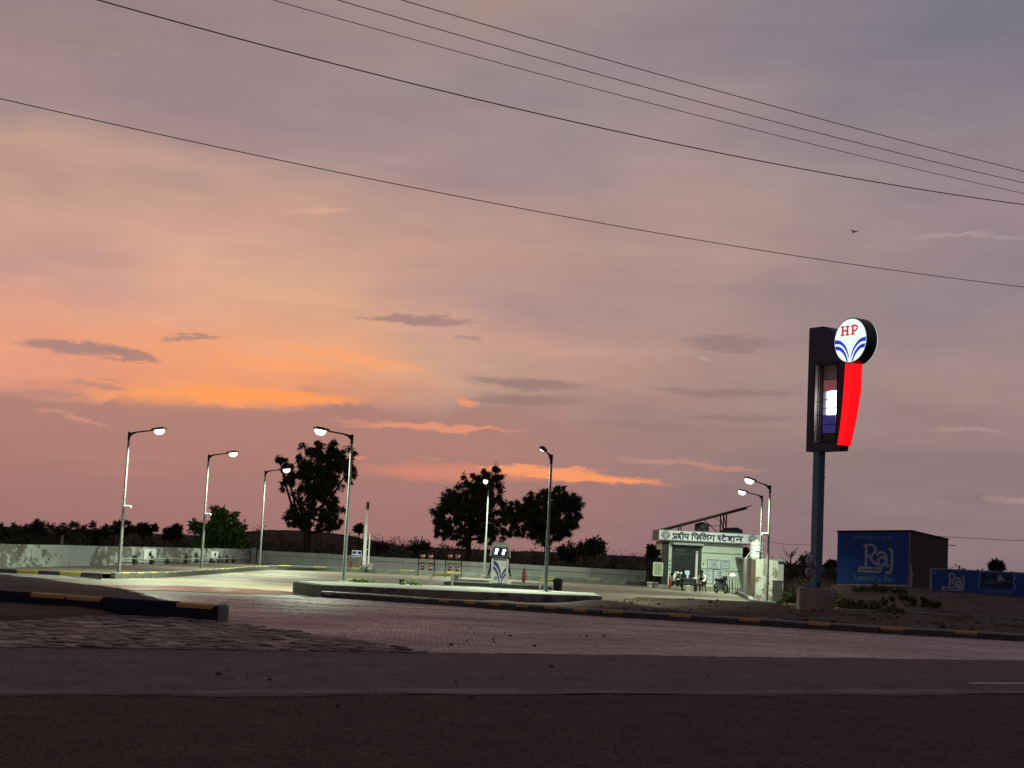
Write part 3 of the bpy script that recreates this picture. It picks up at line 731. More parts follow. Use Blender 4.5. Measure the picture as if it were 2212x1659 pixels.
def kerb(rootname, path, L, D, Hh, pattern, mats, r=0.04, z=0.0, wob=0.01, label=None):
    root = struct_root(rootname, label); protos = {}
    pth = [Vector((p[0], p[1], 0)) for p in path]
    seg = [(pth[i+1]-pth[i]).length for i in range(len(pth)-1)]; tot = sum(seg); n = max(1, round(tot/L)); L = tot/n
    def at(s):
        for i, l in enumerate(seg):
            if s <= l or i == len(seg)-1: return pth[i]+(pth[i+1]-pth[i])*(s/l)
            s -= l
    for i in range(n):
        p, q = at(i*L), at((i+1)*L); c = (p+q)/2; d = q-p; k = pattern(i)
        if k not in protos:
            mm_ = mats[k]; two = isinstance(mm_, tuple); oo = stone_mesh(L, D, Hh, r, mm_, 3, mm_[2] if two else 0.0).build('kerb_stone', list(mm_[:2]) if two else mm_, root); protos[k] = oo
        else: oo = protos[k].copy(); COL.objects.link(oo)
        oo.location = (c.x, c.y, z+random.uniform(-wob, wob)); oo.rotation_euler = (random.gauss(0, wob), random.gauss(0, wob*0.5), math.atan2(d.y, d.x)+random.gauss(0, 0.008))
    return root
off = Vector((0, 0.10, 0))
m_kskylit = mat('skylit_kerb_top', (0.20, 0.18, 0.17), 0.5, var=0.3, scale=5, bump=0.004, bscale=25)  # paler cap for the dark stones: skylight on their tops, painted in
kerb('roadside_kerb', KR[:4], 0.50, 0.20, 0.235, lambda i: 'w' if i < 8 else ('y' if i % 2 else 'b'), {'y': (m_blk, m_yel, 0.10), 'b': (m_blk, m_kskylit, 0.06), 'w': (m_blk, m_whitekerb, 0.06)})
kerb('roadside_kerb', KR[3:], 0.72, 0.20, 0.235, lambda i: 'y' if i % 3 == 0 else 'b', {'y': (m_blk, m_yel, 0.10), 'b': (m_blk, m_kskylit, 0.06)})
front = [K_L[0]+Vector((-6, 2.2, 0)), K_L[0], K_L[1]]
kerb('island_front_kerb', front, 0.90, 0.24, 0.325, lambda i: 'y' if (i % 4) < 2 and i > 5 else 'n', {'y': (m_navy, m_yel, 0.10), 'n': m_navy}, r=0.05, z=RAMP)
nose = [K_L[1]+Vector((0.10, 0.1, 0)), K_L[1]+Vector((0.02, 0.75, 0))]
kerb('island_nose_kerb', nose, 0.65, 0.26, 0.315, lambda i: 'c', {'c': m_conc}, r=0.08, z=RAMP)
kerb('island_back_kerb', [G(0, 1262)+Vector((-5, 2.5, 0)), G(0, 1262), G(268, 1297), K_L[1]+Vector((-0.3, 0.45, 0))], 0.9, 0.22, 0.33, lambda i: 'n', {'n': m_blk}, r=0.05)
# planting strips round the forecourt
LK = [S(-16.2, 63.3), S(-15.3, 68.5), S(-15.1, 80), S(-15.1, 90), S(-14.9, 95.3)]
kerb('planting_strip_kerb', LK, 0.75, 0.22, 0.25, lambda i: 'y' if i % 2 else 'g', {'y': (m_grykerb, m_yel2, 0.05), 'g': m_grykerb}, r=0.03)
kerb('entrance_corner_kerb', [S(-23.5, 60.6), S(-16.3, 62.0)], 0.8, 0.22, 0.24, lambda i: 'y' if i % 2 else 'k', {'y': m_yel2, 'k': m_blk}, r=0.03)
mb = MB(); mb.add([(-24, 58.9, 0.012), (-16.5, 60.6, 0.012), (-16.0, 61.9, 0.012), (-16.3, 61.95, 0.10), (-23.5, 60.55, 0.10)], [(0, 1, 2, 3), (0, 3, 4)]); 
tag(mb.build('concrete_skirt', m_conc), kind='structure')
kerb('back_strip_kerb', [S(-14.9, 95.3), S(-13.2, 98.2), S(-10.4, 101), S(-4, 102.2), S(9.1, 104.6)], 1.05, 0.22, 0.30, lambda i: 'y' if i % 3 == 1 else 'g', {'y': (m_grykerb, m_yel2, 0.05), 'g': m_grykerb}, r=0.03)
m_soil = mat('planting_soil', (0.085, 0.062, 0.042), 0.95, scale=2, bump=0.02, bscale=8)
stp = [S(*q_) for q_ in [(-16.1, 63.4), (-15.2, 68.5), (-15.0, 90), (-14.8, 95.4), (-10.4, 101.1), (9.1, 104.7), (9.2, 106.2), (-18.2, 108), (-21.4, 62.4)]]
mb = MB(); mb.add([(p[0], p[1], 0.19) for p in stp], [tuple(range(len(stp)))]); tag(mb.build('planting_soil', m_soil), kind='structure')
kerb('shop_side_kerb', [S(13.05, 88), S(12.2, 79), S(11.3, 72.2), S(11.9, 70), S(12.6, 68), S(13.9, 65.4)], 0.8, 0.24, 0.22, lambda i: 'y' if i in (24, 26, 28) else 'g', {'y': (m_grykerb, m_yel2, 0.05), 'g': m_grykerb}, r=0.04)
kerb('plot_edge_kerb', [S(13.9, 65.3), S(17.8, 65.1), S(22.5, 64.6), S(27, 64.2)], 1.0, 0.2, 0.19, lambda i: 'g', {'g': m_grykerb}, r=0.03, wob=0.014)
kerb('forecourt_edging', [S(3.7, 58.3), S(5.4, 67.75), S(10.7, 68.1), S(12.4, 68.2)], 0.9, 0.10, 0.05, lambda i: 'c', {'c': m_whitekerb}, r=0.02)
# ================================================================== WALLS, PLINTH, LAMPS
m_peel = peel_mat('flaking_whitewash', (0.31, 0.32, 0.305), (0.105, 0.098, 0.078), 0.725, 0.75, 1.0, (1, 1, 1.0))
m_plain = peel_mat('plain_whitewash', (0.40, 0.40, 0.37), (0.22, 0.20, 0.17), 0.86, 0.95, 1.0)
m_peel2 = peel_mat('flaking_green_grey_wall', (0.40, 0.40, 0.36), (0.17, 0.135, 0.085), 0.715, 0.745, 1.0, (1, 1, 0.9))
def wall_run(name, a, b, h0, h1, th, m, parent, z0=-0.1, n=14):
    """a wall between two ground points, top slightly uneven"""
    a, b = Vector((a[0], a[1], 0)), Vector((b[0], b[1], 0)); d = (b-a).normalized(); nn = Vector((-d.y, d.x, 0))*(th/2)
    mb = MB(); vs = []; fs = []
    for i in range(n+1):
        t = i/n; p = a+(b-a)*t; h = h0+(h1-h0)*t+random.uniform(-0.012, 0.012)
        vs += [tuple(p-nn+Vector((0, 0, z0))), tuple(p-nn+Vector((0, 0, h))), tuple(p+nn+Vector((0, 0, h))), tuple(p+nn+Vector((0, 0, z0)))]
    for i in range(n):
        o = i*4; q = o+4
        fs += [(o, q, q+1, o+1), (o+1, q+1, q+2, o+2), (o+2, q+2, q+3, o+3)]
    fs += [(0, 1, 2, 3), (n*4+3, n*4+2, n*4+1, n*4)]
    mb.add(vs, fs); return mb.build(name, m, parent)
WC = S(-18.2, 108.0); WA = S(-22.3, 52.0)
t = thing('boundary_wall', 'long low white wall with flaking plaster on the left of the forecourt', 'wall', (0, 0, 0))
wall_run('wall_face', WA, WC, 1.20, 1.09, 0.23, m_peel, t)
mb = MB(); mb.bevbox((WC[0]+0.28, WC[1]-0.35, 0.55), (0.32, 0.32, 1.3), 0.02); mb.build('corner_post', m_conc, t)
t = thing('boundary_wall', 'plain grey-white wall along the back of the forecourt behind the pump', 'wall', (0, 0, 0))
wall_run('wall_face', (WC[0]+0.5, WC[1]+0.1), (9.96, 106.4), 1.05, 0.95, 0.2, m_plain, t, n=18)
for i, f in enumerate(np.linspace(0.03, 0.97, 9)):
    x = WC[0]+0.5+(9.96-WC[0]-0.5)*f; y = WC[1]+0.1+(106.4-WC[1]-0.1)*f-0.13
    mb = MB(); mb.box((0, 0, 0), (0.16, 0.06, 0.9)); mb.build('pier', m_plain, t, (x, y, 0.44))
mb = MB(); mb.bar((WC[0]+0.9, WC[1]-0.06, 0.80), (9.76, 106.24, 0.66), 0.05, 0.06); mb.build('ledge', m_plain, t)
# things fixed to the left wall
def wall_pt(s, z, offn=0.13):
    a, b = Vector((WA[0], WA[1], 0)), Vector((WC[0], WC[1], 0)); d = (b-a).normalized()
    p = a+d*s; n = Vector((d.y, -d.x, 0)); q = p+n*offn; return Vector((q.x, q.y, z)), math.atan2(d.y, d.x)
def wall_s(u):
    """how far along the left wall photo column u falls"""
    a, b = Vector((WA[0], WA[1], 0)), Vector((WC[0], WC[1], 0)); r = ray(u, 1215); k = r.x/r.y
    d = (b-a).normalized(); return (k*a.y-a.x)/(d.x-k*d.y)
m_white = mat('white_paint', (0.72, 0.72, 0.70), 0.45, var=0.08, scale=3)
m_dark = mat('near_black_paint', (0.02, 0.02, 0.022), 0.5)
m_red = mat('red_paint', (0.22, 0.016, 0.014), 0.4, var=0.15)
m_galv = mat('galvanised_steel', (0.21, 0.22, 0.22), 0.6, var=0.2, scale=2, metal=0.1, spec=0.25)
m_black = mat('black_metal', (0.012, 0.011, 0.012), 0.6, var=0.2, spec=0.15)
m_blue = mat('sign_blue', (0.012, 0.014, 0.16), 0.45, var=0.1)
m_text = mat('dark_navy_lettering', (0.012, 0.013, 0.055), 0.5, var=0.1)
for u, v0, v1, lab in ((574/1.0*0.553, 1185.5, 1208.0, 'tall white wall notice with black extinguisher picture on the flaking plaster'),
                       (458.5, 1190.5, 1205.0, 'small white outlined notice on the wall right of the second lamp post'),
                       (519, 1191.5, 1206, 'faint narrow red-brown notice near the far corner of the left wall')):
    s = wall_s(u); p, rz = wall_pt(s, 0, 0.125); Yd = p.y
    zt = A(u, v0, Yd).z; zb = A(u, v1, Yd).z; hh = zt-zb
    t = thing('wall_notice', lab, 'notice', (p.x, p.y, (zt+zb)/2), rz)
    w = 2.1 if 'tall' in lab else (1.7 if 'outlined' in lab else 1.0)
    faint = 'faint' in lab
    mb = MB(); mb.box((0, -0.012, 0), (w, 0.02, hh)); mb.build('board', m_plain if faint else m_white, t)
    mb = MB(); mm = mat('rust_print', (0.22, 0.13, 0.10), 0.8) if faint else m_dark
    mb.slab([(-0.13*w, -0.22*hh), (0.13*w, -0.22*hh), (0.13*w, 0.12*hh), (0.05*w, 0.22*hh), (-0.05*w, 0.22*hh), (-0.13*w, 0.12*hh)], -0.026, -0.022)
    mb.slab([(-0.03*w, 0.22*hh), (0.18*w, 0.26*hh), (0.18*w, 0.30*hh), (-0.03*w, 0.29*hh)], -0.026, -0.022)
    mb.slab([(-0.3*w, -0.40*hh), (0.3*w, -0.40*hh), (0.3*w, -0.34*hh), (-0.3*w, -0.34*hh)], -0.026, -0.022)
    mb.build('print', mm, t)
pts = []
for i, u in enumerate(np.linspace(247, 552, 22)):
    s = wall_s(u); p, _ = wall_pt(s, 0.50+0.03*math.sin(i*1.1)-0.00*i, 0.30); pts.append(p)
mb = MB(); mb.tube(pts, 0.026, 6); o = mb.build('water_pipe', mat('white_pvc', (0.42, 0.42, 0.38), 0.4)); tag(o, 'long sagging white water pipe running along the left wall', 'pipe')

# raised plinth in the middle
PF = [G(633, 1280), G(695, 1290)]
plinth_poly = [PF[0][:2], PF[1][:2], S(-1.3, 55.0), S(3.4, 57.3), S(3.3, 61.7), S(-3.5, 61.2), S(-6.3, 60.2)]
m_plinth = mat('stained_plinth', (0.20, 0.185, 0.165), 0.85, scale=1.6, col2=(0.055, 0.05, 0.048), thr=(0.47, 0.62), bump=0.01, bscale=10)
m_plinth_top = mat('plinth_top_screed', (0.125, 0.122, 0.108), 0.7, var=0.25, scale=1.5)
t = thing('planter_plinth', 'long raised concrete plinth with stained sides carrying two lamp posts', 'plinth', (0, 0, 0))
mb = MB(); mb.prism(plinth_poly, -0.1, 0.40); mb.build('body', m_plinth, t)
mb = MB(); ins = [(p[0]*0.992-0.0, p[1]+(0.05 if p[1] < 58 else -0.05)) for p in plinth_poly]; mb.prism(ins, 0.39, 0.43); mb.build('top_slab', m_plinth_top, t)
a, b = PF[0], PF[1]; d = (b-a); L = d.length; rz = math.atan2(d.y, d.x)
for i in range(4):
    c = a+d*((i+0.5)/4); nn = Vector((d.y, -d.x, 0)).normalized()*0.012
    mb = MB(); mb.box((0, 0, 0), (L/4-0.01, 0.02, 0.40)); mb.build('painted_panel', m_yel2 if i % 2 == 0 and False else (mat('faded_grey_panel', (0.055, 0.058, 0.052), 0.7, scale=5, col2=(0.085, 0.085, 0.075)) if i % 2 else mat('faded_olive_yellow', (0.085, 0.07, 0.025), 0.7, scale=5, col2=(0.05, 0.048, 0.04))), t, (c.x+nn.x, c.y+nn.y, 0.2), rz)

# ------------------------------------------------------------------ lamp posts
m_glare_lens = emat('lit_glare_lens', (0.95, 1.0, 0.92), 4.0)
m_house = mat('lamp_housing', (0.05, 0.05, 0.05), 0.5)
LAMP_COL = (0.84, 1.0, 0.74)
def lamp_post(label, base, height, heading, arm_len, power, box_z=None, small=False, tilt=8.0, lens=1.0, aim=0.0):
    t = thing('street_lamp', label, 'street lamp', base, heading, 'lamp posts lighting the filling station')
    mb = MB(); hb = height*0.42
    mb.bevbox((0, 0, 0.01), (0.34, 0.34, 0.03), 0.01); mb.build('base_plate', m_galv, t)
    mb = MB(); mb.tube([(0, 0, 0.02), (0, 0, hb), (0, 0, hb+0.15), (0, 0, height)], [0.075, 0.066, 0.052, 0.045], 12); mb.build('pole', m_galv, t)
    a = math.radians(tilt); ux, uz = math.cos(a), math.sin(a)
    mb = MB(); mb.tube([(0.02, 0, height-0.10), (0.16, 0, height-0.03+0.16*uz), (0.34, 0, height+0.34*uz), (arm_len*ux, 0, height+arm_len*uz)], [0.085, 0.05, 0.032, 0.028], 8)
    mb.tube([(0, 0, height-0.32), (0, 0, height+0.04)], 0.055, 10); mb.build('arm', m_black, t)
    M = Matrix.Translation((arm_len*ux, 0, height+arm_len*uz)) @ Matrix.Rotation(-a, 4, 'Y')
    k = 0.7 if small else 1.0
    mb = MB(); mb.bevbox((0.27*k, 0, 0.03), (0.62*k, 0.26*k, 0.07), 0.025); mb.bevbox((0.06*k, 0, 0.06), (0.20*k, 0.16*k, 0.07), 0.02)
    for q in range(5): mb.box((0.18*k+0.07*k*q, 0, 0.085), (0.012, 0.22*k, 0.05))
    h = MB(); h.v = mb.v; h.f = mb.f; h.m = mb.m; h.sm = mb.sm; h.v = [tuple(M @ Vector(p)) for p in h.v]; h.build('lamp_head', m_house, t)
    # lamp's glare given shape: lens under the head bulged into a bright bowl
    n = 16; vs = []; fs = []
    prof = [(1.0, 0.0), (0.93, -0.45), (0.7, -0.8), (0.35, -0.97), (0.0, -1.0)]
    rx, ry, rzz = 0.235*k*lens, 0.15*k*max(1, lens*0.9), (0.05 if small else 0.205*lens)
    for (r, z) in prof[:-1]:
        for q in range(n): vs.append((0.30*k+rx*r*math.cos(2*math.pi*q/n), ry*r*math.sin(2*math.pi*q/n), -0.008+rzz*z))
    vs.append((0.30*k, 0, -0.008-rzz)); top = len(vs)-1
    for i in range(3):
        for q in range(n): fs.append((i*n+(q+1) % n, i*n+q, (i+1)*n+q, (i+1)*n+(q+1) % n))
    for q in range(n): fs.append((3*n+(q+1) % n, 3*n+q, top))
    mb = MB(); mb.add(vs, fs, 0, True, M); mb.build('glare_lens', m_glare_lens, t)
    if box_z:
        mb = MB(); mb.bevbox((0.20, 0, 0), (0.30, 0.12, 0.10), 0.02); mb.tube([(0.03, 0, -0.02), (0.14, 0, 0.0)], 0.02, 6); mb.build('camera_box', m_white, t, (0, 0, box_z))
    ld = bpy.data.lights.new('lamp_light', 'AREA'); ld.shape = 'DISK'; ld.size = 0.30; ld.energy = power; ld.spread = math.radians(152); ld.color = LAMP_COL
    lo = bpy.data.objects.new('lamp_light', ld); COL.objects.link(lo); lo.parent = t
    lo.matrix_local = M @ Matrix.Translation((0.30*k, 0, -rzz-0.04)) @ Matrix.Rotation(math.radians(aim), 4, 'X')
    return t
def lamp_at(label, ub, vb, zb, ut, vt, heading_deg, arm, power, Y=None, **kw):
    base = G(ub, vb, zb) if Y is None else A(ub, vb, Y)
    if Y is not None: base.z = zb
    top = A(ut, vt, base.y)
    return lamp_post(label, tuple(base), top.z-zb, math.radians(heading_deg), arm, power, **kw)
PW = 1060
lamp_at('lit street lamp nearest the left edge in front of the flaking wall', 256, 1244, 0.05, 278, 935, -8, 1.05, PW, box_z=2.95)
lamp_at('lit street lamp standing left of the small green tree', 434, 1229, 0.15, 460, 984, -8, 1.05, PW, box_z=2.9)
lamp_at('lit street lamp close to the far corner of the left wall', 560, 1223, 0.19, 574, 1018, -8, 1.05, PW)
lamp_at('tall lit street lamp on the plinth beside the leafy green clump', 742, 1256, 0.43, 763, 941, 172, 1.0, PW)
lamp_at('lit street lamp facing the viewer in front of the twin trees', 1046, 1241, 0.19, 1055, 1048, -97, 1.3, PW*1.0, Y=100.5)
lamp_at('dark street lamp on the plinth with its head turned to the pump', 1178, 1278, 0.43, 1190, 984, 118, 0.55, PW*1.7, small=True, tilt=20, lens=0.8)
lamp_at('lit street lamp nearer the tall sign beside the concrete pillar', 1656, 1302, 0.02, 1662, 1050, 188, 0.78, PW*0.95, box_z=3.3, tilt=14, aim=-18)
lamp_at('lit street lamp rising behind the white water tank', 1640, 1283, 0.0, 1633, 1071, 186, 0.95, PW*0.80, Y=92.0, box_z=2.6, tilt=10, aim=-14)
# ================================================================== TALL SIGN
m_signbody = mat('navy_black_sign_panel', (0.020, 0.016, 0.040), 0.35, var=0.15, scale=1.5)
m_post = mat('blue_grey_post', (0.058, 0.110, 0.185), 0.5, var=0.15, scale=1.0)
m_lit_white = emat('lit_white_sign_face', (0.84, 1.0, 0.95), 0.92)
m_lit_red = emat('lit_red_sign_face', (1.0, 0.004, 0.008), 1.05)
m_lit_blue = emat('lit_blue_print', (0.02, 0.045, 0.62), 0.75)
m_lit_redtxt = emat('lit_red_print', (0.62, 0.02, 0.045), 0.85)
m_rim = mat('dark_green_black_rim', (0.012, 0.020, 0.020), 0.4, var=0.1)
m_blockc = mat('pinkish_grey_render', (0.30, 0.245, 0.22), 0.85, scale=1.5, col2=(0.20, 0.15, 0.13), thr=(0.4, 0.65), bump=0.006, bscale=12)

def emblem(R, root, cx, y, cz, face, red, blue, white, edge, tilt=0.0, names=('emblem_face', 'emblem_letters', 'emblem_wing')):
    """round emblem in the (x, z) plane facing -y: HP over two pairs of wing stripes"""
    mb = MB(); n = 48
    mb.slab([(cx+R*math.cos(2*math.pi*k/n), cz+R*math.sin(2*math.pi*k/n)) for k in range(n)], y-0.004, y)
    mb.build(names[0], face, root)
    def clip(p):
        l = math.hypot(*p); return p if l <= 0.985 else (p[0]*0.985/l, p[1]*0.985/l)
    for sgn in (-1, 1):
      mb = MB()
      for (up, lo) in ((((0.99, 0.10), (0.62, 0.02), (0.28, -0.25), (0.10, -0.60), (0.06, -0.72)), ((0.99, -0.10), (0.66, -0.13), (0.36, -0.33), (0.14, -0.66), (0.05, -0.88))),
                         (((0.98, -0.20), (0.68, -0.24), (0.40, -0.42), (0.20, -0.72), (0.12, -0.97)), ((0.94, -0.40), (0.72, -0.40), (0.48, -0.54), (0.28, -0.78), (0.20, -0.97)))):
            U = [clip((p.x, p.y)) for p in curve_pts(list(up), 5)]; Lw = [clip((p.x, p.y)) for p in curve_pts(list(lo), 5)]
            for i in range(len(U)-1):
                q = [Lw[i], Lw[i+1], U[i+1], U[i]]
                q = [(cx+sgn*R*p[0], cz+R*p[1]) for p in q]
                if sgn > 0: q = q[::-1]
                mb.slab(q, y-0.009, y-0.005)
      mb.build(names[2], blue, root)
    mb = MB(); w = 0.105*R; ser = 0.06*R
    lift = [0]
    def bx(x0, z0, x1, z1):
        lift[0] += 1; mb.slab([(cx+x0*R, cz+z0*R), (cx+x1*R, cz+z0*R), (cx+x1*R, cz+z1*R), (cx+x0*R, cz+z1*R)], y-0.009-0.0004*lift[0], y-0.005)
    for x in (-0.50, -0.19):
        bx(x-0.055, 0.24, x+0.055, 0.70)
        bx(x-0.115, 0.24, x+0.115, 0.31); bx(x-0.115, 0.63, x+0.115, 0.70)
    bx(-0.50, 0.43, -0.19, 0.51)
    bx(0.09, 0.24, 0.20, 0.70); bx(0.03, 0.24, 0.27, 0.31); bx(0.03, 0.63, 0.10, 0.70)
    mb.stroke([(cx+p.x*R, cz+p.y*R) for p in curve_pts([(0.14, 0.665), (0.32, 0.665), (0.44, 0.56), (0.32, 0.44), (0.16, 0.43)], 4)], 0.085*R, y-0.009, y-0.005)
    mb.build(names[1], red, root)

SA = math.radians(58)
SBASE = A(1767.5, 1326, 60.2); SBASE.z = 0.0
# concrete base block: a thing by itself, the sign stands on it
mb = MB(); mb.bevbox((0, 0, 0.5), (1.36, 1.36, 1.15), 0.02); o = mb.build('base_block', m_blockc, None, (SBASE.x, SBASE.y+0.6, -0.02), math.radians(-6))
tag(o, 'square grey rendered block under the post of the tall lit sign', 'concrete block')
pxm = 60.2/FPX                              # metres per photo unit at the sign
post_c = A(1766.5, 1100, 60.8)
t = thing('price_sign', 'tall pole sign with round lit HP disc and glowing red strip', 'sign', (post_c.x, post_c.y, 1.05), -SA)
# sign space: x along the panel (to the right and nearer), y away from its face, z up; the post stands at x = 0
z0 = -1.05
def zs(v, u=1766): return 2+(HZ(u)-v)*pxm*1.0+z0
S0 = -0.52                                   # panel's left end
TH = 0.46
mb = MB(); mb.box((0, 0, zs(974.7)/2), (0.33, 0.33, zs(974.7))); mb.bevbox((0, 0, 0.015), (0.6, 0.6, 0.03), 0.01)
for sx_, sy_ in ((-1,-1),(1,-1),(-1,1),(1,1)): mb.box((0.22*sx_, 0.22*sy_, 0.08), (0.05, 0.05, 0.14)); mb.box((0.2*sx_, 0, 0.14), (0.1, 0.02, 0.22))
mb.box((0, 0, zs(1030)), (0.36, 0.36, 0.05)); mb.build('post', m_post, t)
top, bot = zs(700), zs(974.7); wt, wb = zs(784), zs(957); W0, W1 = S0+0.38, S0+1.66; PE = S0+2.08
hw = TH/2
mb = MB()
topl = [(S0, top), (S0+0.78, top-0.0)]+[(p.x, p.y) for p in curve_pts([(S0+0.78, top), (S0+1.15, top-0.10), (S0+1.5, top-0.34), (PE, top-0.52)], 5)][1:]
# upper body over the window (outline is x, z; clockwise seen from the front is fine for a closed slab)
mb.slab([(S0, wt), (PE, wt)]+[(p[0], p[1]) for p in reversed(topl)], -hw, hw)
mb.slab([(S0, bot), (W0, bot), (W0, wt-0.002), (S0, wt-0.002)], -hw, hw)
mb.slab([(W0+0.002, bot), (S0+1.86, bot), (S0+1.92, wb), (W0+0.002, wb)], -hw, hw)
rs = [(p.x, p.y) for p in curve_pts([(S0+1.92, wb+0.002), (S0+2.02, wb+0.8), (PE, wt-0.002)], 6)]
mb.slab([(W1, wb+0.002)]+rs+[(W1, wt-0.002)], -hw, hw)
mb.build('panel', m_signbody, t)
# recess behind the opening
mb = MB(); mb.box((0, 0, 0), (W1-W0-0.004, 0.03, wt-wb-0.004)); mb.build('recess_back', mat('recess_grey', (0.09, 0.065, 0.075), 0.5), t, ((W0+W1)/2, hw-0.05, (wt+wb)/2))
mb = MB(); mb.box((0, 0, 0), (0.012, TH-0.10, wt-wb-0.01)); mb.build('recess_cheek', mat('brushed_pink_grey', (0.62, 0.50, 0.50), 0.35, var=0.15, scale=0.8), t, (W0+0.008, -0.02, (wt+wb)/2))
mb = MB()
for yy in (-0.05, 0.06): mb.box((0, yy, 0), (0.03, 0.014, wt-wb-0.02))
mb.box((0.0, 0, 0.10), (0.03, 0.30, 0.02)); mb.box((0.0, 0, -0.42), (0.03, 0.30, 0.02)); mb.build('cheek_rail', m_black, t, (W0+0.03, 0, (wt+wb)/2))
mb = MB()
for (x0_, x1_, za, zb_) in ((W0-0.02, W0+0.02, wb, wt), (W1-0.02, W1+0.02, wb, wt)): mb.box(((x0_+x1_)/2, -hw-0.008, (za+zb_)/2), (0.04, 0.012, zb_-za))
mb.box(((W0+W1)/2, -hw-0.008, wb), (W1-W0, 0.012, 0.04)); mb.box(((W0+W1)/2, -hw-0.008, wt), (W1-W0, 0.012, 0.04)); mb.build('window_frame', m_black, t)
# display boards down the recess, top to bottom
m_led = emat('lit_price_display', (0.70, 0.78, 0.80), 0.55); _n = NB(m_led.node_tree); _b = m_led.node_tree.nodes['Principled BSDF']; _t = _n.n('ShaderNodeTexCoord'); _s = _n.n('ShaderNodeSeparateXYZ'); m_led.node_tree.links.new(_t.outputs['Object'], _s.inputs[0])
_f = _n.mrange(_n.math('ABSOLUTE', _n.math('ADD', _s.outputs[0], -0.06)), 0.12, 0.52, 1.0, 0.0, 'SMOOTHSTEP'); _n.set(_b.inputs['Emission Strength'], _n.math('ADD', _n.math('MULTIPLY', _f, 3.2), 0.22)); _n.set(_b.inputs['Emission Color'], _n.mix(_f, (0.42, 0.36, 0.66, 1), (0.92, 1.0, 0.97, 1)))
m_digit = emat('lit_digits', (0.92, 1.0, 0.96), 9.0)
m_pk = emat('faint_red_glow_panel', (0.55, 0.16, 0.17), 0.22)
m_bl = emat('violet_blue_panel', (0.08, 0.06, 0.36), 0.25)
m_br = mat('brown_blank_panel', (0.06, 0.035, 0.04), 0.4)
H = wt-wb; mx0, mx1 = W0+0.20, W1-0.02; zc = wt
rows = [('blank_board', mat('rose_grey_panel', (0.30, 0.22, 0.23), 0.4), 0.19), ('logo_board', m_pk, 0.14), ('price_display', m_led, 0.11), ('price_display', m_led, 0.11), ('price_display', m_led, 0.09), ('fuel_board', m_bl, 0.12), ('fuel_board', m_bl, 0.11), ('blank_board', m_br, 0.13)]
for nm, mm, fh in rows:
    h = H*fh; mb = MB(); mb.bevbox((0, 0, 0), (mx1-mx0, 0.05, h-0.03), 0.01); bd = mb.build(nm, mm, t, ((mx0+mx1)/2, hw-0.14, zc-h/2)); zc -= h
    if nm == 'price_display':
        mb = MB(); ww = (mx1-mx0)*0.62; dh = h*0.62
        for dg in range(4):
            x = -0.02*(mx1-mx0)+(dg-1.1)*ww/4; w_ = ww/4*0.72
            for (a0_, b0_, a1_, b1_) in ((-1, -1, 1, -1), (-1, 0, 1, 0), (-1, 1, 1, 1), (-1, -1, -1, 1), (1, -1, 1, 1)):
                mb.stroke([(x+a0_*w_/2, b0_*dh/2), (x+a1_*w_/2, b1_*dh/2)], w_*0.34, -0.034, -0.028)
        mb.build('lit_digits', m_digit, bd)
mb = MB(); mb.stroke([(-0.06, 0.2), (0.02, 0.05), (0.0, -0.05), (0.10, -0.2)], 0.035, -0.008, -0.003); mb.build('red_mark', emat('pink_lit_mark', (0.9, 0.16, 0.3), 0.8), t, ((mx0+mx1)/2+0.22, hw-0.17, wb+H*0.30))
# red strip wrapped round the right end
zt_, zb2 = zs(784), zs(963)
L_ = [(p.x, p.y) for p in curve_pts([(S0+2.10, zt_), (S0+2.04, zt_-1.1), (S0+1.94, zt_-2.2), (S0+1.78, zb2)], 6)]
Rr_ = [(p.x, p.y) for p in curve_pts([(S0+2.50, zt_), (S0+2.46, zt_-1.1), (S0+2.26, zt_-2.2), (S0+1.98, zb2)], 6)]
mb = MB()
for i in range(len(L_)-1): mb.slab([L_[i+1], Rr_[i+1], Rr_[i], L_[i]], -hw-0.03, hw+0.03)
mb.build('red_strip', m_lit_red, t)
# disc
DR = 0.885; dcx, dcz = S0+2.36, zs(735, 1839)*0.985
mb = MB(); n = 56; prof = [(DR, -hw-0.045), (DR+0.012, -hw-0.03), (DR+0.012, hw+0.03), (DR, hw+0.045)]
vs = []; fs = []
for (r, y) in prof:
    for k in range(n): vs.append((dcx+r*math.cos(2*math.pi*k/n), y, dcz+r*math.sin(2*math.pi*k/n)))
for i in range(len(prof)-1):
    for k in range(n): fs.append((i*n+k, (i+1)*n+k, (i+1)*n+(k+1) % n, i*n+(k+1) % n))
fs += [tuple(range(n)), tuple(reversed(range(3*n, 4*n)))]
mb.add(vs, fs); mb.build('disc_drum', m_rim, t)
emblem(DR-0.035, t, dcx, -hw-0.048, dcz, m_lit_white, m_lit_redtxt, m_lit_blue, None, None)
mb = MB(); vs = []; fs = []
for (r, y) in ((DR-0.01, hw+0.047), (DR-0.01, hw+0.075), (DR-0.06, hw+0.08)):
    for k in range(n): vs.append((dcx+r*math.cos(2*math.pi*k/n), y, dcz+r*math.sin(2*math.pi*k/n)))
for i in range(2):
    for k in range(n): fs.append((i*n+k, (i+1)*n+k, (i+1)*n+(k+1) % n, i*n+(k+1) % n))
fs.append(tuple(reversed(range(2*n, 3*n)))); mb.add(vs, fs); mb.build('rear_face', m_lit_white, t)

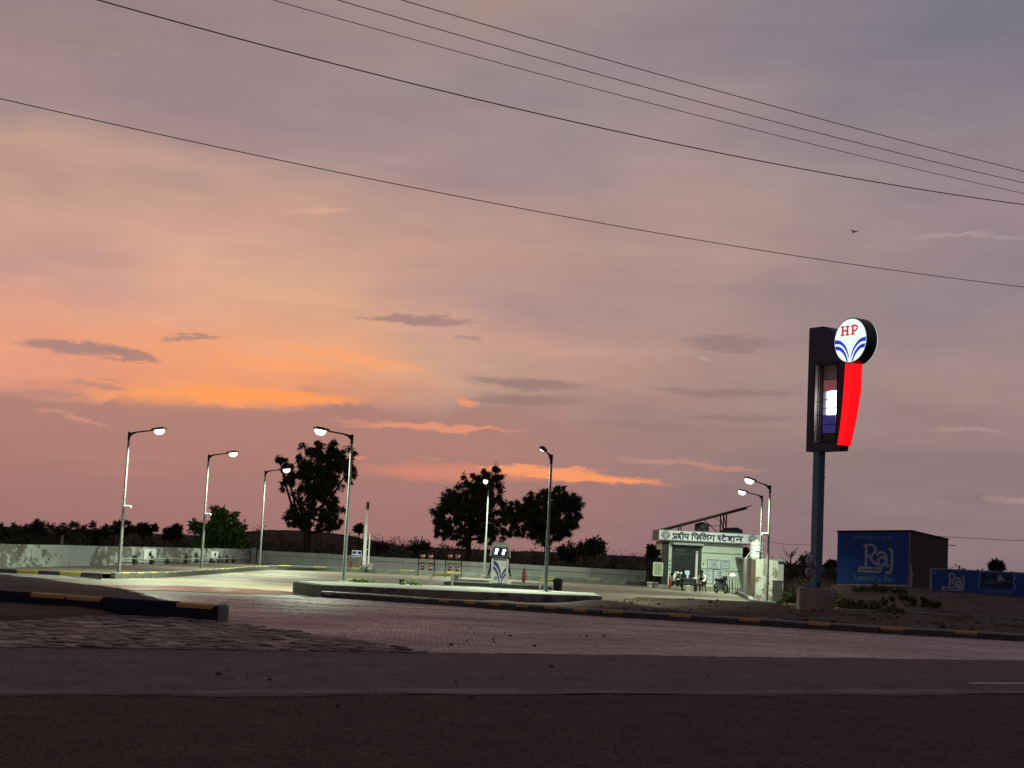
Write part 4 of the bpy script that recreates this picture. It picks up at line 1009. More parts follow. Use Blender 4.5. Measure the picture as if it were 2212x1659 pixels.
# pale sack hung on the post
q_ = A(1751, 1250, 60.1); mb = MB()
for (dx, dz, rx_, rz_) in ((-0.02, 0.66, 0.20, 0.24), (0.06, 0.52, 0.16, 0.20), (-0.05, 0.24, 0.17, 0.22), (0.0, 0.45, 0.09, 0.14)):
    mb.lathe([(rx_*math.sin(math.pi*k/8)+0.004, -rz_*math.cos(math.pi*k/8)) for k in range(9)], (dx, 0, dz), n=12)
o = mb.build('hung_sack', mat('pale_sack', (0.30, 0.28, 0.32), 0.8, scale=7, col2=(0.09, 0.09, 0.15), thr=(0.5, 0.58)), None, (q_.x, 60.1, q_.z)); tag(o, 'pale knotted sack hung low on the post of the tall sign', 'sack')
# ================================================================== FUEL PUMP AND ITS ISLAND
PY = 80.5
isl = [A(957, 1260, 79.2), A(1195, 1268, 79.2)]
m_pw = mat('pump_white', (0.80, 0.80, 0.76), 0.35, var=0.06)
m_pg = mat('pump_hood_grey', (0.34, 0.33, 0.30), 0.5, var=0.12)
m_pb = mat('pump_blue', (0.020, 0.020, 0.20), 0.35, var=0.08)
t = thing('pump_island', 'low black kerbed island under the fuel pump', 'pump island', ((isl[0].x+isl[1].x)/2, 80.5, 0))
Lw = isl[1].x-isl[0].x
mb = MB(); mb.bevbox((0, 0, 0.06), (Lw, 1.3, 0.20), 0.05); mb.build('kerb_body', m_dark, t)
mb = MB(); mb.bevbox((0, 0, 0.165), (Lw-0.22, 1.08, 0.03), 0.01); mb.build('top_slab', m_conc, t)
mb = MB(); mb.box((0, 0, 0), (Lw*0.36, 0.08, 0.12)); mb.build('raised_edge', m_conc, t, (-Lw*0.26, 0.2, 0.26))
mb = MB(); mb.box((0, 0, 0), (Lw*0.30, 0.08, 0.12)); mb.build('raised_edge', m_conc, t, (Lw*0.27, 0.2, 0.26))
def guard(x, label, w):
    tt = thing('crash_guard', label, 'crash guard', (x, 79.6, 0.0), 0, 'crash guards at the ends of the pump island')
    mb = MB(); mb.tube(curve_pts([(-w/2, 0, 0), (-w/2, 0, 0.40), (-w/2+0.10, 0, 0.52), (w/2-0.10, 0, 0.52), (w/2, 0, 0.40), (w/2, 0, 0)], 4), 0.06, 8); mb.build('pipe', m_whitekerb, tt)
    mb = MB(); mb.tube([(-w/2+0.08, 0, 0.525), (w/2-0.08, 0, 0.525)], 0.066, 8); mb.build('yellow_band', m_yel2, tt)
guard(isl[0].x-0.1, 'white and yellow bent pipe guard at the left end of the pump island', 1.1)
guard(isl[1].x-0.25, 'white and yellow bent pipe guard at the right end of the pump island', 0.8)
pp = A(1078, 1258, PY)
t = thing('fuel_pump', 'white fuel pump with blue swoosh and four lit displays', 'fuel pump', (pp.x, PY, 0.165))
hh = 2.14; bw = 0.80
mb = MB(); mb.bevbox((0, 0, 0.66), (bw, 0.55, 1.32), 0.03); mb.build('cabinet', m_pw, t)
mb = MB(); mb.box((0, 0.01, -0.0), (bw+0.06, 0.6, 0.06)); mb.build('foot', m_dark, t, (0, 0, 0.02))
for sg in (-1, 1): mb = MB(); mb.box((sg*(bw/2+0.01), -0.02, 0.66), (0.07, 0.6, 1.28)); mb.build('side_trim', m_white, t)
mb = MB(); mb.box((0, -0.285, 1.265), (bw-0.12, 0.02, 0.10)); mb.build('nozzle_slot', mat('slate_panel', (0.10, 0.13, 0.13), 0.4), t)
mb = MB(); mb.box((0, 0, 1.375), (bw+0.04, 0.5, 0.10)); mb.build('neck', m_dark, t)
# display head
mb = MB(); mb.bevbox((0, 0, 1.66), (bw+0.0, 0.50, 0.50), 0.02); mb.build('display_head', m_pg, t)
mb = MB(); mb.box((0, -0.255, 1.66), (bw-0.10, 0.02, 0.42)); mb.build('display_glass', mat('blue_black_glass', (0.02, 0.018, 0.09), 0.15), t)
m_disp = emat('lit_display', (0.72, 0.80, 1.0), 2.2)
for (x, z, w, h) in ((-0.19, 1.755, 0.19, 0.13), (0.19, 1.74, 0.17, 0.13), (-0.23, 1.60, 0.15, 0.15), (0.14, 1.585, 0.15, 0.15)):
    mb = MB(); mb.slab([(x-w/2, z-h/2+0.03), (x-w/2+0.03, z-h/2), (x+w/2-0.03, z-h/2), (x+w/2, z-h/2+0.02), (x+w/2, z+h/2), (x-w/2+0.02, z+h/2)], -0.275, -0.267); mb.build('lit_display', m_disp, t)
# hood: a cowl over the head with two hanging cheeks
mb = MB(); prof = [(p.x, p.y) for p in curve_pts([(-bw/2-0.08, 1.90), (-bw/2-0.05, 2.05), (-bw/2+0.06, 2.13), (bw/2-0.06, 2.13), (bw/2+0.05, 2.05), (bw/2+0.08, 1.90)], 4)]
mb.slab(prof, -0.33, 0.33); mb.slab([(-bw/2-0.17, 1.42), (-bw/2-0.06, 1.42), (-bw/2-0.03, 1.90), (-bw/2-0.09, 1.90)], -0.33, 0.33); mb.slab([(bw/2+0.06, 1.38), (bw/2+0.15, 1.38), (bw/2+0.09, 1.90), (bw/2+0.03, 1.90)], -0.33, 0.33)
mb.build('hood', m_pg, t)
mb = MB(); mb.bevbox((0, 0, 2.17), (0.36, 0.3, 0.09), 0.03); mb.build('hood_cap', mat('dull_red_cap', (0.10, 0.02, 0.02), 0.5), t)
# swoosh
mb = MB(); yf = -0.279
def band(up, lo):
    U = curve_pts(up, 6); Lo = curve_pts(lo, 6)
    for i in range(len(U)-1): mb.slab([(Lo[i].x, Lo[i].y), (Lo[i+1].x, Lo[i+1].y), (U[i+1].x, U[i+1].y), (U[i].x, U[i].y)], yf-0.006, yf)
band([(-0.33, 1.20), (-0.15, 1.10), (0.02, 0.80), (0.085, 0.38)], [(-0.33, 0.99), (-0.19, 0.90), (-0.03, 0.62), (0.06, 0.24)])
band([(-0.35, 0.93), (-0.20, 0.82), (-0.06, 0.52), (0.035, 0.06)], [(-0.35, 0.74), (-0.23, 0.66), (-0.10, 0.40), (-0.005, 0.05)])
band([(0.085, 0.36), (0.14, 0.58), (0.23, 0.75), (0.335, 0.88)], [(0.10, 0.24), (0.17, 0.45), (0.25, 0.60), (0.335, 0.70)])
band([(0.085, 0.06), (0.13, 0.28), (0.22, 0.46), (0.335, 0.62)], [(0.125, 0.06), (0.17, 0.22), (0.25, 0.36), (0.335, 0.48)])
mb.build('blue_swoosh', m_pb, t)
mb = MB(); [mb.stroke([(0.13+0.02*(k % 2), 1.10-0.045*k), (0.19-0.02*(k % 2), 1.09-0.045*k)], 0.02, yf-0.006, yf) for k in range(4)]; mb.build('side_lettering', mat('pale_grey_print', (0.35, 0.36, 0.36), 0.5), t)
m_lg1 = mat('grey_logo_ring', (0.45, 0.47, 0.45), 0.5); m_lg2 = mat('grey_logo_print', (0.12, 0.13, 0.16), 0.5)
emblem(0.10, t, -0.18, yf, 0.30, m_lg1, m_lg2, m_lg2, None, None, names=('small_emblem', 'small_emblem_letters', 'small_emblem_wing'))
for sg in (-1, 1):
    mb = MB(); mb.tube(curve_pts([(sg*(bw/2+0.02), -0.1, 1.30), (sg*(bw/2+0.09), -0.12, 1.15), (sg*(bw/2+0.11), -0.14, 0.60), (sg*(bw/2+0.20), -0.15, 0.42), (sg*(bw/2+0.16), -0.15, 0.62), (sg*(bw/2+0.12), -0.12, 0.85)], 5), 0.022, 6); mb.build('hose', m_black, t)
    mb = MB(); mb.bar((sg*(bw/2+0.06), -0.18, 0.92), (sg*(bw/2+0.09), -0.2, 0.62), 0.07, 0.10); mb.tube([(sg*(bw/2+0.06), -0.2, 0.9), (sg*(bw/2+0.06), -0.24, 1.0)], 0.02, 6); mb.build('nozzle', m_black, t)
q = A(1205, 1262, 79.4); t = thing('waste_bin', 'small black bin just right of the right-hand lamp post on the plinth', 'bin', (q.x, 79.4, 0.0))
mb = MB(); mb.lathe([(0.20, 0), (0.25, 0.5), (0.26, 0.52), (0.235, 0.52)], n=16); mb.build('body', m_black, t); mb = MB(); mb.lathe([(0.27, 0.0), (0.27, 0.03), (0.12, 0.10), (0.03, 0.11)], n=16); mb.build('lid', m_black, t, (0, 0, 0.52))
def extinguisher(p, label, h=0.62, rz=0):
    t = thing('fire_extinguisher', label, 'fire extinguisher', p, rz)
    mb = MB(); mb.lathe([(0.085, 0), (0.09, 0.03), (0.09, h*0.7), (0.07, h*0.8), (0.03, h*0.85)], n=14); mb.build('cylinder', m_red, t)
    mb = MB(); mb.bar((0, 0, h*0.84), (0, 0, h*0.93), 0.05); mb.bar((-0.02, 0, h*0.94), (0.13, 0, h), 0.025, 0.02); mb.build('valve', m_black, t)
    mb = MB(); mb.tube(curve_pts([(0.03, -0.02, h*0.9), (0.12, -0.02, h*0.75), (0.115, -0.02, h*0.3)], 4), 0.014, 6); mb.build('hose', m_black, t)
p = A(1131, 1256, 80.9); extinguisher((p.x, 80.9, 0.165), 'red fire extinguisher on the pump island right of the pump', 0.95)

# ================================================================== FIRE BUCKET STANDS
def bucket_mesh():
    mb = MB(); mb.lathe([(0.105, 0), (0.11, 0.01), (0.15, 0.27), (0.16, 0.285), (0.143, 0.285), (0.10, 0.02)], n=14); return mb
bproto = None
def make_bucket(label, loc):
    global bproto
    if bproto is None:
        t = thing('fire_bucket', label, 'fire bucket', loc, 0, 'red fire buckets on the two stands')
        bucket_mesh().build('pail', m_red, t)
        mb = MB(); mb.lathe([(0.133, 0.12), (0.146, 0.205), (0.140, 0.205), (0.128, 0.12)], n=14); mb.build('white_band', mat('dull_white_band', (0.30, 0.27, 0.26), 0.6), t)
        mb = MB(); mb.tube(curve_pts([(-0.15, 0, 0.28), (-0.12, 0, 0.40), (0, 0, 0.45), (0.12, 0, 0.40), (0.15, 0, 0.28)], 4), 0.008, 5); mb.build('handle', m_black, t)
        bproto = t
    else:
        t = copy_tree(bproto); t.location = loc; t['label'] = label
    return t
SY = 98.5
for si, (u0, u1, nm) in enumerate(((902.5, 937, 'left'), (961, 995.6, 'right'))):
    a, b = A(u0, 1245, SY), A(u1, 1245, SY); w = b.x-a.x; cx_ = (a.x+b.x)/2; zt = A((u0+u1)/2, 1190, SY).z
    t = thing('bucket_stand', 'black fire bucket frame, %s of the two behind the pump island' % ('left one' if nm == 'left' else 'right one beside the pump'), 'bucket stand', (cx_, SY, 0), 0, 'fire bucket stands')
    for x in (-w/2, w/2):
        mb = MB(); mb.bar((x, 0, 0), (x, 0, zt), 0.055); mb.bar((x, -0.25, 0.02), (x, 0.25, 0.02), 0.05); mb.build('upright', m_black, t)
    for z in (zt-0.03, zt*0.53):
        mb = MB(); mb.bar((-w/2, 0, z), (w/2, 0, z), 0.045); mb.build('rail', m_black, t)
    for zi, z in enumerate((zt-0.03, zt*0.53)):
        for k in (-0.24, 0.24):
            make_bucket('red bucket with white band hanging %s of the %s bucket stand' % (('upper ' if zi == 0 else 'lower ')+('left' if k < 0 else 'right'), nm), (cx_+k*w, SY-0.04, z-0.47))
p = A(985, 1262, 84); make_bucket('red and white bucket standing on the ground just left of the pump', (p.x, 84, 0.16))

# ================================================================== BACK STRIP ODDS AND ENDS
q = A(786, 1227, 101.5); tp = A(791, 1084, 101.5)
t = thing('vent_pipe', 'tall white pipe with dark red tip in the back planting strip', 'vent pipe', (q.x, 101.5, 0.19)); hh = tp.z-0.19
mb = MB(); mb.tube([(0, 0, 0), (0, 0, hh*0.66)], 0.11, 10); mb.build('thick_pipe', m_white, t)
mb = MB(); mb.tube([(0, 0, hh*0.66), (0.02, 0, hh*0.9)], 0.065, 8); mb.build('thin_pipe', m_white, t)
mb = MB(); mb.tube([(0.02, 0, hh*0.885), (0.02, 0, hh)], 0.10, 8); mb.build('red_tip', mat('dark_red_tip', (0.10, 0.03, 0.03), 0.6), t)
mb = MB(); mb.tube([(0.27, 0, 0), (0.27, 0, hh*0.53)], 0.05, 8); mb.bar((0, 0, hh*0.3), (0.27, 0, hh*0.3), 0.04); mb.build('short_pipe', m_white, t)
mb = MB(); mb.bevbox((0, 0, 0.08), (0.42, 0.4, 0.2), 0.03); mb.build('foot', m_white, t)
q = A(769, 1226, 102.0); z1 = A(769, 1189, 102).z; z2 = A(769, 1205, 102).z
t = thing('blue_sign', 'small blue and white notice board on legs beside the white vent pipe', 'notice board', (q.x, 102, 0.19))
z1 -= 0.19; z2 -= 0.19; w = 0.64
mb = MB(); mb.box((0, 0, (z1+z2)/2), (w, 0.03, z1-z2)); mb.build('board', m_white, t)
h_ = z1-z2; zc = (z1+z2)/2
mb = MB(); mb.slab([(-w*0.46, zc), (-w*0.08, zc), (-w*0.08, zc+h_*0.40), (-w*0.46, zc+h_*0.40)], -0.022, -0.017); mb.slab([(w*0.10, zc), (w*0.46, zc), (w*0.46, zc+h_*0.40), (w*0.10, zc+h_*0.40)], -0.022, -0.017); mb.slab([(-w*0.46, zc-h_*0.46), (w*0.46, zc-h_*0.46), (w*0.46, zc-h_*0.12), (-w*0.46, zc-h_*0.12)], -0.022, -0.017)
mb.stroke([(-0.02, zc+0.10), (0.03, zc+0.18)], 0.05, -0.022, -0.017); mb.build('blue_print', m_blue, t)
mb = MB(); [mb.box((-w*0.30+k*w*0.12, -0.026, zc-h_*0.29), (w*0.08, 0.006, h_*0.14)) for k in range(6)]; mb.build('white_lettering', m_white, t)
for x in (-w*0.35, w*0.35):
    mb = MB(); mb.bar((x, 0.03, 0), (x, 0.03, z2+0.05), 0.035); mb.build('leg', m_galv, t)
p = A(757, 1224, 101.2); extinguisher((p.x, 101.2, 0.19), 'red fire extinguisher standing below the small blue notice board', 0.8)
p = A(773, 1226, 101.4)
t = thing('sand_bin', 'rusty open frame with sand below the small blue notice board', 'sand bin', (p.x, 101.4, 0.19))
mb = MB(); mb.box((0, 0, 0.16), (0.5, 0.4, 0.32)); mb.build('tray', mat('rust_brown', (0.16, 0.09, 0.03), 0.8, var=0.4, scale=6), t)
mb = MB(); mb.tube(curve_pts([(-0.23, 0, 0.3), (-0.2, 0, 0.62), (0, 0, 0.75), (0.2, 0, 0.62), (0.23, 0, 0.3)], 4), 0.03, 6); mb.build('hoop', MATS['rust_brown'], t)
rng = random.Random(5)
mb = MB()
for k in range(16):
    a = rng.uniform(0, 6.28); r = rng.uniform(0, 0.55); s = rng.uniform(0.10, 0.22)
    M = Matrix.Translation((r*math.cos(a), r*math.sin(a)*0.6, s*0.5+0.28*(1-r/0.6)*rng.random())) @ Matrix.Rotation(rng.uniform(0, 6), 4, (rng.random(), rng.random(), 1))
    mb.bevbox((0, 0, 0), (s*1.5, s*1.1, s), s*0.25, M=M)
o = mb.build('rubble_heap', m_conc, None, (A(797, 1226, 101).x, 101, 0.2)); tag(o, 'low heap of broken stone at the foot of the white vent pipe', 'rubble'); o['kind'] = 'stuff'
p = A(868, 1262, 59.9)
t = thing('valve_box', 'small dark green box on the plinth left of the pump', 'box', (p.x, 59.9, 0.43))
mb = MB(); mb.bevbox((0, 0, 0.09), (0.19, 0.17, 0.18), 0.02); mb.build('body', mat('bottle_green', (0.01, 0.03, 0.022), 0.5), t); mb = MB(); mb.bevbox((0, 0, 0.19), (0.21, 0.19, 0.03), 0.01); mb.build('lid', MATS['bottle_green'], t)
# ================================================================== SHOP
m_shop = mat('pale_green_white_render', (0.58, 0.68, 0.58), 0.75, var=0.12, scale=1.2, bump=0.003, bscale=20)
m_soffit = mat('soffit_grey', (0.22, 0.22, 0.21), 0.8)
m_fascia = mat('fascia_white', (0.82, 0.86, 0.92), 0.4, var=0.06)
m_shut = mat('shutter_box_grey', (0.36, 0.42, 0.40), 0.45, var=0.1, stretch=(1, 1, 6))
m_glass = mat('dark_door_glass', (0.035, 0.045, 0.042), 0.12, var=0.1)
m_joint = mat('dark_joint', (0.06, 0.09, 0.08), 0.8)
m_pillar = mat('dark_pillar', (0.016, 0.015, 0.014), 0.6)
m_brown = mat('brown_frame', (0.055, 0.040, 0.032), 0.6)
SHY = 100.0
sl = G(1441.5, 1268.5); sl = A(1441.5, 1268, SHY)
shop = thing('filling_station_shop', 'small pale shop with blue Hindi lettering on its white fascia', 'shop', (sl.x, SHY, 0))
FW = 4.76; DP = 3.9; CH = 3.03                    # facade width, depth, height under the fascia
fz0, fz1 = 3.04, 3.72; fx0, fx1 = -0.72, 5.74
def part(mb, nm, m, loc=None, p=shop): return mb.build(nm, m, p, loc)
mb = MB(); mb.box((FW/2+1.08, 0.10, CH/2), (FW-2.12, 0.2, CH)); part(mb, 'front_wall', m_shop)
mb = MB(); mb.box((0.105, 0.10, CH/2), (0.19, 0.2, CH)); part(mb, 'front_pier', m_shop)
mb = MB(); mb.box((1.15, 0.10, 2.92), (1.88, 0.2, 0.22)); part(mb, 'lintel', m_shop)
mb = MB(); mb.box((0.08, DP/2+0.1, CH/2), (0.16, DP-0.2, CH)); part(mb, 'side_wall', m_shop)
mb = MB(); mb.box((FW-0.08, DP/2+0.1, CH/2), (0.16, DP-0.2, CH)); part(mb, 'side_wall', m_shop)
mb = MB(); mb.box((FW/2, DP-0.1, CH/2), (FW-0.34, 0.2, CH)); part(mb, 'rear_wall', m_shop)
mb = MB(); mb.box((-0.22, 0.2, CH/2), (0.36, 0.4, CH)); part(mb, 'dark_pillar', m_pillar)
mb = MB(); mb.box((FW/2-0.25, 0.2, 0.10), (FW+1.1, 1.6, 0.22)); mb.box((1.4, -0.85, 0.06), (2.6, 0.5, 0.14)); part(mb, 'step', m_conc)
mb = MB(); mb.box((FW/2, DP/2-0.15, 3.01), (FW+0.6, DP+0.5, 0.05)); part(mb, 'soffit', m_soffit)
# fascia box: front, two ends, rear, roof
mb = MB(); mb.box(((fx0+fx1)/2, -0.62, (fz0+fz1)/2), (fx1-fx0, 0.10, fz1-fz0)); part(mb, 'fascia', m_fascia)
for x in (fx0+0.05, fx1-0.05):
    mb = MB(); mb.box((x, DP/2-0.32, (fz0+fz1)/2), (0.10, DP+0.48, fz1-fz0-0.004)); part(mb, 'fascia_end', mat('fascia_end_beige', (0.36, 0.30, 0.28), 0.5, var=0.08))
mb = MB(); mb.box(((fx0+fx1)/2, DP/2-0.32, fz1-0.12), (fx1-fx0-0.22, DP+0.4, 0.10)); part(mb, 'roof_slab', m_conc)
mb = MB(); mb.box(((fx0+fx1)/2, -0.676, fz0+0.03), (fx1-fx0, 0.012, 0.05)); mb.box(((fx0+fx1)/2, -0.676, fz1-0.02), (fx1-fx0, 0.012, 0.035)); part(mb, 'fascia_trim', m_soffit)
# shutter, door
mb = MB(); mb.bevbox((1.23, -0.19, 2.98), (2.06, 0.38, 0.36), 0.06); part(mb, 'shutter_box', m_shut)
door = part(MB().box((1.15, 0.16, 1.40), (1.84, 0.05, 2.80)), 'glass_door', m_glass)
mb = MB(); mb.bar((0.25, 0.11, 0.22), (0.25, 0.11, 2.8), 0.06); mb.bar((2.05, 0.10, 0.22), (2.05, 0.10, 2.8), 0.12); mb.bar((0.25, 0.115, 2.25), (2.0, 0.115, 2.25), 0.05); mb.bar((0.25, 0.115, 1.62), (1.4, 0.115, 1.62), 0.03); mb.build('door_frame', m_brown, door)
mb = MB(); mb.box((0.72, 0.115, 2.46), (0.64, 0.02, 0.20)); mb.box((0.72, 0.115, 2.18), (0.64, 0.02, 0.06)); mb.build('door_lettering', m_dark, door)
mb = MB(); mb.tube([(1.82, -0.05, 0.24), (1.82, -0.05, 2.30)], 0.095, 10); mb.tube([(1.82, -0.05, 2.34), (1.82, -0.05, 2.44)], 0.10, 10); part(mb, 'white_column', m_white)
mb = MB(); mb.box((FW/2+1.08, -0.006, 2.36), (FW-2.16, 0.012, 0.05)); mb.box((4.22, -0.006, 1.27), (1.05, 0.012, 0.045)); part(mb, 'wall_joint', m_joint)
mb = MB(); mb.lathe([(0.05, 0), (0.05, 0.03)], n=10, M=Matrix.Translation((2.27, 0.0, 1.66)) @ Matrix.Rotation(math.radians(90), 4, 'X')); part(mb, 'wall_socket', m_brown)
mb = MB(); [mb.box((0.10, -0.008, z), (0.10, 0.016, 0.14)) for z in (1.75, 1.47, 1.22)]; part(mb, 'pier_plate', m_soffit)
# emblem and lettering on the fascia
m_lr = mat('faded_red_print', (0.30, 0.08, 0.07), 0.5); m_lb = mat('faded_blue_print', (0.045, 0.06, 0.16), 0.5); m_lring = mat('emblem_grey_ring', (0.16, 0.17, 0.22), 0.5); m_lface = mat('emblem_pale_face', (0.50, 0.52, 0.54), 0.45)
fy = -0.672; fh = fz1-fz0
for cx_ in (fx0+0.42, fx1-0.46):
    n = 32; mb = MB(); mb.slab([(cx_+0.285*math.cos(2*math.pi*k/n), 3.385+0.285*math.sin(2*math.pi*k/n)) for k in range(n)], fy-0.006, fy-0.002); part(mb, 'emblem_ring', m_lring)
    emblem(0.255, shop, cx_, fy-0.008, 3.385, m_lface, m_lr, m_lb, None, None)
def glyph(mb, x0, x1, z0, z1, strokes, w, y):
    for st in strokes:
        p = [(x0+(x1-x0)*a, z0+(z1-z0)*b) for a, b in st]
        if len(p) > 2: p = [(q.x, q.y) for q in curve_pts(p, 4)]
        mb.stroke(p, w, y-0.008, y)
PA = [[(0.78, 1), (0.78, 0)], [(0.14, 1), (0.14, 0.62), (0.32, 0.42), (0.78, 0.42)]]
DEV = {  # strokes in a unit letter box, headline at 1
 'pra': PA+[[(0.74, 0.42), (0.40, 0.20), (-0.15, 0.02)]],
 'pa': PA,
 'da': [[(0.5, 1), (0.5, 0.82), (0.22, 0.72), (0.10, 0.50), (0.26, 0.30), (0.55, 0.36), (0.60, 0.52), (0.42, 0.55)], [(0.5, 0.34), (0.78, 0.0)]],
 'ii': [[(0.5, 1), (0.5, 0)], [(0.5, 1.0), (0.48, 1.22), (0.2, 1.36), (-0.35, 1.25), (-0.6, 1.0)]],
 'i': [[(0.3, 1), (0.3, 0)], [(0.3, 1.0), (0.35, 1.25), (1.2, 1.36), (2.4, 1.3), (3.1, 1.0)]],
 'pha': [[(0.60, 1), (0.60, 0)], [(0.12, 1), (0.12, 0.62), (0.28, 0.42), (0.60, 0.42)], [(0.60, 0.62), (0.80, 0.72), (0.98, 0.58), (0.92, 0.36), (0.74, 0.36)]],
 'la': [[(0.92, 1), (0.92, 0)], [(0.92, 0.60), (0.72, 0.74), (0.54, 0.56), (0.52, 0.22)], [(0.54, 0.58), (0.36, 0.76), (0.12, 0.60), (0.14, 0.30), (0.34, 0.16)]],
 'ga': [[(0.80, 1), (0.80, 0)], [(0.28, 1), (0.28, 0.50), (0.16, 0.36), (0.04, 0.46)]],
 'sa_half': [[(0.30, 1), (0.42, 0.84), (0.36, 0.62), (0.08, 0.60)], [(0.10, 0.56), (0.70, 0.02)], [(0.30, 0.50), (1.02, 0.50)]],
 'tta': [[(0.55, 1), (0.55, 0.84), (0.16, 0.74), (0.06, 0.40), (0.30, 0.12), (0.66, 0.14), (0.80, 0.30)]],
 'e': [[(0.55, 1), (0.42, 1.22), (0.05, 1.34)]],
 'sha': [[(0.86, 1), (0.86, 0)], [(0.40, 0.74), (0.24, 0.70), (0.16, 0.84), (0.32, 0.95), (0.52, 0.84), (0.48, 0.60), (0.20, 0.44), (0.10, 0.34), (0.22, 0.26)], [(0.22, 0.40), (0.60, 0.04)]],
 'na': [[(0.80, 1), (0.80, 0)], [(0.80, 0.52), (0.30, 0.52), (0.14, 0.42), (0.24, 0.32)]],
 'dot': [[(0.48, 1.2), (0.52, 1.22)]],
}
def devanagari(words, x0, z0, h, w, y, sc, m, root, name):
    mb = MB()
    for letters, hx0, hx1 in words:
        for nm, a, b in letters: glyph(mb, x0+a*sc, x0+b*sc, z0, z0+h, DEV[nm], w, y)
        mb.stroke([(x0+hx0*sc, z0+h), (x0+hx1*sc, z0+h)], w*1.02, y-0.011, y-0.0005)
    return mb.build(name, m, root)
WORDS = [([('pra', 478, 560), ('da', 568, 640), ('ii', 636, 690), ('pa', 690, 775)], 470, 778),
         ([('i', 826, 862), ('pha', 872, 985), ('i', 988, 1022), ('la', 1026, 1140), ('dot', 1120, 1180), ('ga', 1160, 1262)], 822, 1268),
         ([('sa_half', 1310, 1400), ('tta', 1404, 1492), ('e', 1400, 1490), ('sha', 1500, 1640), ('na', 1650, 1782), ('dot', 1670, 1740)], 1306, 1786)]
px2 = 0.03008/4.809*0.5486                      # metres per step of the letter drawing
sc = (fx1-fx0)/(2105-215.0)
devanagari(WORDS, fx0-215*sc, 3.155, 0.325, 0.084, fy, sc, m_text, shop, 'fascia_lettering')
# notices on the wall
def poster(x0, x1, z0, z1, label, kind):
    t = thing('wall_poster', label, 'poster', (sl.x+(x0+x1)/2, SHY-0.008, (z0+z1)/2), 0, 'white notices on the shop wall')
    w, h = x1-x0, z1-z0
    mb = MB(); mb.box((0, -0.006, 0), (w, 0.012, h)); mb.build('sheet', mat('poster_white', (0.55, 0.62, 0.64), 0.5, var=0.06, scale=5), t)
    mb = MB(); e = 0.03
    for (cx, cz, ww, hh2) in ((0, h/2, w+e, e), (0, -h/2, w+e, e), (-w/2, 0, e, h), (w/2, 0, e, h)): mb.box((cx, -0.012, cz), (ww, 0.02, hh2))
    mb.build('frame', mat('slate_blue_frame', (0.06, 0.085, 0.12), 0.5), t)
    mb = MB(); rr = random.Random(kind)
    nl = 6 if h > 0.7 else 4
    mb.box((0, -0.0145, h*0.38), (w*0.6, 0.003, 0.045))
    for k in range(nl):
        z = h*0.26-k*h*0.62/nl; ww = w*rr.uniform(0.35, 0.75)
        mb.box((rr.uniform(-0.05, 0.05)*w, -0.0145, z), (ww, 0.003, 0.025))
    if kind == 1: mb.box((0, -0.0145, -0.01), (0.16, 0.004, 0.16)); [mb.box((-0.24+0.16*k, -0.0145, -h*0.36), (0.09, 0.004, 0.08)) for k in range(4)]
    mb.build('print', mat('pale_slate_print', (0.22, 0.28, 0.31), 0.6), t)
poster(2.53, 3.39, 1.37, 1.94, 'upper left framed notice with a small picture and blue border', 1)
poster(3.48, 3.94, 1.42, 1.92, 'small square framed notice, upper right of the four on the wall', 2)
poster(2.18, 2.90, 0.40, 1.34, 'tall white notice at lower left behind the seated person', 3)
poster(2.95, 3.76, 0.26, 1.32, 'tall white notice at lower right behind the parked motorcycle', 4)
# on the roof: solar array on a steel frame, two tanks
rz0 = fz1-0.07
a0 = A(1429, 1143, SHY+1.6); a1 = A(1618, 1092.4, SHY+1.6)
t = thing('solar_array', 'steep rooftop solar array on thin steel posts over the shop', 'solar panels', (sl.x, SHY, rz0))
A0 = Vector((a0.x-sl.x, 0, a0.z-rz0+0.03)); A1 = Vector((a1.x-sl.x, 0, a1.z-rz0))
d = (A1-A0); up = Vector((-d.z, 0, d.x)).normalized(); m_pv = mat('solar_glass', (0.010, 0.011, 0.016), 0.35, var=0.1, spec=0.2)
ypan = [(-0.2, 1.35), (1.42, 2.95)]
for r_, (y0, y1) in enumerate(ypan):
    for k in range(4):
        f0, f1 = k/4+0.004, (k+1)/4-0.004
        if k == 3: f1 = 0.985
        p0, p1 = A0+d*f0, A0+d*f1
        mb = MB(); mb.add([tuple(p0+Vector((0, y0, 0))), tuple(p1+Vector((0, y0, 0))), tuple(p1+Vector((0, y1, 0))), tuple(p0+Vector((0, y1, 0))),
                           tuple(p0+Vector((0, y0, 0))-up*0.05), tuple(p1+Vector((0, y0, 0))-up*0.05), tuple(p1+Vector((0, y1, 0))-up*0.05), tuple(p0+Vector((0, y1, 0))-up*0.05)],
                          [(0, 1, 2, 3), (7, 6, 5, 4), (0, 4, 5, 1), (1, 5, 6, 2), (2, 6, 7, 3), (3, 7, 4, 0)]); mb.build('solar_panel', m_pv, t)
mb = MB()
for y in (0.1, 1.2, 1.6, 2.8): mb.bar(tuple(A0+d*0.02-up*0.11+Vector((0, y, 0))), tuple(A0+d*0.93-up*0.11+Vector((0, y, 0))), 0.09, 0.11)
mb.build('rail', m_black, t)
def on(f, y): q = A0+d*f-up*0.12; return Vector((q.x, y, q.z))
for (f, y) in ((0.635, 0.15), (0.70, 1.4), (0.765, 2.7)):
    q = on(f, y); mb = MB(); mb.bar((q.x, y, 0.0), tuple(q), 0.08); mb.build('post', m_black, t)
for (f, y) in ((0.19, 0.3), (0.21, 2.6)):
    q = on(f, y); mb = MB(); mb.bar((q.x, y, 0.0), tuple(q), 0.07); mb.build('post', m_black, t)
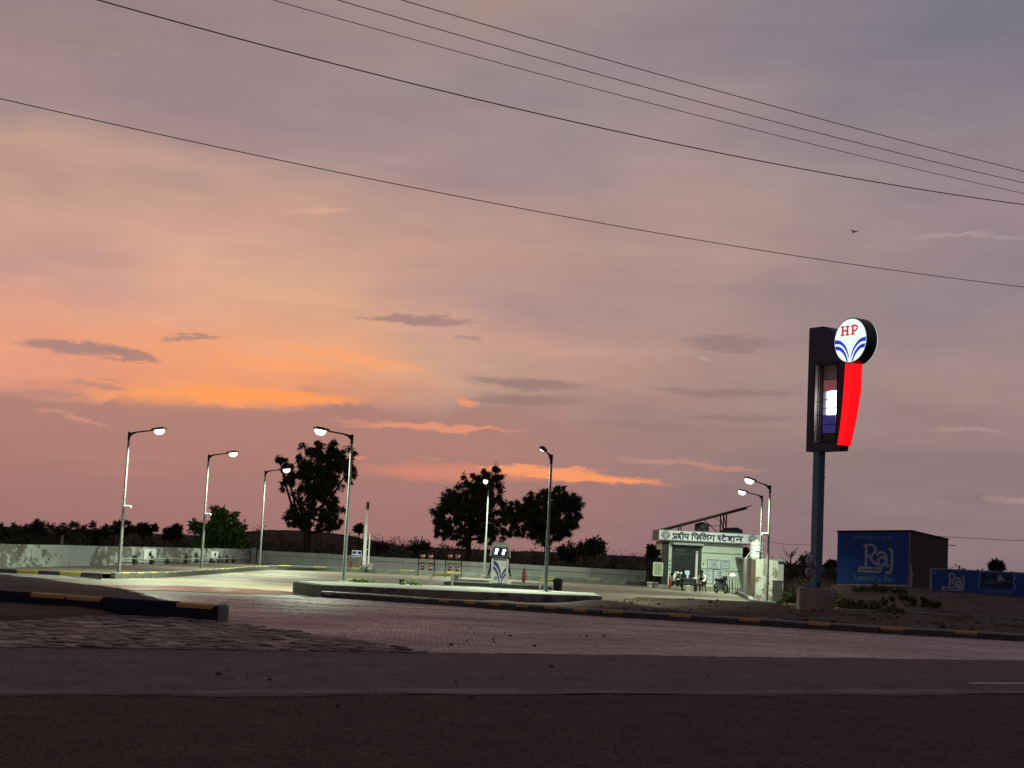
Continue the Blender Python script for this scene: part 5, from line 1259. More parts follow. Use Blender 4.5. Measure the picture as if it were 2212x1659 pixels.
mb = MB(); q = on(0.45, 0.3); mb.bar(tuple(q), (q.x+0.95, 0.3, 0.02), 0.05); q = on(0.64, 0.6); mb.bar(tuple(q), (q.x+0.28, 0.6, 0.02), 0.05); q = on(0.70, 1.5); mb.bar(tuple(q), (q.x+0.30, 1.5, 0.02), 0.05)
q = on(0.58, 0.9); mb.bar(tuple(q), (q.x+0.34, 0.9, q.z-0.28), 0.035); mb.bar((on(0.5, 1.2).x, 1.2, 0.5), (on(0.66, 1.2).x, 1.2, 0.5), 0.035); mb.build('brace', m_black, t)
mb = MB(); mb.box((A0.x+0.55, 0.4, 0.05), (1.2, 0.25, 0.10)); mb.build('ballast_beam', m_black, t)
def tank(label, loc, r, h, m, ribs=3, name='water_tank'):
    t = thing(name, label, 'water tank', loc)
    prof = [(r*0.97, 0), (r, 0.03)]
    for k in range(ribs):
        z = h*0.76*(k+1)/(ribs+0.5); prof += [(r, z-0.05), (r*0.94, z-0.02), (r*0.94, z+0.02), (r, z+0.05)]
    prof += [(r, h*0.80), (r*0.9, h*0.86), (r*0.45, h*0.95), (r*0.40, h*0.96)]
    mb = MB(); mb.lathe(prof, n=24); mb.build('body', m, t)
    mb = MB(); mb.lathe([(r*0.38, 0), (r*0.38, h*0.05), (r*0.2, h*0.07)], n=16); mb.build('lid', m, t, (0, 0, h*0.955)); return t
p = A(1516, 1145, SHY+2.6); tank('grey water tank on the shop roof under the solar panels', (p.x, SHY+2.6, rz0), 0.49, 0.72, mat('grey_tank', (0.16, 0.155, 0.165), 0.5), 2)
p = A(1578, 1147, SHY+0.9)
t = thing('tarpaulin_heap', 'low black covered box on the shop roof below the solar posts', 'covered box', (p.x, SHY+0.9, rz0))
mb = MB(); pr = [(-0.85, 0), (0.72, 0), (0.72, 0.30), (0.35, 0.46), (-0.35, 0.40)]; mb.slab(pr, -0.5, 0.5); mb.build('cover', m_black, t); mb = MB(); mb.tube([(0.72, -0.52, 0.15), (-0.5, -0.52, 0.2)], 0.02, 5); mb.build('strap', m_dark, t)

# ------------------------------------------------------------------ things round the shop
q = A(1420, 1262, SHY-0.4)
zt, zb = A(1420, 1217.6, SHY-0.4).z, A(1420, 1244.5, SHY-0.4).z; w = 21*0.03
t = thing('notice_board', 'white framed board on legs left of the shop', 'notice board', (q.x, SHY-0.4, 0.05))
mb = MB(); mb.box((0, 0, (zt+zb)/2), (w*0.8, 0.04, zt-zb-0.1)); mb.build('panel', mat('greenish_notice', (0.30, 0.36, 0.25), 0.5, var=0.25, scale=6), t)
mb = MB()
for (cx, cz, ww, hh2) in ((0, zt, w, 0.08), (0, zb, w, 0.08), (-w/2+0.04, (zt+zb)/2, 0.09, zt-zb-0.08), (w/2-0.04, (zt+zb)/2, 0.09, zt-zb-0.08)): mb.box((cx, -0.01, cz), (ww, 0.07, hh2))
mb.build('frame', mat('cream_frame', (0.62, 0.62, 0.50), 0.5), t)
for x in (-w*0.36, w*0.36): mb = MB(); mb.bar((x, 0.02, 0), (x, 0.02, zb), 0.05); mb.build('leg', m_black, t)
for u, lab in ((1403.5, 'white flower pot, the left one below the framed board'), (1415.5, 'white flower pot, the right one below the framed board')):
    q = A(u, 1262, SHY-1.2); t = thing('flower_pot', lab, 'flower pot', (q.x, SHY-1.2, 0.0), 0, 'white pots left of the shop')
    mb = MB(); mb.lathe([(0.12, 0), (0.15, 0.02), (0.19, 0.30), (0.205, 0.30), (0.205, 0.34), (0.17, 0.34)], n=16); mb.build('pot', m_pg if u > 1410 else m_white, t)
    mb = MB(); mb.lathe([(0.17, 0), (0.16, 0.015)], n=14); mb.build('earth', m_soil, t, (0, 0, 0.31))
q = A(1396.5, 1258, 104.3); tz = A(1396.5, 1175.5, 104.3).z
t = thing('iron_post', 'thin dark post standing at the right end of the back wall', 'post', (q.x, 104.3, 0)); mb = MB(); mb.bar((0, 0, 0), (0, 0, tz), 0.11); mb.build('shaft', m_black, t); mb = MB(); mb.box((0, 0, tz), (0.16, 0.16, 0.05)); mb.build('cap', m_black, t)
q = A(1423, 1200, SHY+0.5); t = thing('outdoor_unit', 'pinkish box fixed under the left end of the shop fascia', 'box', (q.x, SHY+0.3, A(1423, 1186, SHY+0.3).z))
mb = MB(); mb.bevbox((0, 0, 0.25), (0.42, 0.5, 0.55), 0.03); mb.build('case', mat('pinkish_case', (0.26, 0.17, 0.15), 0.6), t); mb = MB(); mb.box((0.1, 0.2, 0.55), (0.05, 0.3, 0.08)); mb.build('bracket', m_black, t)

def skin(name, verts, edges, radii, m, parent, sub=2):
    me = bpy.data.meshes.new(name); me.from_pydata(verts, edges, []); me.materials.append(m)
    o = bpy.data.objects.new(name, me); COL.objects.link(o); o.parent = parent
    md = o.modifiers.new('skin', 'SKIN'); md.use_smooth_shade = True
    for i, r in enumerate(radii):
        rr = r if isinstance(r, tuple) else (r, r); me.skin_vertices[0].data[i].radius = rr
    me.skin_vertices[0].data[0].use_root = True
    s = o.modifiers.new('sub', 'SUBSURF'); s.levels = sub; s.render_levels = sub
    return o
# seated person, facing the table on the left
PYR = 91.9
q = A(1514, 1277, PYR); t = thing('plastic_chair', 'brown plastic chair the seated person uses in front of the shop', 'chair', (q.x, PYR, 0), math.radians(-35))
m_chair = mat('brown_plastic', (0.07, 0.040, 0.025), 0.5)
mb = MB(); mb.bevbox((0, 0, 0.43), (0.46, 0.44, 0.04), 0.015); mb.build('seat', m_chair, t)
for sx_ in (-1, 1):
    for sy_ in (-1, 1): mb = MB(); mb.bar((0.19*sx_, 0.18*sy_, 0.42), (0.22*sx_, 0.22*sy_, 0), 0.045); mb.build('leg', m_chair, t)
    mb = MB(); mb.tube(curve_pts([(0.23*sx_, 0.2, 0.62), (0.24*sx_, 0.0, 0.66), (0.23*sx_, -0.2, 0.62), (0.21*sx_, -0.19, 0.43)], 3), 0.022, 6); mb.build('arm', m_chair, t)
mb = MB(); mb.add([(-0.22, 0.21, 0.44), (0.22, 0.21, 0.44), (0.23, 0.29, 0.86), (-0.23, 0.29, 0.86), (-0.22, 0.24, 0.44), (0.22, 0.24, 0.44), (0.23, 0.32, 0.86), (-0.23, 0.32, 0.86)], [(0, 1, 2, 3), (7, 6, 5, 4), (0, 4, 5, 1), (1, 5, 6, 2), (2, 6, 7, 3), (3, 7, 4, 0)]); mb.build('backrest', m_chair, t)
m_skin = mat('brown_skin', (0.085, 0.045, 0.028), 0.55); m_cloth = mat('white_kurta', (0.68, 0.70, 0.64), 0.8, var=0.08, scale=6); m_vest = mat('dark_waistcoat', (0.014, 0.013, 0.014), 0.8); m_trous = mat('brown_trousers', (0.050, 0.032, 0.020), 0.8); m_hair = mat('black_hair', (0.006, 0.005, 0.005), 0.6)
pr = thing('person', 'person in white shirt and dark waistcoat sitting in front of the shop', 'person', (q.x, PYR, 0), math.radians(-35))
# body: pelvis first; faces -y
bv = [(0, 0.06, 0.50), (0, 0.09, 0.68), (0, 0.09, 0.88), (0, 0.07, 1.00), (0, 0.05, 1.08), (0, 0.03, 1.17), (0, 0.02, 1.25),
      (0.17, 0.08, 0.96), (0.25, 0.02, 0.72), (0.18, -0.20, 0.64), (0.12, -0.28, 0.62), (-0.17, 0.08, 0.96), (-0.26, 0.03, 0.72), (-0.17, -0.20, 0.66), (-0.10, -0.27, 0.64),
      (0.10, 0.02, 0.49), (0.12, -0.36, 0.50), (0.11, -0.32, 0.09), (0.11, -0.45, 0.05), (-0.10, 0.02, 0.49), (-0.13, -0.36, 0.50), (-0.10, -0.40, 0.09), (-0.10, -0.53, 0.05)]
be = [(0, 1), (1, 2), (2, 3), (3, 4), (4, 5), (5, 6), (3, 7), (7, 8), (8, 9), (9, 10), (3, 11), (11, 12), (12, 13), (13, 14), (0, 15), (15, 16), (16, 17), (17, 18), (0, 19), (19, 20), (20, 21), (21, 22)]
br_ = [(0.15, 0.12), (0.14, 0.10), (0.16, 0.11), (0.12, 0.09), 0.052, 0.085, 0.075, 0.055, 0.045, 0.036, 0.032, 0.055, 0.045, 0.036, 0.032, 0.085, 0.062, 0.042, 0.035, 0.085, 0.062, 0.042, 0.035]
skin('body', bv, be, br_, m_skin, pr)
skin('shirt', [bv[i] for i in (0, 1, 2, 3, 7, 8, 9, 11, 12, 13)], [(0, 1), (1, 2), (2, 3), (3, 4), (4, 5), (5, 6), (3, 7), (7, 8), (8, 9)], [(0.18, 0.15), (0.165, 0.125), (0.18, 0.13), (0.135, 0.105), 0.075, 0.066, 0.055, 0.075, 0.066, 0.055], m_cloth, pr)
skin('waistcoat', [(0, 0.05, 0.60), (0, 0.065, 0.76), (0, 0.065, 0.90), (0, 0.06, 0.97)], [(0, 1), (1, 2), (2, 3)], [(0.15, 0.16), (0.15, 0.155), (0.14, 0.15), (0.08, 0.09)], m_vest, pr)
skin('trousers', [bv[i] for i in (0, 15, 16, 17, 19, 20, 21)], [(0, 1), (1, 2), (2, 3), (0, 4), (4, 5), (5, 6)], [(0.165, 0.13), 0.10, 0.078, 0.065, 0.10, 0.078, 0.065], m_trous, pr)
mb = MB(); mb.lathe([(0.088, 0), (0.108, 0.05), (0.102, 0.12), (0.06, 0.165), (0.01, 0.175)], n=14); mb.build('hair', m_hair, pr, (0, 0.035, 1.17))
mb = MB(); mb.add([(-0.014, -0.075, 1.165), (0.014, -0.075, 1.165), (0, -0.10, 1.168), (0, -0.07, 1.205)], [(0, 1, 2), (0, 2, 3), (1, 3, 2), (0, 3, 1)]); [mb.lathe([(0.018, 0), (0.02, 0.03), (0.012, 0.05)], (sx_*0.09, 0.02, 1.165), n=6) for sx_ in (-1, 1)]; mb.build('face_details', m_skin, pr)
for s_, i0, i1 in ((1, 9, 10), (-1, 13, 14)):
    w0 = Vector(bv[i0]); w1 = Vector(bv[i1]); dd = (w1-w0).normalized(); sd_ = dd.cross(Vector((0, 0, 1))).normalized()
    mb = MB(); mb.bevbox((0, 0, 0), (0.05, 0.05, 0.025), 0.01, M=Matrix.Translation(w1+dd*0.02))
    for k in range(4):
        b0 = w1+dd*0.045+sd_*(k-1.5)*0.014; mb.tube([b0, b0+dd*(0.03+0.006*(k in (1, 2)))+Vector((0, 0, -0.012)), b0+dd*0.045+Vector((0, 0, -0.034))], [0.0085, 0.008, 0.006], 6)
    b0 = w1+sd_*0.03*(-s_); mb.tube([b0, b0+dd*0.03+sd_*0.02*(-s_), b0+dd*0.05+sd_*0.012*(-s_)], [0.010, 0.009, 0.007], 6); mb.build('hand', m_skin, pr)
# desk, folding seat, white bucket
q = A(1487, 1274, 93.2); t = thing('desk', 'dark desk in front of the shop door left of the seated person', 'desk', (q.x, 93.2, 0)); m_desk = mat('slate_desk', (0.040, 0.044, 0.052), 0.5)
mb = MB(); mb.bevbox((0, 0, 0.74), (0.86, 0.55, 0.05), 0.01); mb.build('desk_top', m_desk, t); mb = MB(); mb.box((0, -0.22, 0.58), (0.80, 0.03, 0.28)); mb.build('front_panel', m_desk, t)
for sx_ in (-1, 1):
    for sy_ in (-1, 1): mb = MB(); mb.bar((0.38*sx_, 0.22*sy_, 0), (0.38*sx_, 0.22*sy_, 0.72), 0.055); mb.build('leg', m_black, t)
t = thing('office_chair', 'dark chair with pale blue back panel behind the desk', 'chair', (q.x-0.02, 93.75, 0.0))
mb = MB(); mb.bevbox((0, 0, 0.48), (0.48, 0.45, 0.08), 0.03); mb.build('seat', m_black, t); mb = MB(); mb.bevbox((0, 0.2, 1.02), (0.62, 0.07, 0.72), 0.03); mb.build('backrest', m_black, t)
mb = MB(); mb.slab([(-0.13, 0.98), (0.15, 0.98), (0.13, 1.22), (-0.15, 1.22)], 0.145, 0.16); mb.slab([(-0.02, 0.72), (0.07, 0.72), (0.09, 0.97), (-0.04, 0.97)], 0.145, 0.16); mb.build('pale_panel', mat('pale_blue_print', (0.42, 0.55, 0.62), 0.4), t)
for a_ in range(5): mb = MB(); mb.bar((0, 0, 0.12), (0.26*math.cos(a_*1.257), 0.26*math.sin(a_*1.257), 0.05), 0.05); mb.build('leg', m_black, t)
mb = MB(); mb.tube([(0, 0, 0.10), (0, 0, 0.46)], 0.035, 8); mb.build('stem', m_black, t)
qb = A(1485.5, 1277, 92.6); t = thing('white_bucket', 'white plastic bucket standing under the dark desk', 'bucket', (qb.x, 92.6, 0)); mb = MB(); mb.lathe([(0.11, 0), (0.12, 0.02), (0.145, 0.32), (0.155, 0.33), (0.13, 0.33)], n=14); mb.build('pail', m_white, t); mb = MB(); mb.lathe([(0.152, 0), (0.14, 0.025)], n=14); mb.build('lid', m_white, t, (0, 0, 0.33))
mb = MB(); mb.bevbox((0, 0, 0.03), (0.24, 0.2, 0.06), 0.01); o = mb.build('white_tray', m_white, None, (q.x+0.38, 93.15, 0.77)); tag(o, 'white tray lying on the right end of the dark desk', 'tray')

def two_wheeler(label, loc, rz, body, accent, name='motorcycle', scooter=False, cat='motorcycle', group=None):
    """front points along -y"""
    t = thing(name, label, cat, loc, rz, group); R_ = 0.30 if not scooter else 0.23
    wb_ = 0.64 if not scooter else 0.58
    for y, nm in ((-wb_, 'front_wheel'), (wb_, 'rear_wheel')):
        M = Matrix.Translation((0, y, R_)) @ Matrix.Rotation(math.radians(90), 4, 'Y')
        n = 22; mb = MB(); vs = []; fs = []
        for k in range(n):
            for j in range(6):
                a_ = 2*math.pi*k/n; b_ = 2*math.pi*j/6; r = R_-0.045+0.045*math.cos(b_); vs.append((r*math.cos(a_), r*math.sin(a_), 0.05*math.sin(b_)))
        for k in range(n):
            for j in range(6): fs.append((k*6+j, ((k+1) % n)*6+j, ((k+1) % n)*6+(j+1) % 6, k*6+(j+1) % 6))
        mb.add(vs, fs, 0, True, M); wh = mb.build(nm, m_black, t)
        mb = MB()
        for k in range(10): mb.bar((0.04*math.cos(k*0.628), 0.04*math.sin(k*0.628), 0), ((R_-0.07)*math.cos(k*0.628+0.15), (R_-0.07)*math.sin(k*0.628+0.15), 0), 0.016, M=M)
        mb.lathe([(0.05, -0.06), (0.05, 0.06)], n=10, M=M); vs = []; fs = []
        for k in range(n):
            for (rr, zz) in ((R_-0.085, -0.02), (R_-0.065, -0.02), (R_-0.065, 0.02), (R_-0.085, 0.02)): vs.append((rr*math.cos(2*math.pi*k/n), rr*math.sin(2*math.pi*k/n), zz))
        for k in range(n):
            for j in range(4): fs.append((k*4+j, ((k+1) % n)*4+j, ((k+1) % n)*4+(j+1) % 4, k*4+(j+1) % 4))
        mb.add(vs, fs, 0, False, M); mb.build('rim', m_galv, wh)
    mb = MB(); hy = -wb_+0.20
    for sx_ in (-1, 1): mb.tube([(0.07*sx_, -wb_, R_), (0.07*sx_, hy-0.02, 0.80)], 0.022, 8)
    mb.build('front_fork', m_galv, t)
    mb = MB(); mb.tube(curve_pts([(-0.36, hy+0.12, 1.02), (-0.22, hy+0.05, 1.02), (-0.06, hy, 0.94), (0.06, hy, 0.94), (0.22, hy+0.05, 1.02), (0.36, hy+0.12, 1.02)], 3), 0.017, 6); mb.build('handlebar', m_black, t)
    for sx_ in (-1, 1): mb = MB(); mb.bar((0.22*sx_, hy+0.04, 1.02), (0.28*sx_, hy+0.0, 1.18), 0.014); mb.bevbox((0.30*sx_, hy, 1.20), (0.11, 0.03, 0.07), 0.01); mb.build('mirror', m_black, t)
    mb = MB(); mb.lathe([(0.05, 0), (0.085, 0.03), (0.09, 0.10), (0.06, 0.15)], n=14, M=Matrix.Translation((0, hy+0.04, 0.86)) @ Matrix.Rotation(math.radians(90), 4, 'X')); mb.build('headlight', accent, t)
    if scooter:
        mb = MB(); mb.add([(-0.20, hy-0.02, 0.35), (0.20, hy-0.02, 0.35), (0.24, hy-0.05, 0.70), (0.12, hy-0.02, 0.95), (-0.12, hy-0.02, 0.95), (-0.24, hy-0.05, 0.70), (-0.18, hy+0.08, 0.35), (0.18, hy+0.08, 0.35), (0.22, hy+0.05, 0.70), (0.10, hy+0.08, 0.95), (-0.10, hy+0.08, 0.95), (-0.22, hy+0.05, 0.70)],
                          [(0, 1, 2, 3, 4, 5), (11, 10, 9, 8, 7, 6), (0, 6, 7, 1), (1, 7, 8, 2), (2, 8, 9, 3), (3, 9, 10, 4), (4, 10, 11, 5), (5, 11, 6, 0)]); mb.build('leg_shield', body, t)
        mb = MB(); mb.bevbox((0, -0.06, 0.30), (0.34, 0.50, 0.08), 0.03); mb.build('footboard', m_black, t)
        mb = MB(); mb.bevbox((0, 0.40, 0.50), (0.34, 0.72, 0.38), 0.10); mb.build('rear_body', body, t)
        mb = MB(); mb.bevbox((0, 0.34, 0.76), (0.28, 0.72, 0.12), 0.05); mb.build('saddle', m_black, t)
        mb = MB(); mb.bevbox((0, -wb_, 2*R_+0.02), (0.16, 0.36, 0.06), 0.02); mb.build('mudguard', body, t)
    else:
        mb = MB(); mb.bevbox((0, -0.16, 0.78), (0.34, 0.48, 0.26), 0.08); mb.build('fuel_tank', body, t)
        mb = MB(); mb.bevbox((0, 0.36, 0.80), (0.24, 0.70, 0.11), 0.04); mb.build('saddle', m_black, t)
        mb = MB(); mb.bevbox((0, -0.04, 0.42), (0.36, 0.46, 0.42), 0.08); mb.bevbox((0, 0.30, 0.60), (0.30, 0.40, 0.26), 0.06); [mb.box((0, -0.08, 0.50+0.035*k), (0.30, 0.22, 0.012)) for k in range(4)]; mb.build('engine', m_galv, t)
        mb = MB(); mb.bar((0, hy+0.05, 0.84), (0, 0.10, 0.30), 0.06); mb.bar((0, -0.2, 0.70), (0, 0.72, 0.72), 0.05); mb.bar((0.09, 0.1, 0.34), (0.09, wb_, R_), 0.045); mb.bar((-0.09, 0.1, 0.34), (-0.09, wb_, R_), 0.045); mb.build('frame', m_black, t)
        mb = MB(); mb.tube([(0.14, -0.18, 0.30), (0.15, 0.15, 0.24), (0.16, 0.80, 0.34)], [0.025, 0.035, 0.05], 8); mb.build('exhaust', m_galv, t)
        mb = MB(); mb.add([(-0.10, hy-0.10, 1.0), (0.10, hy-0.10, 1.0), (0.13, hy-0.16, 0.78), (-0.13, hy-0.16, 0.78), (-0.09, hy+0.02, 1.03), (0.09, hy+0.02, 1.03), (0.10, hy-0.02, 0.76), (-0.10, hy-0.02, 0.76)], [(3, 2, 1, 0), (0, 1, 5, 4), (4, 5, 6, 7), (2, 3, 7, 6), (1, 2, 6, 5), (3, 0, 4, 7)]); mb.build('cowl', body, t)
        mb = MB()
        for k in range(6):
            a0_ = math.radians(50+k*16); a1_ = math.radians(66+k*16); mb.bar((0, -wb_-0.35*math.cos(a0_), R_+0.35*math.sin(a0_)), (0, -wb_-0.35*math.cos(a1_), R_+0.35*math.sin(a1_)), 0.13, 0.012)
        mb.build('mudguard', body, t)
        mb = MB(); mb.bevbox((0, 0.78, 0.74), (0.14, 0.10, 0.10), 0.03); mb.build('tail_light', m_red, t)
    mb = MB(); mb.bar((-0.10, 0.05, 0.28), (-0.26, 0.02, 0.0), 0.025); mb.build('side_stand', m_black, t)
    return t
m_bk = mat('black_gloss_paint', (0.012, 0.013, 0.014), 0.25, var=0.1); m_lampg = mat('pale_lamp_glass', (0.62, 0.64, 0.58), 0.15)
q = A(1557, 1281, 91.8); two_wheeler('dark motorcycle parked on its stand before the notices', (q.x, 91.8, 0), math.radians(17), m_bk, m_lampg)
m_sw = mat('white_scooter_paint', (0.66, 0.70, 0.68), 0.3, var=0.05)
q = A(1457, 1270, 97.2); two_wheeler('white scooter parked in front of the shop door, the left one', (q.x, 97.2, 0.15), math.radians(12), m_sw, m_lampg, 'scooter', True, 'scooter', 'scooters at the shop door')
q = A(1471, 1271, 96.9); two_wheeler('black and white scooter parked beside the dark desk', (q.x, 96.9, 0.15), math.radians(-8), m_bk, m_sw, 'scooter', True, 'scooter', 'scooters at the shop door')
q = A(1447.5, 1270, 96.6); extinguisher((q.x, 96.6, 0.1), 'pinkish red extinguisher standing at the left edge of the shop door', 0.75)
# cooler and railing right of the motorcycle
q = A(1581, 1277, 95); t = thing('water_cooler', 'pale steel water cooler with round white top near the right wall', 'water cooler', (q.x, 95, 0))
mb = MB(); mb.bevbox((0, 0, 0.48), (0.34, 0.36, 0.96), 0.03); mb.build('cabinet', mat('pale_steel', (0.40, 0.46, 0.42), 0.4, metal=0.3), t); mb = MB(); mb.lathe([(0.17, 0), (0.20, 0.04), (0.19, 0.14), (0.10, 0.20)], n=16); mb.build('top', m_white, t, (0, 0, 0.96)); mb = MB(); mb.box((-0.02, -0.19, 0.62), (0.09, 0.02, 0.40)); mb.build('tap_panel', m_dark, t)
q = A(1590, 1280, 92); t = thing('bent_pipe_rack', 'grey rack of bent pipes leaning by the right wall of the shop yard', 'pipe rack', (q.x, 92, 0), math.radians(30))
for k in range(4):
    mb = MB(); y = k*0.22; mb.tube(curve_pts([(-0.30, y, 0), (-0.30, y, 0.80), (-0.15, y, 0.98), (0.10, y, 0.92), (0.28, y, 0.60), (0.30, y, 0)], 4), 0.025, 6); mb.build('pipe', m_galv, t)
mb = MB(); mb.bar((-0.30, -0.05, 0.3), (-0.30, 0.72, 0.3), 0.03); mb.bar((0.30, -0.05, 0.3), (0.30, 0.72, 0.3), 0.03); mb.build('tie_bar', m_galv, t)

# ================================================================== SIDE WALL, WASHROOM, TANK, PILLAR
t = thing('side_wall', 'tall flaking stone-patched wall right of the shop', 'wall', (0, 0, 0))
wa, wb_, wc = A(1605, 1250, 100.5), A(1628, 1250, 79.3), A(1679, 1250, 79.0); wall_run('wall_face', wa[:2], wb_[:2], 2.12, 2.14, 0.22, m_peel2, t); wall_run('return_face', (wb_.x+0.035, 79.0), (wc.x, 79.0), 2.14, 2.06, 0.22, m_peel2, t)
mb = MB(); mb.box((0, 0, 1.03), (0.20, 0.24, 2.10)); mb.build('corner_post', mat('rusty_brown_post', (0.075, 0.045, 0.028), 0.8, var=0.4, scale=4), t, (wb_.x-0.07, 79.25, 0))
t = thing('washroom', 'flat-roofed washroom behind the flaking side wall carrying the white tank', 'outbuilding', (16.75, 98.2, 0))
mb = MB(); mb.box((-0.2, 0, 1.0), (1.7, 4.2, 2.1)); mb.build('wall', m_plain, t); mb = MB(); mb.box((-0.55, 0, 2.12), (2.5, 4.6, 0.14)); mb.build('roof', m_conc, t); mb = MB(); mb.box((-0.2, -2.12, 0.95), (0.75, 0.05, 1.9)); mb.build('door', m_brown, t)
p = A(1634, 1209, 97); tank('white ribbed water tank on the washroom roof behind a lamp post', (p.x, 97, 2.19), 0.42, 1.12, m_white, 3)
mb = MB(); mb.tube([(0, 0, 0), (0.45, 0, 0.62)], 0.03, 6); o = mb.build('tank_pipe', m_white, None, (A(1612, 1206, 97.0).x, 97.0, 2.2)); tag(o, 'slanting white pipe running from the roof up to the white tank', 'pipe')
q = A(1680, 1308, 70.2); t = thing('concrete_pillar', 'short square concrete pillar at the corner of the forecourt kerb', 'pillar', (q.x, 70.4, 0), math.radians(-14))
mb = MB(); mb.box((0, 0, 0.56), (0.42, 0.36, 1.12)); mb.build('shaft', m_conc, t); mb = MB(); mb.bevbox((0, 0, 1.14), (0.48, 0.42, 0.06), 0.01); mb.build('cap', m_conc, t); mb = MB(); mb.box((0, 0, 0.12), (0.50, 0.44, 0.24)); mb.build('yellow_foot', mat('olive_yellow_foot', (0.20, 0.20, 0.05), 0.7, col2=(0.2, 0.2, 0.17), scale=6), t)

# ================================================================== BLUE PAINTED BUILDING AND WALL
m_bluewall = mat('royal_blue_wall_paint', (0.010, 0.062, 0.29), 0.7, var=0.28, scale=1.2, bump=0.004, bscale=12)
m_bluepan = mat('deep_blue_painted_panel', (0.008, 0.022, 0.085), 0.7, var=0.2)
m_adw = mat('painted_pale_lettering', (0.34, 0.36, 0.42), 0.7, var=0.2, scale=3)
m_adp = mat('painted_light_blue', (0.10, 0.22, 0.40), 0.7, var=0.2, scale=3)
m_bare = mat('bare_dark_plaster', (0.020, 0.018, 0.015), 0.9, var=0.3, scale=0.8)
m_strip = mat('whitewashed_strip', (0.28, 0.29, 0.30), 0.85, var=0.25, scale=3)
RAJ = {  # strokes in units where the capital is 1 tall
 'R': [[(0.12, 0.0), (0.12, 0.98)], [(0.02, 0.93), (0.30, 1.02), (0.56, 0.88), (0.56, 0.66), (0.36, 0.47), (0.16, 0.44)], [(0.30, 0.46), (0.46, 0.18), (0.70, 0.02)]],
 'a': [[(0.66, 0.52), (0.82, 0.66), (1.02, 0.60), (1.10, 0.42), (1.12, 0.02)], [(1.08, 0.32), (0.92, 0.42), (0.74, 0.30), (0.72, 0.12), (0.88, 0.0), (1.06, 0.14)], [(1.10, 0.10), (1.22, 0.0)]],
 'j': [[(1.38, 0.74), (1.38, -0.10), (1.28, -0.34), (1.10, -0.32)], [(1.34, 0.78), (1.26, 0.86)]],
}
def raj(root, cx, cz, h, y, w, name='raj_lettering'):
    mb = MB()
    for L_ in RAJ.values():
        for st in L_:
            p = [(cx+(a-0.70)*h, cz+b*h) for a, b in st]
            mb.stroke([(q.x, q.y) for q in curve_pts(p, 5)] if len(p) > 2 else p, w, y-0.006, y)
    mb.build(name, m_adw, root)
def ribbon(root, cx, cz, w, h, y, sl=0.10):
    mb = MB(); mb.slab([(cx-w/2, cz-h/2), (cx+w/2-sl*1.5, cz-h/2), (cx+w/2, cz+h/2), (cx-w/2+sl, cz+h/2)], y-0.006, y); mb.build('ribbon', m_adw, root)
    text_mesh('Super White', h*0.72, 'ribbon_lettering', m_bluepan, root, upright(cx, y-0.011, cz), 0.002, h*0.02)
FR, FL, BR = Vector((26.28, 100.0, 0)), Vector((21.88, 101.6, 0)), Vector((34.3, 119.5, 0))
t = thing('blue_building', 'flat-roofed building with a blue painted laundry soap front', 'building', tuple(FL), math.atan2((FR-FL).y, (FR-FL).x))
BW = (FR-FL).length; inv = t.matrix_basis.inverted(); 
bpy.context.view_layer.update(); inv = t.matrix_world.inverted()
brl = inv @ BR; bll = Vector((brl.x-BW*1.0, brl.y+1.2, 0)); zg = -0.2; zl, zr, zbk = 4.16, 4.40, 4.36
mb = MB(); c_ = [(0, 0), (BW, 0), (brl.x, brl.y), (bll.x, bll.y)]; zt4 = [zl, zr, zbk, zbk]
vs = [(p[0], p[1], zg) for p in c_]+[(p[0], p[1], z) for p, z in zip(c_, zt4)]
mb.add(vs, [(0, 3, 2, 1), (4, 5, 6, 7), (0, 1, 5, 4), (1, 2, 6, 5), (2, 3, 7, 6), (3, 0, 4, 7)]); mb.build('wall', m_bare, t)
mb = MB(); mb.add([(p[0]+e[0], p[1]+e[1], z-0.02) for p, z, e in zip(c_, zt4, ((-0.05, -0.05), (0.05, -0.05), (0.05, 0.05), (-0.05, 0.05)))]+[(p[0]+e[0], p[1]+e[1], z+0.09) for p, z, e in zip(c_, zt4, ((-0.05, -0.05), (0.05, -0.05), (0.05, 0.05), (-0.05, 0.05)))], [(0, 3, 2, 1), (4, 5, 6, 7), (0, 1, 5, 4), (1, 2, 6, 5), (2, 3, 7, 6), (3, 0, 4, 7)]); mb.build('roof', m_bare, t)
mb = MB(); mb.slab([(0.02, 0.78), (BW-0.14, 0.98), (BW-0.12, zr-0.06), (0.02, zl-0.05)], -0.012, -0.004); mb.build('painted_front', m_bluewall, t)
mb = MB(); mb.slab([(BW-0.115, 0.98), (BW-0.03, 0.98), (BW-0.03, zr-0.06), (BW-0.10, zr-0.06)], -0.014, -0.005); mb.slab([(0.02, 0.60), (BW-0.03, 0.84), (BW-0.03, 0.96), (0.02, 0.765)], -0.014, -0.005); mb.build('whitewash_edge', m_strip, t)
mb = MB(); pe = [(0.0, 0.75), (0.5, 0.75), (1.1, 0.9), (0.9, 1.3), (1.2, 1.6), (0.7, 2.0), (0.4, 2.3), (0.0, 2.35)]
dirn = (brl-Vector((BW, 0, 0))).normalized(); vs = [tuple(Vector((BW+0.006, 0, 0))+Vector((dirn.x, dirn.y, 0))*a+Vector((dirn.y, -dirn.x, 0))*0.006+Vector((0, 0, z))) for a, z in pe]; mb.add(vs, [tuple(range(len(vs)))]); mb.build('whitewash_patch', m_strip, t)
raj(t, BW*0.56, 2.10, 1.30, -0.016, 0.17)
ribbon(t, BW*0.46, 1.80, 1.62, 0.36, -0.016)
text_mesh('Laundry Bar', 0.52, 'laundry_lettering', m_adp, t, upright(BW*0.52, -0.018, 1.26), 0.003, 0.012)
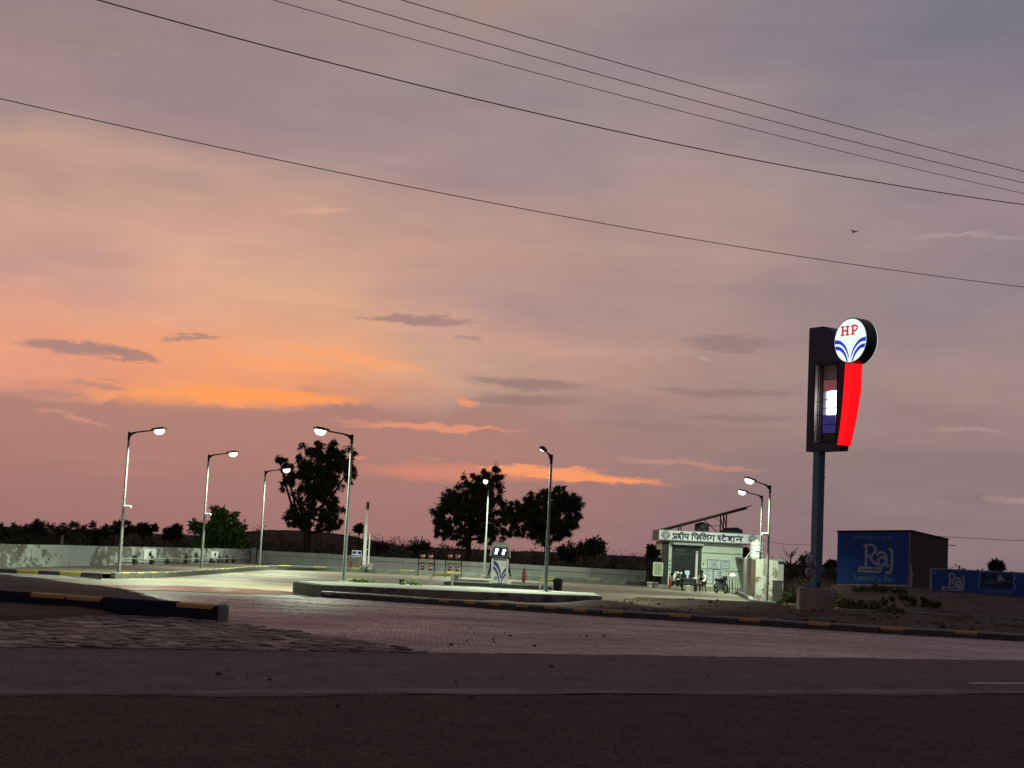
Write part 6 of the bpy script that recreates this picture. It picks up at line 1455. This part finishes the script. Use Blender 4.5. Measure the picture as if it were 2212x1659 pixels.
WL = [([('pra', 0, 34), ('da', 36, 70), ('pa', 72, 104), ('la', 106, 150), ('sa_half', 152, 186), ('tta', 188, 220)], 0, 222), ([('na', 236, 270), ('ii', 268, 290), ('sha', 292, 330)], 234, 332)]
devanagari(WL, BW*0.24, 3.72, 0.22, 0.042, -0.016, 0.0072, m_adp, t, 'upper_lettering')
mb = MB(); [mb.stroke([(BW*0.88+0.13*k, 1.66), (BW*0.88+0.13*k+0.06, 1.72)], 0.05, -0.022, -0.016) for k in range(3)]; mb.build('small_lettering', m_adp, t)
mb = MB(); mb.bar((brl.x+0.0, brl.y-0.02, 3.95), (brl.x+0.55, brl.y-0.02, 3.93), 0.06); mb.build('roof_spout', m_bare, t)
# blue wall at the right edge
L0, L1 = Vector((26.45, 96, 0)), Vector((36.9, 86.6, 0))
t = thing('blue_ad_wall', 'low blue wall painted with laundry soap adverts at the right edge', 'wall', tuple(L0), math.atan2((L1-L0).y, (L1-L0).x)); LW = (L1-L0).length
mb = MB(); mb.box((LW/2, 0.11, 1.05), (LW, 0.2, 2.06)); mb.build('wall_face', m_bare, t)
mb = MB(); mb.slab([(0.16, 0.66), (LW, 0.66), (LW, 2.03), (0.16, 2.03)], -0.008, 0.008); mb.build('painted_front', m_bluewall, t)
mb = MB(); mb.slab([(0.0, 0.50), (0.15, 0.50), (0.15, 2.08), (0.0, 2.08)], -0.010, 0.008); mb.slab([(0.16, 2.035), (LW, 2.035), (LW, 2.10), (0.16, 2.10)], -0.010, 0.008); mb.slab([(0.16, 0.52), (LW, 0.58), (LW, 0.655), (0.16, 0.655)], -0.010, 0.008); mb.build('whitewash_edge', m_strip, t)
for k, c in enumerate((1.75, 7.05, 12.3)):
    raj(t, c, 1.08, 0.72, -0.012, 0.115); ribbon(t, c-0.30, 0.90, 1.45, 0.24, -0.012, 0.14)
for c in (4.35, 9.6):
    mb = MB(); mb.slab([(c-1.0, 1.12), (c+1.0, 1.12), (c+1.0, 1.92), (c-1.0, 1.92)], -0.012, -0.006); mb.build('picture_panel', m_bluepan, t)
    mb = MB(); mb.stroke([(q_.x, q_.y) for q_ in curve_pts([(c-0.9, 1.30), (c-0.2, 1.36), (c+0.9, 1.56)], 5)], 0.07, -0.018, -0.012); mb.slab([(c-0.75, 1.38), (c-0.1, 1.46), (c-0.2, 1.58), (c-0.65, 1.52)], -0.016, -0.012); mb.build('green_swash', mat('painted_teal', (0.05, 0.13, 0.16), 0.7), t)
    mb = MB(); mb.slab([(c+0.02, 1.48), (c+0.52, 1.60), (c+0.34, 1.74), (c+0.26, 1.90), (c+0.10, 1.86), (c+0.06, 1.66)], -0.020, -0.014); mb.build('white_garment', m_adw, t)
    for sx_ in (-1, 1): mb = MB(); mb.stroke([(q_.x, q_.y) for q_ in curve_pts([(c+sx_*1.02, 1.95), (c+sx_*1.14, 1.75), (c+sx_*1.04, 1.50), (c+sx_*1.16, 1.25), (c+sx_*1.06, 1.08)], 4)], 0.11, -0.016, -0.010); mb.build('border_scroll', m_adp, t)
    text_mesh('Laundry Bar', 0.36, 'laundry_lettering', m_adp, t, upright(c+0.1, -0.012, 0.90), 0.002, 0.008)
mb = MB(); mb.stroke([(0.30, 1.82), (0.42, 1.90)], 0.12, -0.016, -0.010); mb.build('small_mark', m_adp, t)
# ================================================================== TREES AND PLANTS
m_leaf = leaf_mat('dark_feathery_leaf', (0.030, 0.034, 0.016), (0.055, 0.060, 0.028))
m_leafg = leaf_mat('green_leaf', (0.06, 0.12, 0.02), (0.12, 0.22, 0.04))
m_leafb = leaf_mat('olive_bush_leaf', (0.050, 0.045, 0.022), (0.085, 0.075, 0.035))
m_leafs = leaf_mat('small_plant_leaf', (0.10, 0.085, 0.015), (0.10, 0.14, 0.03))
m_bark = mat('dark_bark', (0.035, 0.026, 0.020), 0.9, var=0.3)
def leaf_cloud(cl, n, size, ratio, droop, rng):
    """quads hung round cluster points. cl: array of (x, y, z, radius)"""
    k = rng.integers(0, len(cl), n); c = cl[k]
    dirv = rng.normal(size=(n, 3)); dirv /= np.linalg.norm(dirv, axis=1)[:, None]
    pos = c[:, :3]+dirv*(c[:, 3:4]*(rng.random((n, 1))**0.5))
    ax = rng.normal(size=(n, 3)); ax[:, 2] -= droop; ax /= np.linalg.norm(ax, axis=1)[:, None]
    sd_ = np.cross(ax, rng.normal(size=(n, 3))); sd_ /= np.maximum(1e-6, np.linalg.norm(sd_, axis=1))[:, None]
    L = size*rng.uniform(0.6, 1.4, (n, 1)); Wd = L*ratio
    v = np.stack([pos, pos+ax*L*0.5+sd_*Wd*0.5, pos+ax*L, pos+ax*L*0.5-sd_*Wd*0.5], 1).reshape(-1, 3)
    return v
def leaf_mesh(name, v, m, parent, kind=None):
    n = len(v)//4; me = bpy.data.meshes.new(name); me.vertices.add(len(v)); me.vertices.foreach_set('co', v.astype(np.float32).ravel())
    me.loops.add(4*n); me.loops.foreach_set('vertex_index', np.arange(4*n, dtype=np.int32)); me.polygons.add(n); me.polygons.foreach_set('loop_start', np.arange(0, 4*n, 4, dtype=np.int32)); me.polygons.foreach_set('loop_total', np.full(n, 4, np.int32))
    me.materials.append(m); me.update(calc_edges=True)
    o = bpy.data.objects.new(name, me); COL.objects.link(o); o.parent = parent
    if kind: o['kind'] = kind
    return o
def tree(name, label, u, v, Y, blobs, n, size, trunk, ratio=0.34, droop=0.9, m=None, cat='tree', group=None, seed=1, zground=None, density=1.0, cl_r=0.16, ncl=90, limbs=True, trunk_r=0.22):
    """blobs: (u, v, half width, half height) of crown lobes as they show; depth comes from the width"""
    rng = np.random.default_rng(seed); base = A(u, v, Y); zg_ = float(H_land(base.x, Y)) if zground is None else zground
    t = thing(name, label, cat, (base.x, Y, zg_), 0, group); s = Y/FPX
    cl = []; area = np.array([b[2]*b[3] for b in blobs], float); area /= area.sum()
    for b, a in zip(blobs, area):
        c = A(b[0], b[1], Y); k = max(4, int(ncl*a)); q = 0
        while q < k:
            p = rng.normal(size=3); p /= np.linalg.norm(p); p *= rng.random()**(1/2.2)*1.04
            hw_, hh_ = b[2]*s, b[3]*s; dy = hw_*0.8
            cl.append((c.x-base.x+p[0]*hw_, p[1]*dy, c.z-zg_+p[2]*hh_, (hw_*hh_)**0.5*cl_r*2*rng.uniform(0.5, 1.3))); q += 1
    cl = np.array(cl)
    leaf_mesh('crown', leaf_cloud(cl, n, size, ratio, droop, rng), m or m_leaf, t)
    mb = MB(); tp = [A(a, b_, Y)-Vector((base.x, Y, zg_)) for a, b_ in trunk]; tp = [Vector((0, 0, -0.2))]+[Vector((p.x, 0, p.z)) for p in tp]
    r0 = trunk_r; mb.tube(curve_pts(tp, 4), [r0*(1-0.65*i/(4*(len(tp)-1))) for i in range(4*(len(tp)-1)+1)], 8)
    mb.build('trunk', m_bark, t)
    if limbs:
        for b in blobs:
            c = A(b[0], b[1], Y); e = Vector((c.x-base.x, rng.uniform(-0.4, 0.4), c.z-zg_)); st = tp[min(len(tp)-1, 1+int(rng.integers(0, max(1, len(tp)-1))))]
            mid = (st+e)/2+Vector((0, 0, -0.15*(e-st).length)); mb = MB(); mb.tube(curve_pts([st, mid, e], 4), [r0*0.5*(1-0.75*i/8) for i in range(9)], 6)
            far = [cl[int(k)] for k in rng.integers(0, len(cl), 5)]
            for f in far:
                if (Vector(f[:3])-e).length < (b[2]+b[3])*s*1.1: mb.tube([e, (e+Vector(f[:3]))/2+Vector((0, 0, 0.1)), Vector(f[:3])], [r0*0.16, r0*0.12, r0*0.05], 5)
            mb.build('limb', m_bark, t)
    return t
tree('acacia_tree', 'tall heart-topped tree behind the back wall left of centre', 663, 1200, 122,
     [(700, 1015, 52, 50), (655, 1020, 38, 38), (735, 985, 34, 36), (756, 1010, 16, 40), (620, 1002, 20, 15), (690, 970, 40, 24), (622, 1040, 16, 22), (672, 1060, 40, 34), (700, 1075, 28, 36), (650, 1105, 34, 28), (720, 1095, 26, 22), (690, 1125, 44, 26), (638, 1122, 24, 20), (726, 1125, 18, 16), (602, 990, 11, 7)],
     26000, 0.36, [(664, 1150), (668, 1110), (684, 1060), (695, 1010)], ratio=0.20, droop=1.5, seed=11, ncl=330, cl_r=0.10, trunk_r=0.34)
tree('neem_tree', 'left and taller of the twin dark trees behind the pump', 1012, 1215, 128,
     [(1010, 1090, 55, 50), (1048, 1050, 34, 40), (1066, 1030, 22, 22), (1020, 1045, 25, 25), (965, 1100, 30, 45), (950, 1125, 18, 30), (1060, 1105, 34, 48), (985, 1075, 28, 30), (1000, 1140, 48, 30), (1050, 1145, 32, 26), (957, 1150, 18, 18), (1075, 1010, 12, 8), (1090, 1130, 20, 34)],
     26000, 0.36, [(1012, 1165), (1018, 1125), (1035, 1080)], ratio=0.20, droop=1.7, seed=12, ncl=330, cl_r=0.095, trunk_r=0.30)
tree('neem_tree', 'right and rounder of the twin dark trees behind the pump', 1182, 1220, 130,
     [(1180, 1110, 52, 45), (1150, 1090, 35, 30), (1215, 1080, 36, 32), (1190, 1062, 26, 16), (1240, 1095, 20, 30), (1235, 1130, 22, 28), (1130, 1120, 28, 38), (1170, 1145, 45, 28), (1215, 1140, 28, 24), (1112, 1110, 18, 30), (1205, 1052, 14, 8), (1248, 1072, 10, 10)],
     25000, 0.36, [(1182, 1175), (1178, 1140), (1190, 1100)], ratio=0.20, droop=1.7, seed=13, ncl=300, cl_r=0.10, trunk_r=0.30)
tree('young_tree', 'small green tree lit by lamps just behind the left wall', 470, 1190, 112,
     [(465, 1112, 18, 16), (480, 1140, 34, 26), (450, 1145, 24, 22), (500, 1115, 14, 10), (505, 1150, 26, 24), (420, 1133, 14, 8), (490, 1172, 34, 18), (445, 1170, 24, 18), (522, 1165, 14, 14)],
     4200, 0.46, [(470, 1165), (474, 1130)], m=m_leafg, ratio=0.30, droop=0.5, seed=14, ncl=120, cl_r=0.15, trunk_r=0.10)
# the row of small trees along the left skyline
ROW = [(30, 1147, 44, 24, 'low spreading'), (82, 1140, 16, 20, 'thin wispy'), (70, 1156, 26, 20, 'squat'), (142, 1145, 40, 28, 'broad flat-topped'), (206, 1151, 26, 24, 'round bushy'), (258, 1143, 34, 18, 'umbrella-shaped'), (312, 1142, 24, 15, 'small umbrella-shaped'), (372, 1150, 20, 10, 'very low'), (383, 1142, 8, 8, 'tiny')]
WHERE = ['at the left edge of the skyline', 'second from the left edge of the skyline', 'behind the wall below the wispy one', 'behind the thin white post on the skyline', 'between the flat-topped tree and the first lamp', 'directly behind the first lamp post', 'just right of the first lamp post', 'left of the green lit tree', 'on the skyline left of the green lit tree']
for i, ((u, v, a, b, k), wv) in enumerate(zip(ROW, WHERE)):
    rr = random.Random(200+i); bl = [(u, v+b*0.2, a*0.8, b*0.6)]
    for q_ in range(9):
        du = rr.uniform(-1.05, 1.05); bl.append((u+a*du, v-b*rr.uniform(-0.4, 1.0)*(1-0.6*abs(du)), a*rr.uniform(0.14, 0.38), b*rr.uniform(0.10, 0.34)))
    if not ('umbrella' in k or 'tiny' in k): bl += [(u-a*0.4, v+b*0.95, a*0.7, b*0.5), (u+a*0.5, v+b*0.95, a*0.7, b*0.5)]
    tree('thorn_tree', k+' dark thorn tree '+wv, u, 1178, 150+7*(i % 4), bl, 2600 if a > 15 else 700, 0.36, [(u, 1165), (u+1, v)], ratio=0.26, droop=0.2, seed=30+i, ncl=110, cl_r=0.13, group='small thorn trees on the left skyline', limbs=False, trunk_r=0.12)
MISC = [(775, 1141, 6, 6, 'tiny round-headed tree on a bare stem right of the tall heart-topped tree'), (1285, 1180, 22, 18, 'round dark tree right of the twin trees'), (1262, 1186, 16, 14, 'smaller dark bush tree touching the round one right of the twins'), (905, 1180, 20, 16, 'dark bush tree left of the twin trees'), (822, 1183, 16, 9, 'low dark bush right of the white vent pipe'), (1410, 1190, 12, 14, 'leafless dark bush beside the left end of the shop'), (1606, 1200, 12, 22, 'dark scrub tree between the shop and the white tank'), (1745, 1212, 18, 14, 'dark bush on the skyline left of the tall sign post'), (2152, 1222, 12, 9, 'small dark tree peeping over the blue advert wall'), (1795, 1220, 12, 8, 'low bush on the skyline between sign post and blue building'), (1228, 1192, 22, 18, 'dense dark bush under the right twin tree')]
for i, (u, v, a, b, lab) in enumerate(MISC):
    bl = [(u, v, a, b), (u-a*0.5, v+b*0.3, a*0.6, b*0.7), (u+a*0.5, v+b*0.2, a*0.6, b*0.7)]
    vb = {0: 1168}.get(i, HZ(u)+16)
    tree('scrub_tree', lab, u, vb, 150+9*(i % 5) if i not in (6, 8) else 128, bl, 1100 if a > 10 else 420, 0.42, [(u, (v+vb)/2), (u, v)], ratio=0.3, droop=0.2, seed=60+i, ncl=50, cl_r=0.2, limbs=False, trunk_r=0.10)
# bare tree right of the washroom
q = A(1706, 1232, 120); t = thing('bare_tree', 'leafless little tree on the skyline left of the tall sign post', 'tree', (q.x, 120, float(H_land(q.x, 120))))
mb = MB(); hh = A(1703, 1192, 120).z-t.location.z
mb.tube([(0, 0, -0.1), (0.02, 0, hh*0.5), (0.1, 0, hh)], [0.11, 0.08, 0.03], 6); mb.build('trunk', m_bark, t)
rng = random.Random(3)
mb = MB()
for k in range(14):
    z = hh*rng.uniform(0.35, 0.95); s = rng.choice((-1, 1)); l = rng.uniform(0.3, 0.8); mb.tube([(0.05*z/hh, 0, z), (s*l*0.6, rng.uniform(-0.3, 0.3), z+l*0.5), (s*l, rng.uniform(-0.4, 0.4), z+l*1.0)], [0.035, 0.022, 0.008], 5)
o = mb.build('branches', m_bark, t); o['kind'] = 'stuff'
# far scrub: one mass along the horizon
rng = np.random.default_rng(77); cl = []
for k in range(900):
    Yk = rng.uniform(125, 300); xk = rng.uniform(-0.38, 0.38)*Yk
    if -38 < xk < -24 and Yk > 200: continue
    cl.append((xk, Yk, float(H_land(xk, Yk))+rng.uniform(0.1, 0.7), rng.uniform(0.5, 1.5)))
for k in range(260):
    Yk = rng.uniform(118, 150); xk = rng.uniform(-0.36, 0.0)*Yk; cl.append((xk, Yk, float(H_land(xk, Yk))+rng.uniform(0.1, 0.6), rng.uniform(0.4, 1.1)))
for k in range(200):
    Yk = rng.uniform(112, 150); xk = rng.uniform(0.0, 0.27)*Yk; cl.append((xk, Yk, float(H_land(xk, Yk))+rng.uniform(0.1, 0.6), rng.uniform(0.4, 1.2)))
cl = np.array(cl); v = leaf_cloud(cl, 60000, 0.32, 0.4, 0.0, rng)
o = leaf_mesh('far_scrub', v, m_leaf, None, 'stuff'); tag(o, 'dark scrub covering the land behind the station walls', 'scrub')
# olive shrubs by the tall sign
def shrub(label, u, v, Y, hw_, h, n, seed, m=None, size=0.16, name='shrub', group=None, zg=None, lobes=7, ratio=0.38):
    rng = np.random.default_rng(seed); b = A(u, v, Y); z = zg if zg is not None else float(H_land(b.x, Y))
    t = thing(name, label, 'shrub' if name != 'small_plant' else 'plant', (b.x, Y, z), 0, group)
    cl = []
    for _ in range(lobes*4):
        x_ = rng.uniform(-1, 1); cl.append((x_*hw_, rng.uniform(-0.6, 0.6)*hw_, h*(1-0.75*abs(x_)**1.5)*rng.uniform(0.05, 0.85), min(hw_, h)*rng.uniform(0.10, 0.26)))
    cl = np.array(cl)
    leaf_mesh('foliage', leaf_cloud(cl, n, size, ratio, -0.5, rng), m or m_leafb, t)
    mb = MB(); rr = random.Random(seed)
    for k in range(5): mb.tube([(0, 0, -0.05), (rr.uniform(-0.3, 0.3)*hw_, rr.uniform(-0.3, 0.3)*hw_, h*0.4), (rr.uniform(-0.6, 0.6)*hw_, rr.uniform(-0.4, 0.4)*hw_, h*0.8)], [0.03, 0.02, 0.008], 5)
    mb.build('stems', m_bark, t); return t
shrub('green shrub lit by the lamp between the concrete pillar and sign block', 1708, 1308, 69, 0.62, 0.95, 1300, 1, leaf_mat('lamp_side_leaf', (0.06, 0.075, 0.022), (0.10, 0.115, 0.04)))
shrub('large olive shrub below the left half of the blue building', 1858, 1316, 70, 1.1, 0.70, 1700, 2)
shrub('spreading dark shrub between the blue building and the blue wall', 1960, 1306, 76, 1.6, 0.62, 2000, 3)
shrub('olive shrub right behind the sign block', 1822, 1314, 73, 0.7, 0.72, 1200, 4)
shrub('pale dry shrub in front of the plot kerb', 1925, 1322, 63.6, 0.5, 0.5, 500, 5, leaf_mat('dry_grey_leaf', (0.10, 0.085, 0.06), (0.14, 0.12, 0.085)), zg=0.05)
shrub('low dark weed clump on the dirt in front of the plot kerb', 1918, 1334, 58.5, 0.6, 0.3, 450, 6, zg=0.15, size=0.12)
shrub('dark shrub mass behind the tall sign post', 1745, 1290, 84, 1.6, 1.6, 2000, 7)
shrub('dark shrub at the foot of the blue building front', 1900, 1292, 86, 1.5, 0.40, 1500, 8)
# ragged weeds and dry grass over the verge and the plot beside the sign
rng = np.random.default_rng(5); V_ = []
for k in range(420):
    if k < 230: x, y = rng.uniform(3.5, 27), rng.uniform(48, 64.3)
    else: x, y = rng.uniform(14, 33), rng.uniform(66, 90)
    if k < 230:
        if not in_poly(x, y, vp): continue
        z = verge_z(x, y)
    else: z = float(H_land(x, y))
    nb = int(rng.integers(14, 60)); sp = rng.uniform(0.06, 0.38); hh = rng.uniform(0.03, 0.13)
    b0 = np.stack([x+rng.normal(0, sp, nb), y+rng.normal(0, sp, nb), np.full(nb, z-0.02)], 1); tip = b0+np.stack([rng.normal(0, hh*0.5, nb), rng.normal(0, hh*0.5, nb), hh*rng.uniform(0.5, 1.2, nb)], 1)
    sd_ = np.stack([rng.normal(size=nb), rng.normal(size=nb)*0.4, np.zeros(nb)], 1)*0.006; mid = b0*0.45+tip*0.55+np.array([0, 0, hh*0.12])
    V_.append(np.stack([b0-sd_, b0+sd_, mid+sd_*0.8, tip], 1).reshape(-1, 3))
o = leaf_mesh('verge_weeds', np.concatenate(V_), leaf_mat('dry_weed_blade', (0.060, 0.045, 0.022), (0.085, 0.075, 0.035)), None, 'stuff'); tag(o, 'ragged dry weeds scattered over the dirt verge', 'weeds')
rng2 = random.Random(21); mb = MB()
for k in range(150):
    x, y = rng2.uniform(2, 26), rng2.uniform(47, 64)
    if not in_poly(x, y, vp): continue
    r = rng2.uniform(0.02, 0.09); mb.bevbox((0, 0, 0), (r*2.2, r*1.7, r*1.2), r*0.35, M=Matrix.Translation((x, y, verge_z(x, y)+r*0.3)) @ Matrix.Rotation(rng2.uniform(0, 6), 4, (rng2.random(), rng2.random(), 1)))
o = mb.build('verge_stones', mat('dusty_stone', (0.075, 0.05, 0.04), 0.9, var=0.4, scale=3), None); tag(o, 'loose stones lying in the dirt verge', 'stones'); o['kind'] = 'stuff'
# grassy clump on the plinth
p = A(778, 1262, 60.0); t = thing('plant_clump', 'bright green arching plant on the plinth beside the tall lamp post', 'plant', (p.x, 60.0, 0.43)); rng = random.Random(9); mb = MB()
for k in range(150):
    bx_ = rng.gauss(0, 0.26); by = rng.gauss(0, 0.12); a_ = rng.uniform(0, 6.28); l = rng.uniform(0.16, 0.36); w = rng.uniform(0.012, 0.026)
    dx, dy = math.cos(a_), math.sin(a_)*0.6; pts = [(bx_+dx*l*f*0.8, by+dy*l*f*0.8, 0.02+l*1.05*(f-0.62*f*f*1.0)) for f in (0, 0.35, 0.7, 1.0)]
    px_, py_ = -dy, dx; vs = []; ws = (w, w*1.2, w*0.8, 0.002)
    for q_, ww in zip(pts, ws): vs += [(q_[0]-px_*ww, q_[1]-py_*ww, q_[2]), (q_[0]+px_*ww, q_[1]+py_*ww, q_[2])]
    mb.add(vs, [(0, 1, 3, 2), (2, 3, 5, 4), (4, 5, 7, 6)])
o = mb.build('blades', leaf_mat('bright_blade', (0.075, 0.15, 0.012), (0.15, 0.25, 0.03)), t); o['kind'] = 'stuff'
shrub('thin weeds on the plinth beside the dark green box', 888, 1264, 59.8, 0.35, 0.16, 160, 21, m_leafg, 0.10, 'small_plant', zg=0.43)
# young plants along the left wall
ORD = ['first', 'second', 'third', 'fourth', 'fifth', 'sixth', 'seventh', 'eighth', 'ninth']
for i, (u, h, mm) in enumerate(((287, 0.62, m_leafs), (324.5, 0.62, m_leafs), (358, 0.55, m_leafb), (400, 0.75, m_leafg), (422, 0.75, m_leafs), (453, 0.4, m_leafb), (471, 0.65, m_leafb), (487, 0.6, m_leafb), (501, 0.6, m_leafb))):
    s = wall_s(u-3); p, _ = wall_pt(s, 0, 2.0); p2 = p
    t = shrub('%s upright young plant along the left wall, counting rightward from the first lamp' % ORD[i], u, 1240, p2.y, 0.20, h, 150, 80+i, mm, 0.13, 'small_plant', 'young plants along the left wall', 0.19, 6)
# weeds on the near island
shrub('dry weeds growing at the foot of the navy kerb', 355, 1330, 37.0, 0.35, 0.35, 90, 91, m_leafb, 0.09, 'small_plant', zg=0.03, ratio=0.16)
# little stones on road and apron
rng = random.Random(12); mb = MB()
for k in range(90):
    if k < 55: s, t_ = rng.uniform(-12, 16), rng.uniform(13, 26)
    else: s, t_ = rng.uniform(-2, 20), rng.uniform(26, 34)
    p = rp(s, t_, 0.02); r = rng.uniform(0.012, 0.035)
    mb.bevbox((0, 0, r*0.4), (r*2.2, r*1.6, r), r*0.3, M=Matrix.Translation(p) @ Matrix.Rotation(rng.uniform(0, 6), 4, 'Z'))
o = mb.build('road_pebbles', mat('dark_pebble', (0.05, 0.04, 0.04), 0.9), None); tag(o, 'scattered small stones on the road and apron', 'pebbles'); o['kind'] = 'stuff'

# ================================================================== WIRES, BIRD, SMALL POST
m_wire = mat('black_wire', (0.03, 0.024, 0.026), 0.7)
def wire(label, pA, pM, pB, zw, r, group='overhead power wires'):
    """a sagging conductor through three seen points, hung in one upright plane"""
    a, b = G(pA[0], pA[1], zw), G(pB[0], pB[1], zw); d = (b-a); d.z = 0; L = d.length; d /= L
    rm = ray(*pM); n = Vector((-d.y, d.x, 0)); k = (a.dot(n)-0)/(rm.dot(n)); m_ = Vector((0, 0, CAM_H))+rm*k
    sm = (m_-a).dot(d); c2 = (m_.z-zw)/(sm*(sm-L))
    pts = [];
    for i in range(61):
        s = -0.75*L+i*(2.5*L)/60; pts.append(Vector((a.x+d.x*s, a.y+d.y*s, zw+c2*s*(s-L))))
    mb = MB(); mb.tube(pts, r, 6); o = mb.build('power_wire', m_wire); tag(o, label, 'wire', group)
wire('lowest overhead wire, hung well below the other four', (0, 213), (1106, 446.5), (2212, 620), 8.5, 0.0075)
wire('thick dark wire, second lowest of the five overhead', (212, 0), (1106, 232.5), (2212, 442), 10.4, 0.0105)
wire('third overhead wire from the bottom of the five', (590, 0), (1106, 143.5), (2212, 418), 10.4, 0.0062)
wire('fourth overhead wire from the bottom, second from the top', (730, 0), (1106, 108.5), (2212, 395), 10.4, 0.007)
wire('topmost of the five overhead wires', (868, 0), (1106, 70), (2212, 370), 10.4, 0.007)
def thin(label, pts, r, Ys):
    mb = MB(); mb.tube(curve_pts([A(u, v, y) for (u, v), y in zip(pts, Ys)], 6), r, 5); o = mb.build('service_wire', m_wire); tag(o, label, 'wire')
thin('thin service wire leaving the roof of the blue building to the right', [(1975, 1154), (2060, 1160.5), (2212, 1168), (2400, 1172)], 0.016, [101, 104, 108, 114])
thin('faint sagging wire between the shop fascia and the tall sign post', [(1634, 1163), (1690, 1175), (1760, 1176)], 0.012, [100, 98, 96])
B = A(1845, 501, 60); t = thing('bird', 'small grey bird flying against the sky above the tall sign', 'bird', tuple(B), math.radians(30))
m_bird = mat('grey_feathers', (0.30, 0.24, 0.24), 0.8)
skin('body', [(0, 0.02, 0), (0, -0.07, 0.01), (0, -0.11, 0.02), (0, 0.10, -0.01)], [(0, 1), (1, 2), (0, 3)], [0.04, 0.03, 0.018, 0.012], m_bird, t, 1)
for s in (-1, 1):
    mb = MB(); mb.add([(0.02*s, -0.05, 0.02), (0.12*s, -0.06, 0.06), (0.21*s, 0.01, 0.02), (0.11*s, 0.05, 0.05), (0.02*s, 0.05, 0.015), (0.02*s, -0.05, 0.008), (0.12*s, -0.06, 0.05), (0.21*s, 0.01, 0.014), (0.11*s, 0.05, 0.042), (0.02*s, 0.05, 0.005)], [(0, 1, 2, 3, 4), (9, 8, 7, 6, 5), (0, 5, 6, 1), (1, 6, 7, 2), (2, 7, 8, 3), (3, 8, 9, 4)]); mb.build('wing', m_bird, t)
q = A(134, 1173, 96); t = thing('white_post', 'thin pale post sticking up behind the left wall', 'post', (q.x, 96, 0)); hh = A(134, 1158, 96).z
mb = MB(); mb.bar((0, 0, 0), (0, 0, hh), 0.13); mb.build('shaft', m_conc, t); mb = MB(); mb.box((0, 0, hh+0.02), (0.15, 0.15, 0.05)); mb.build('cap', m_conc, t)
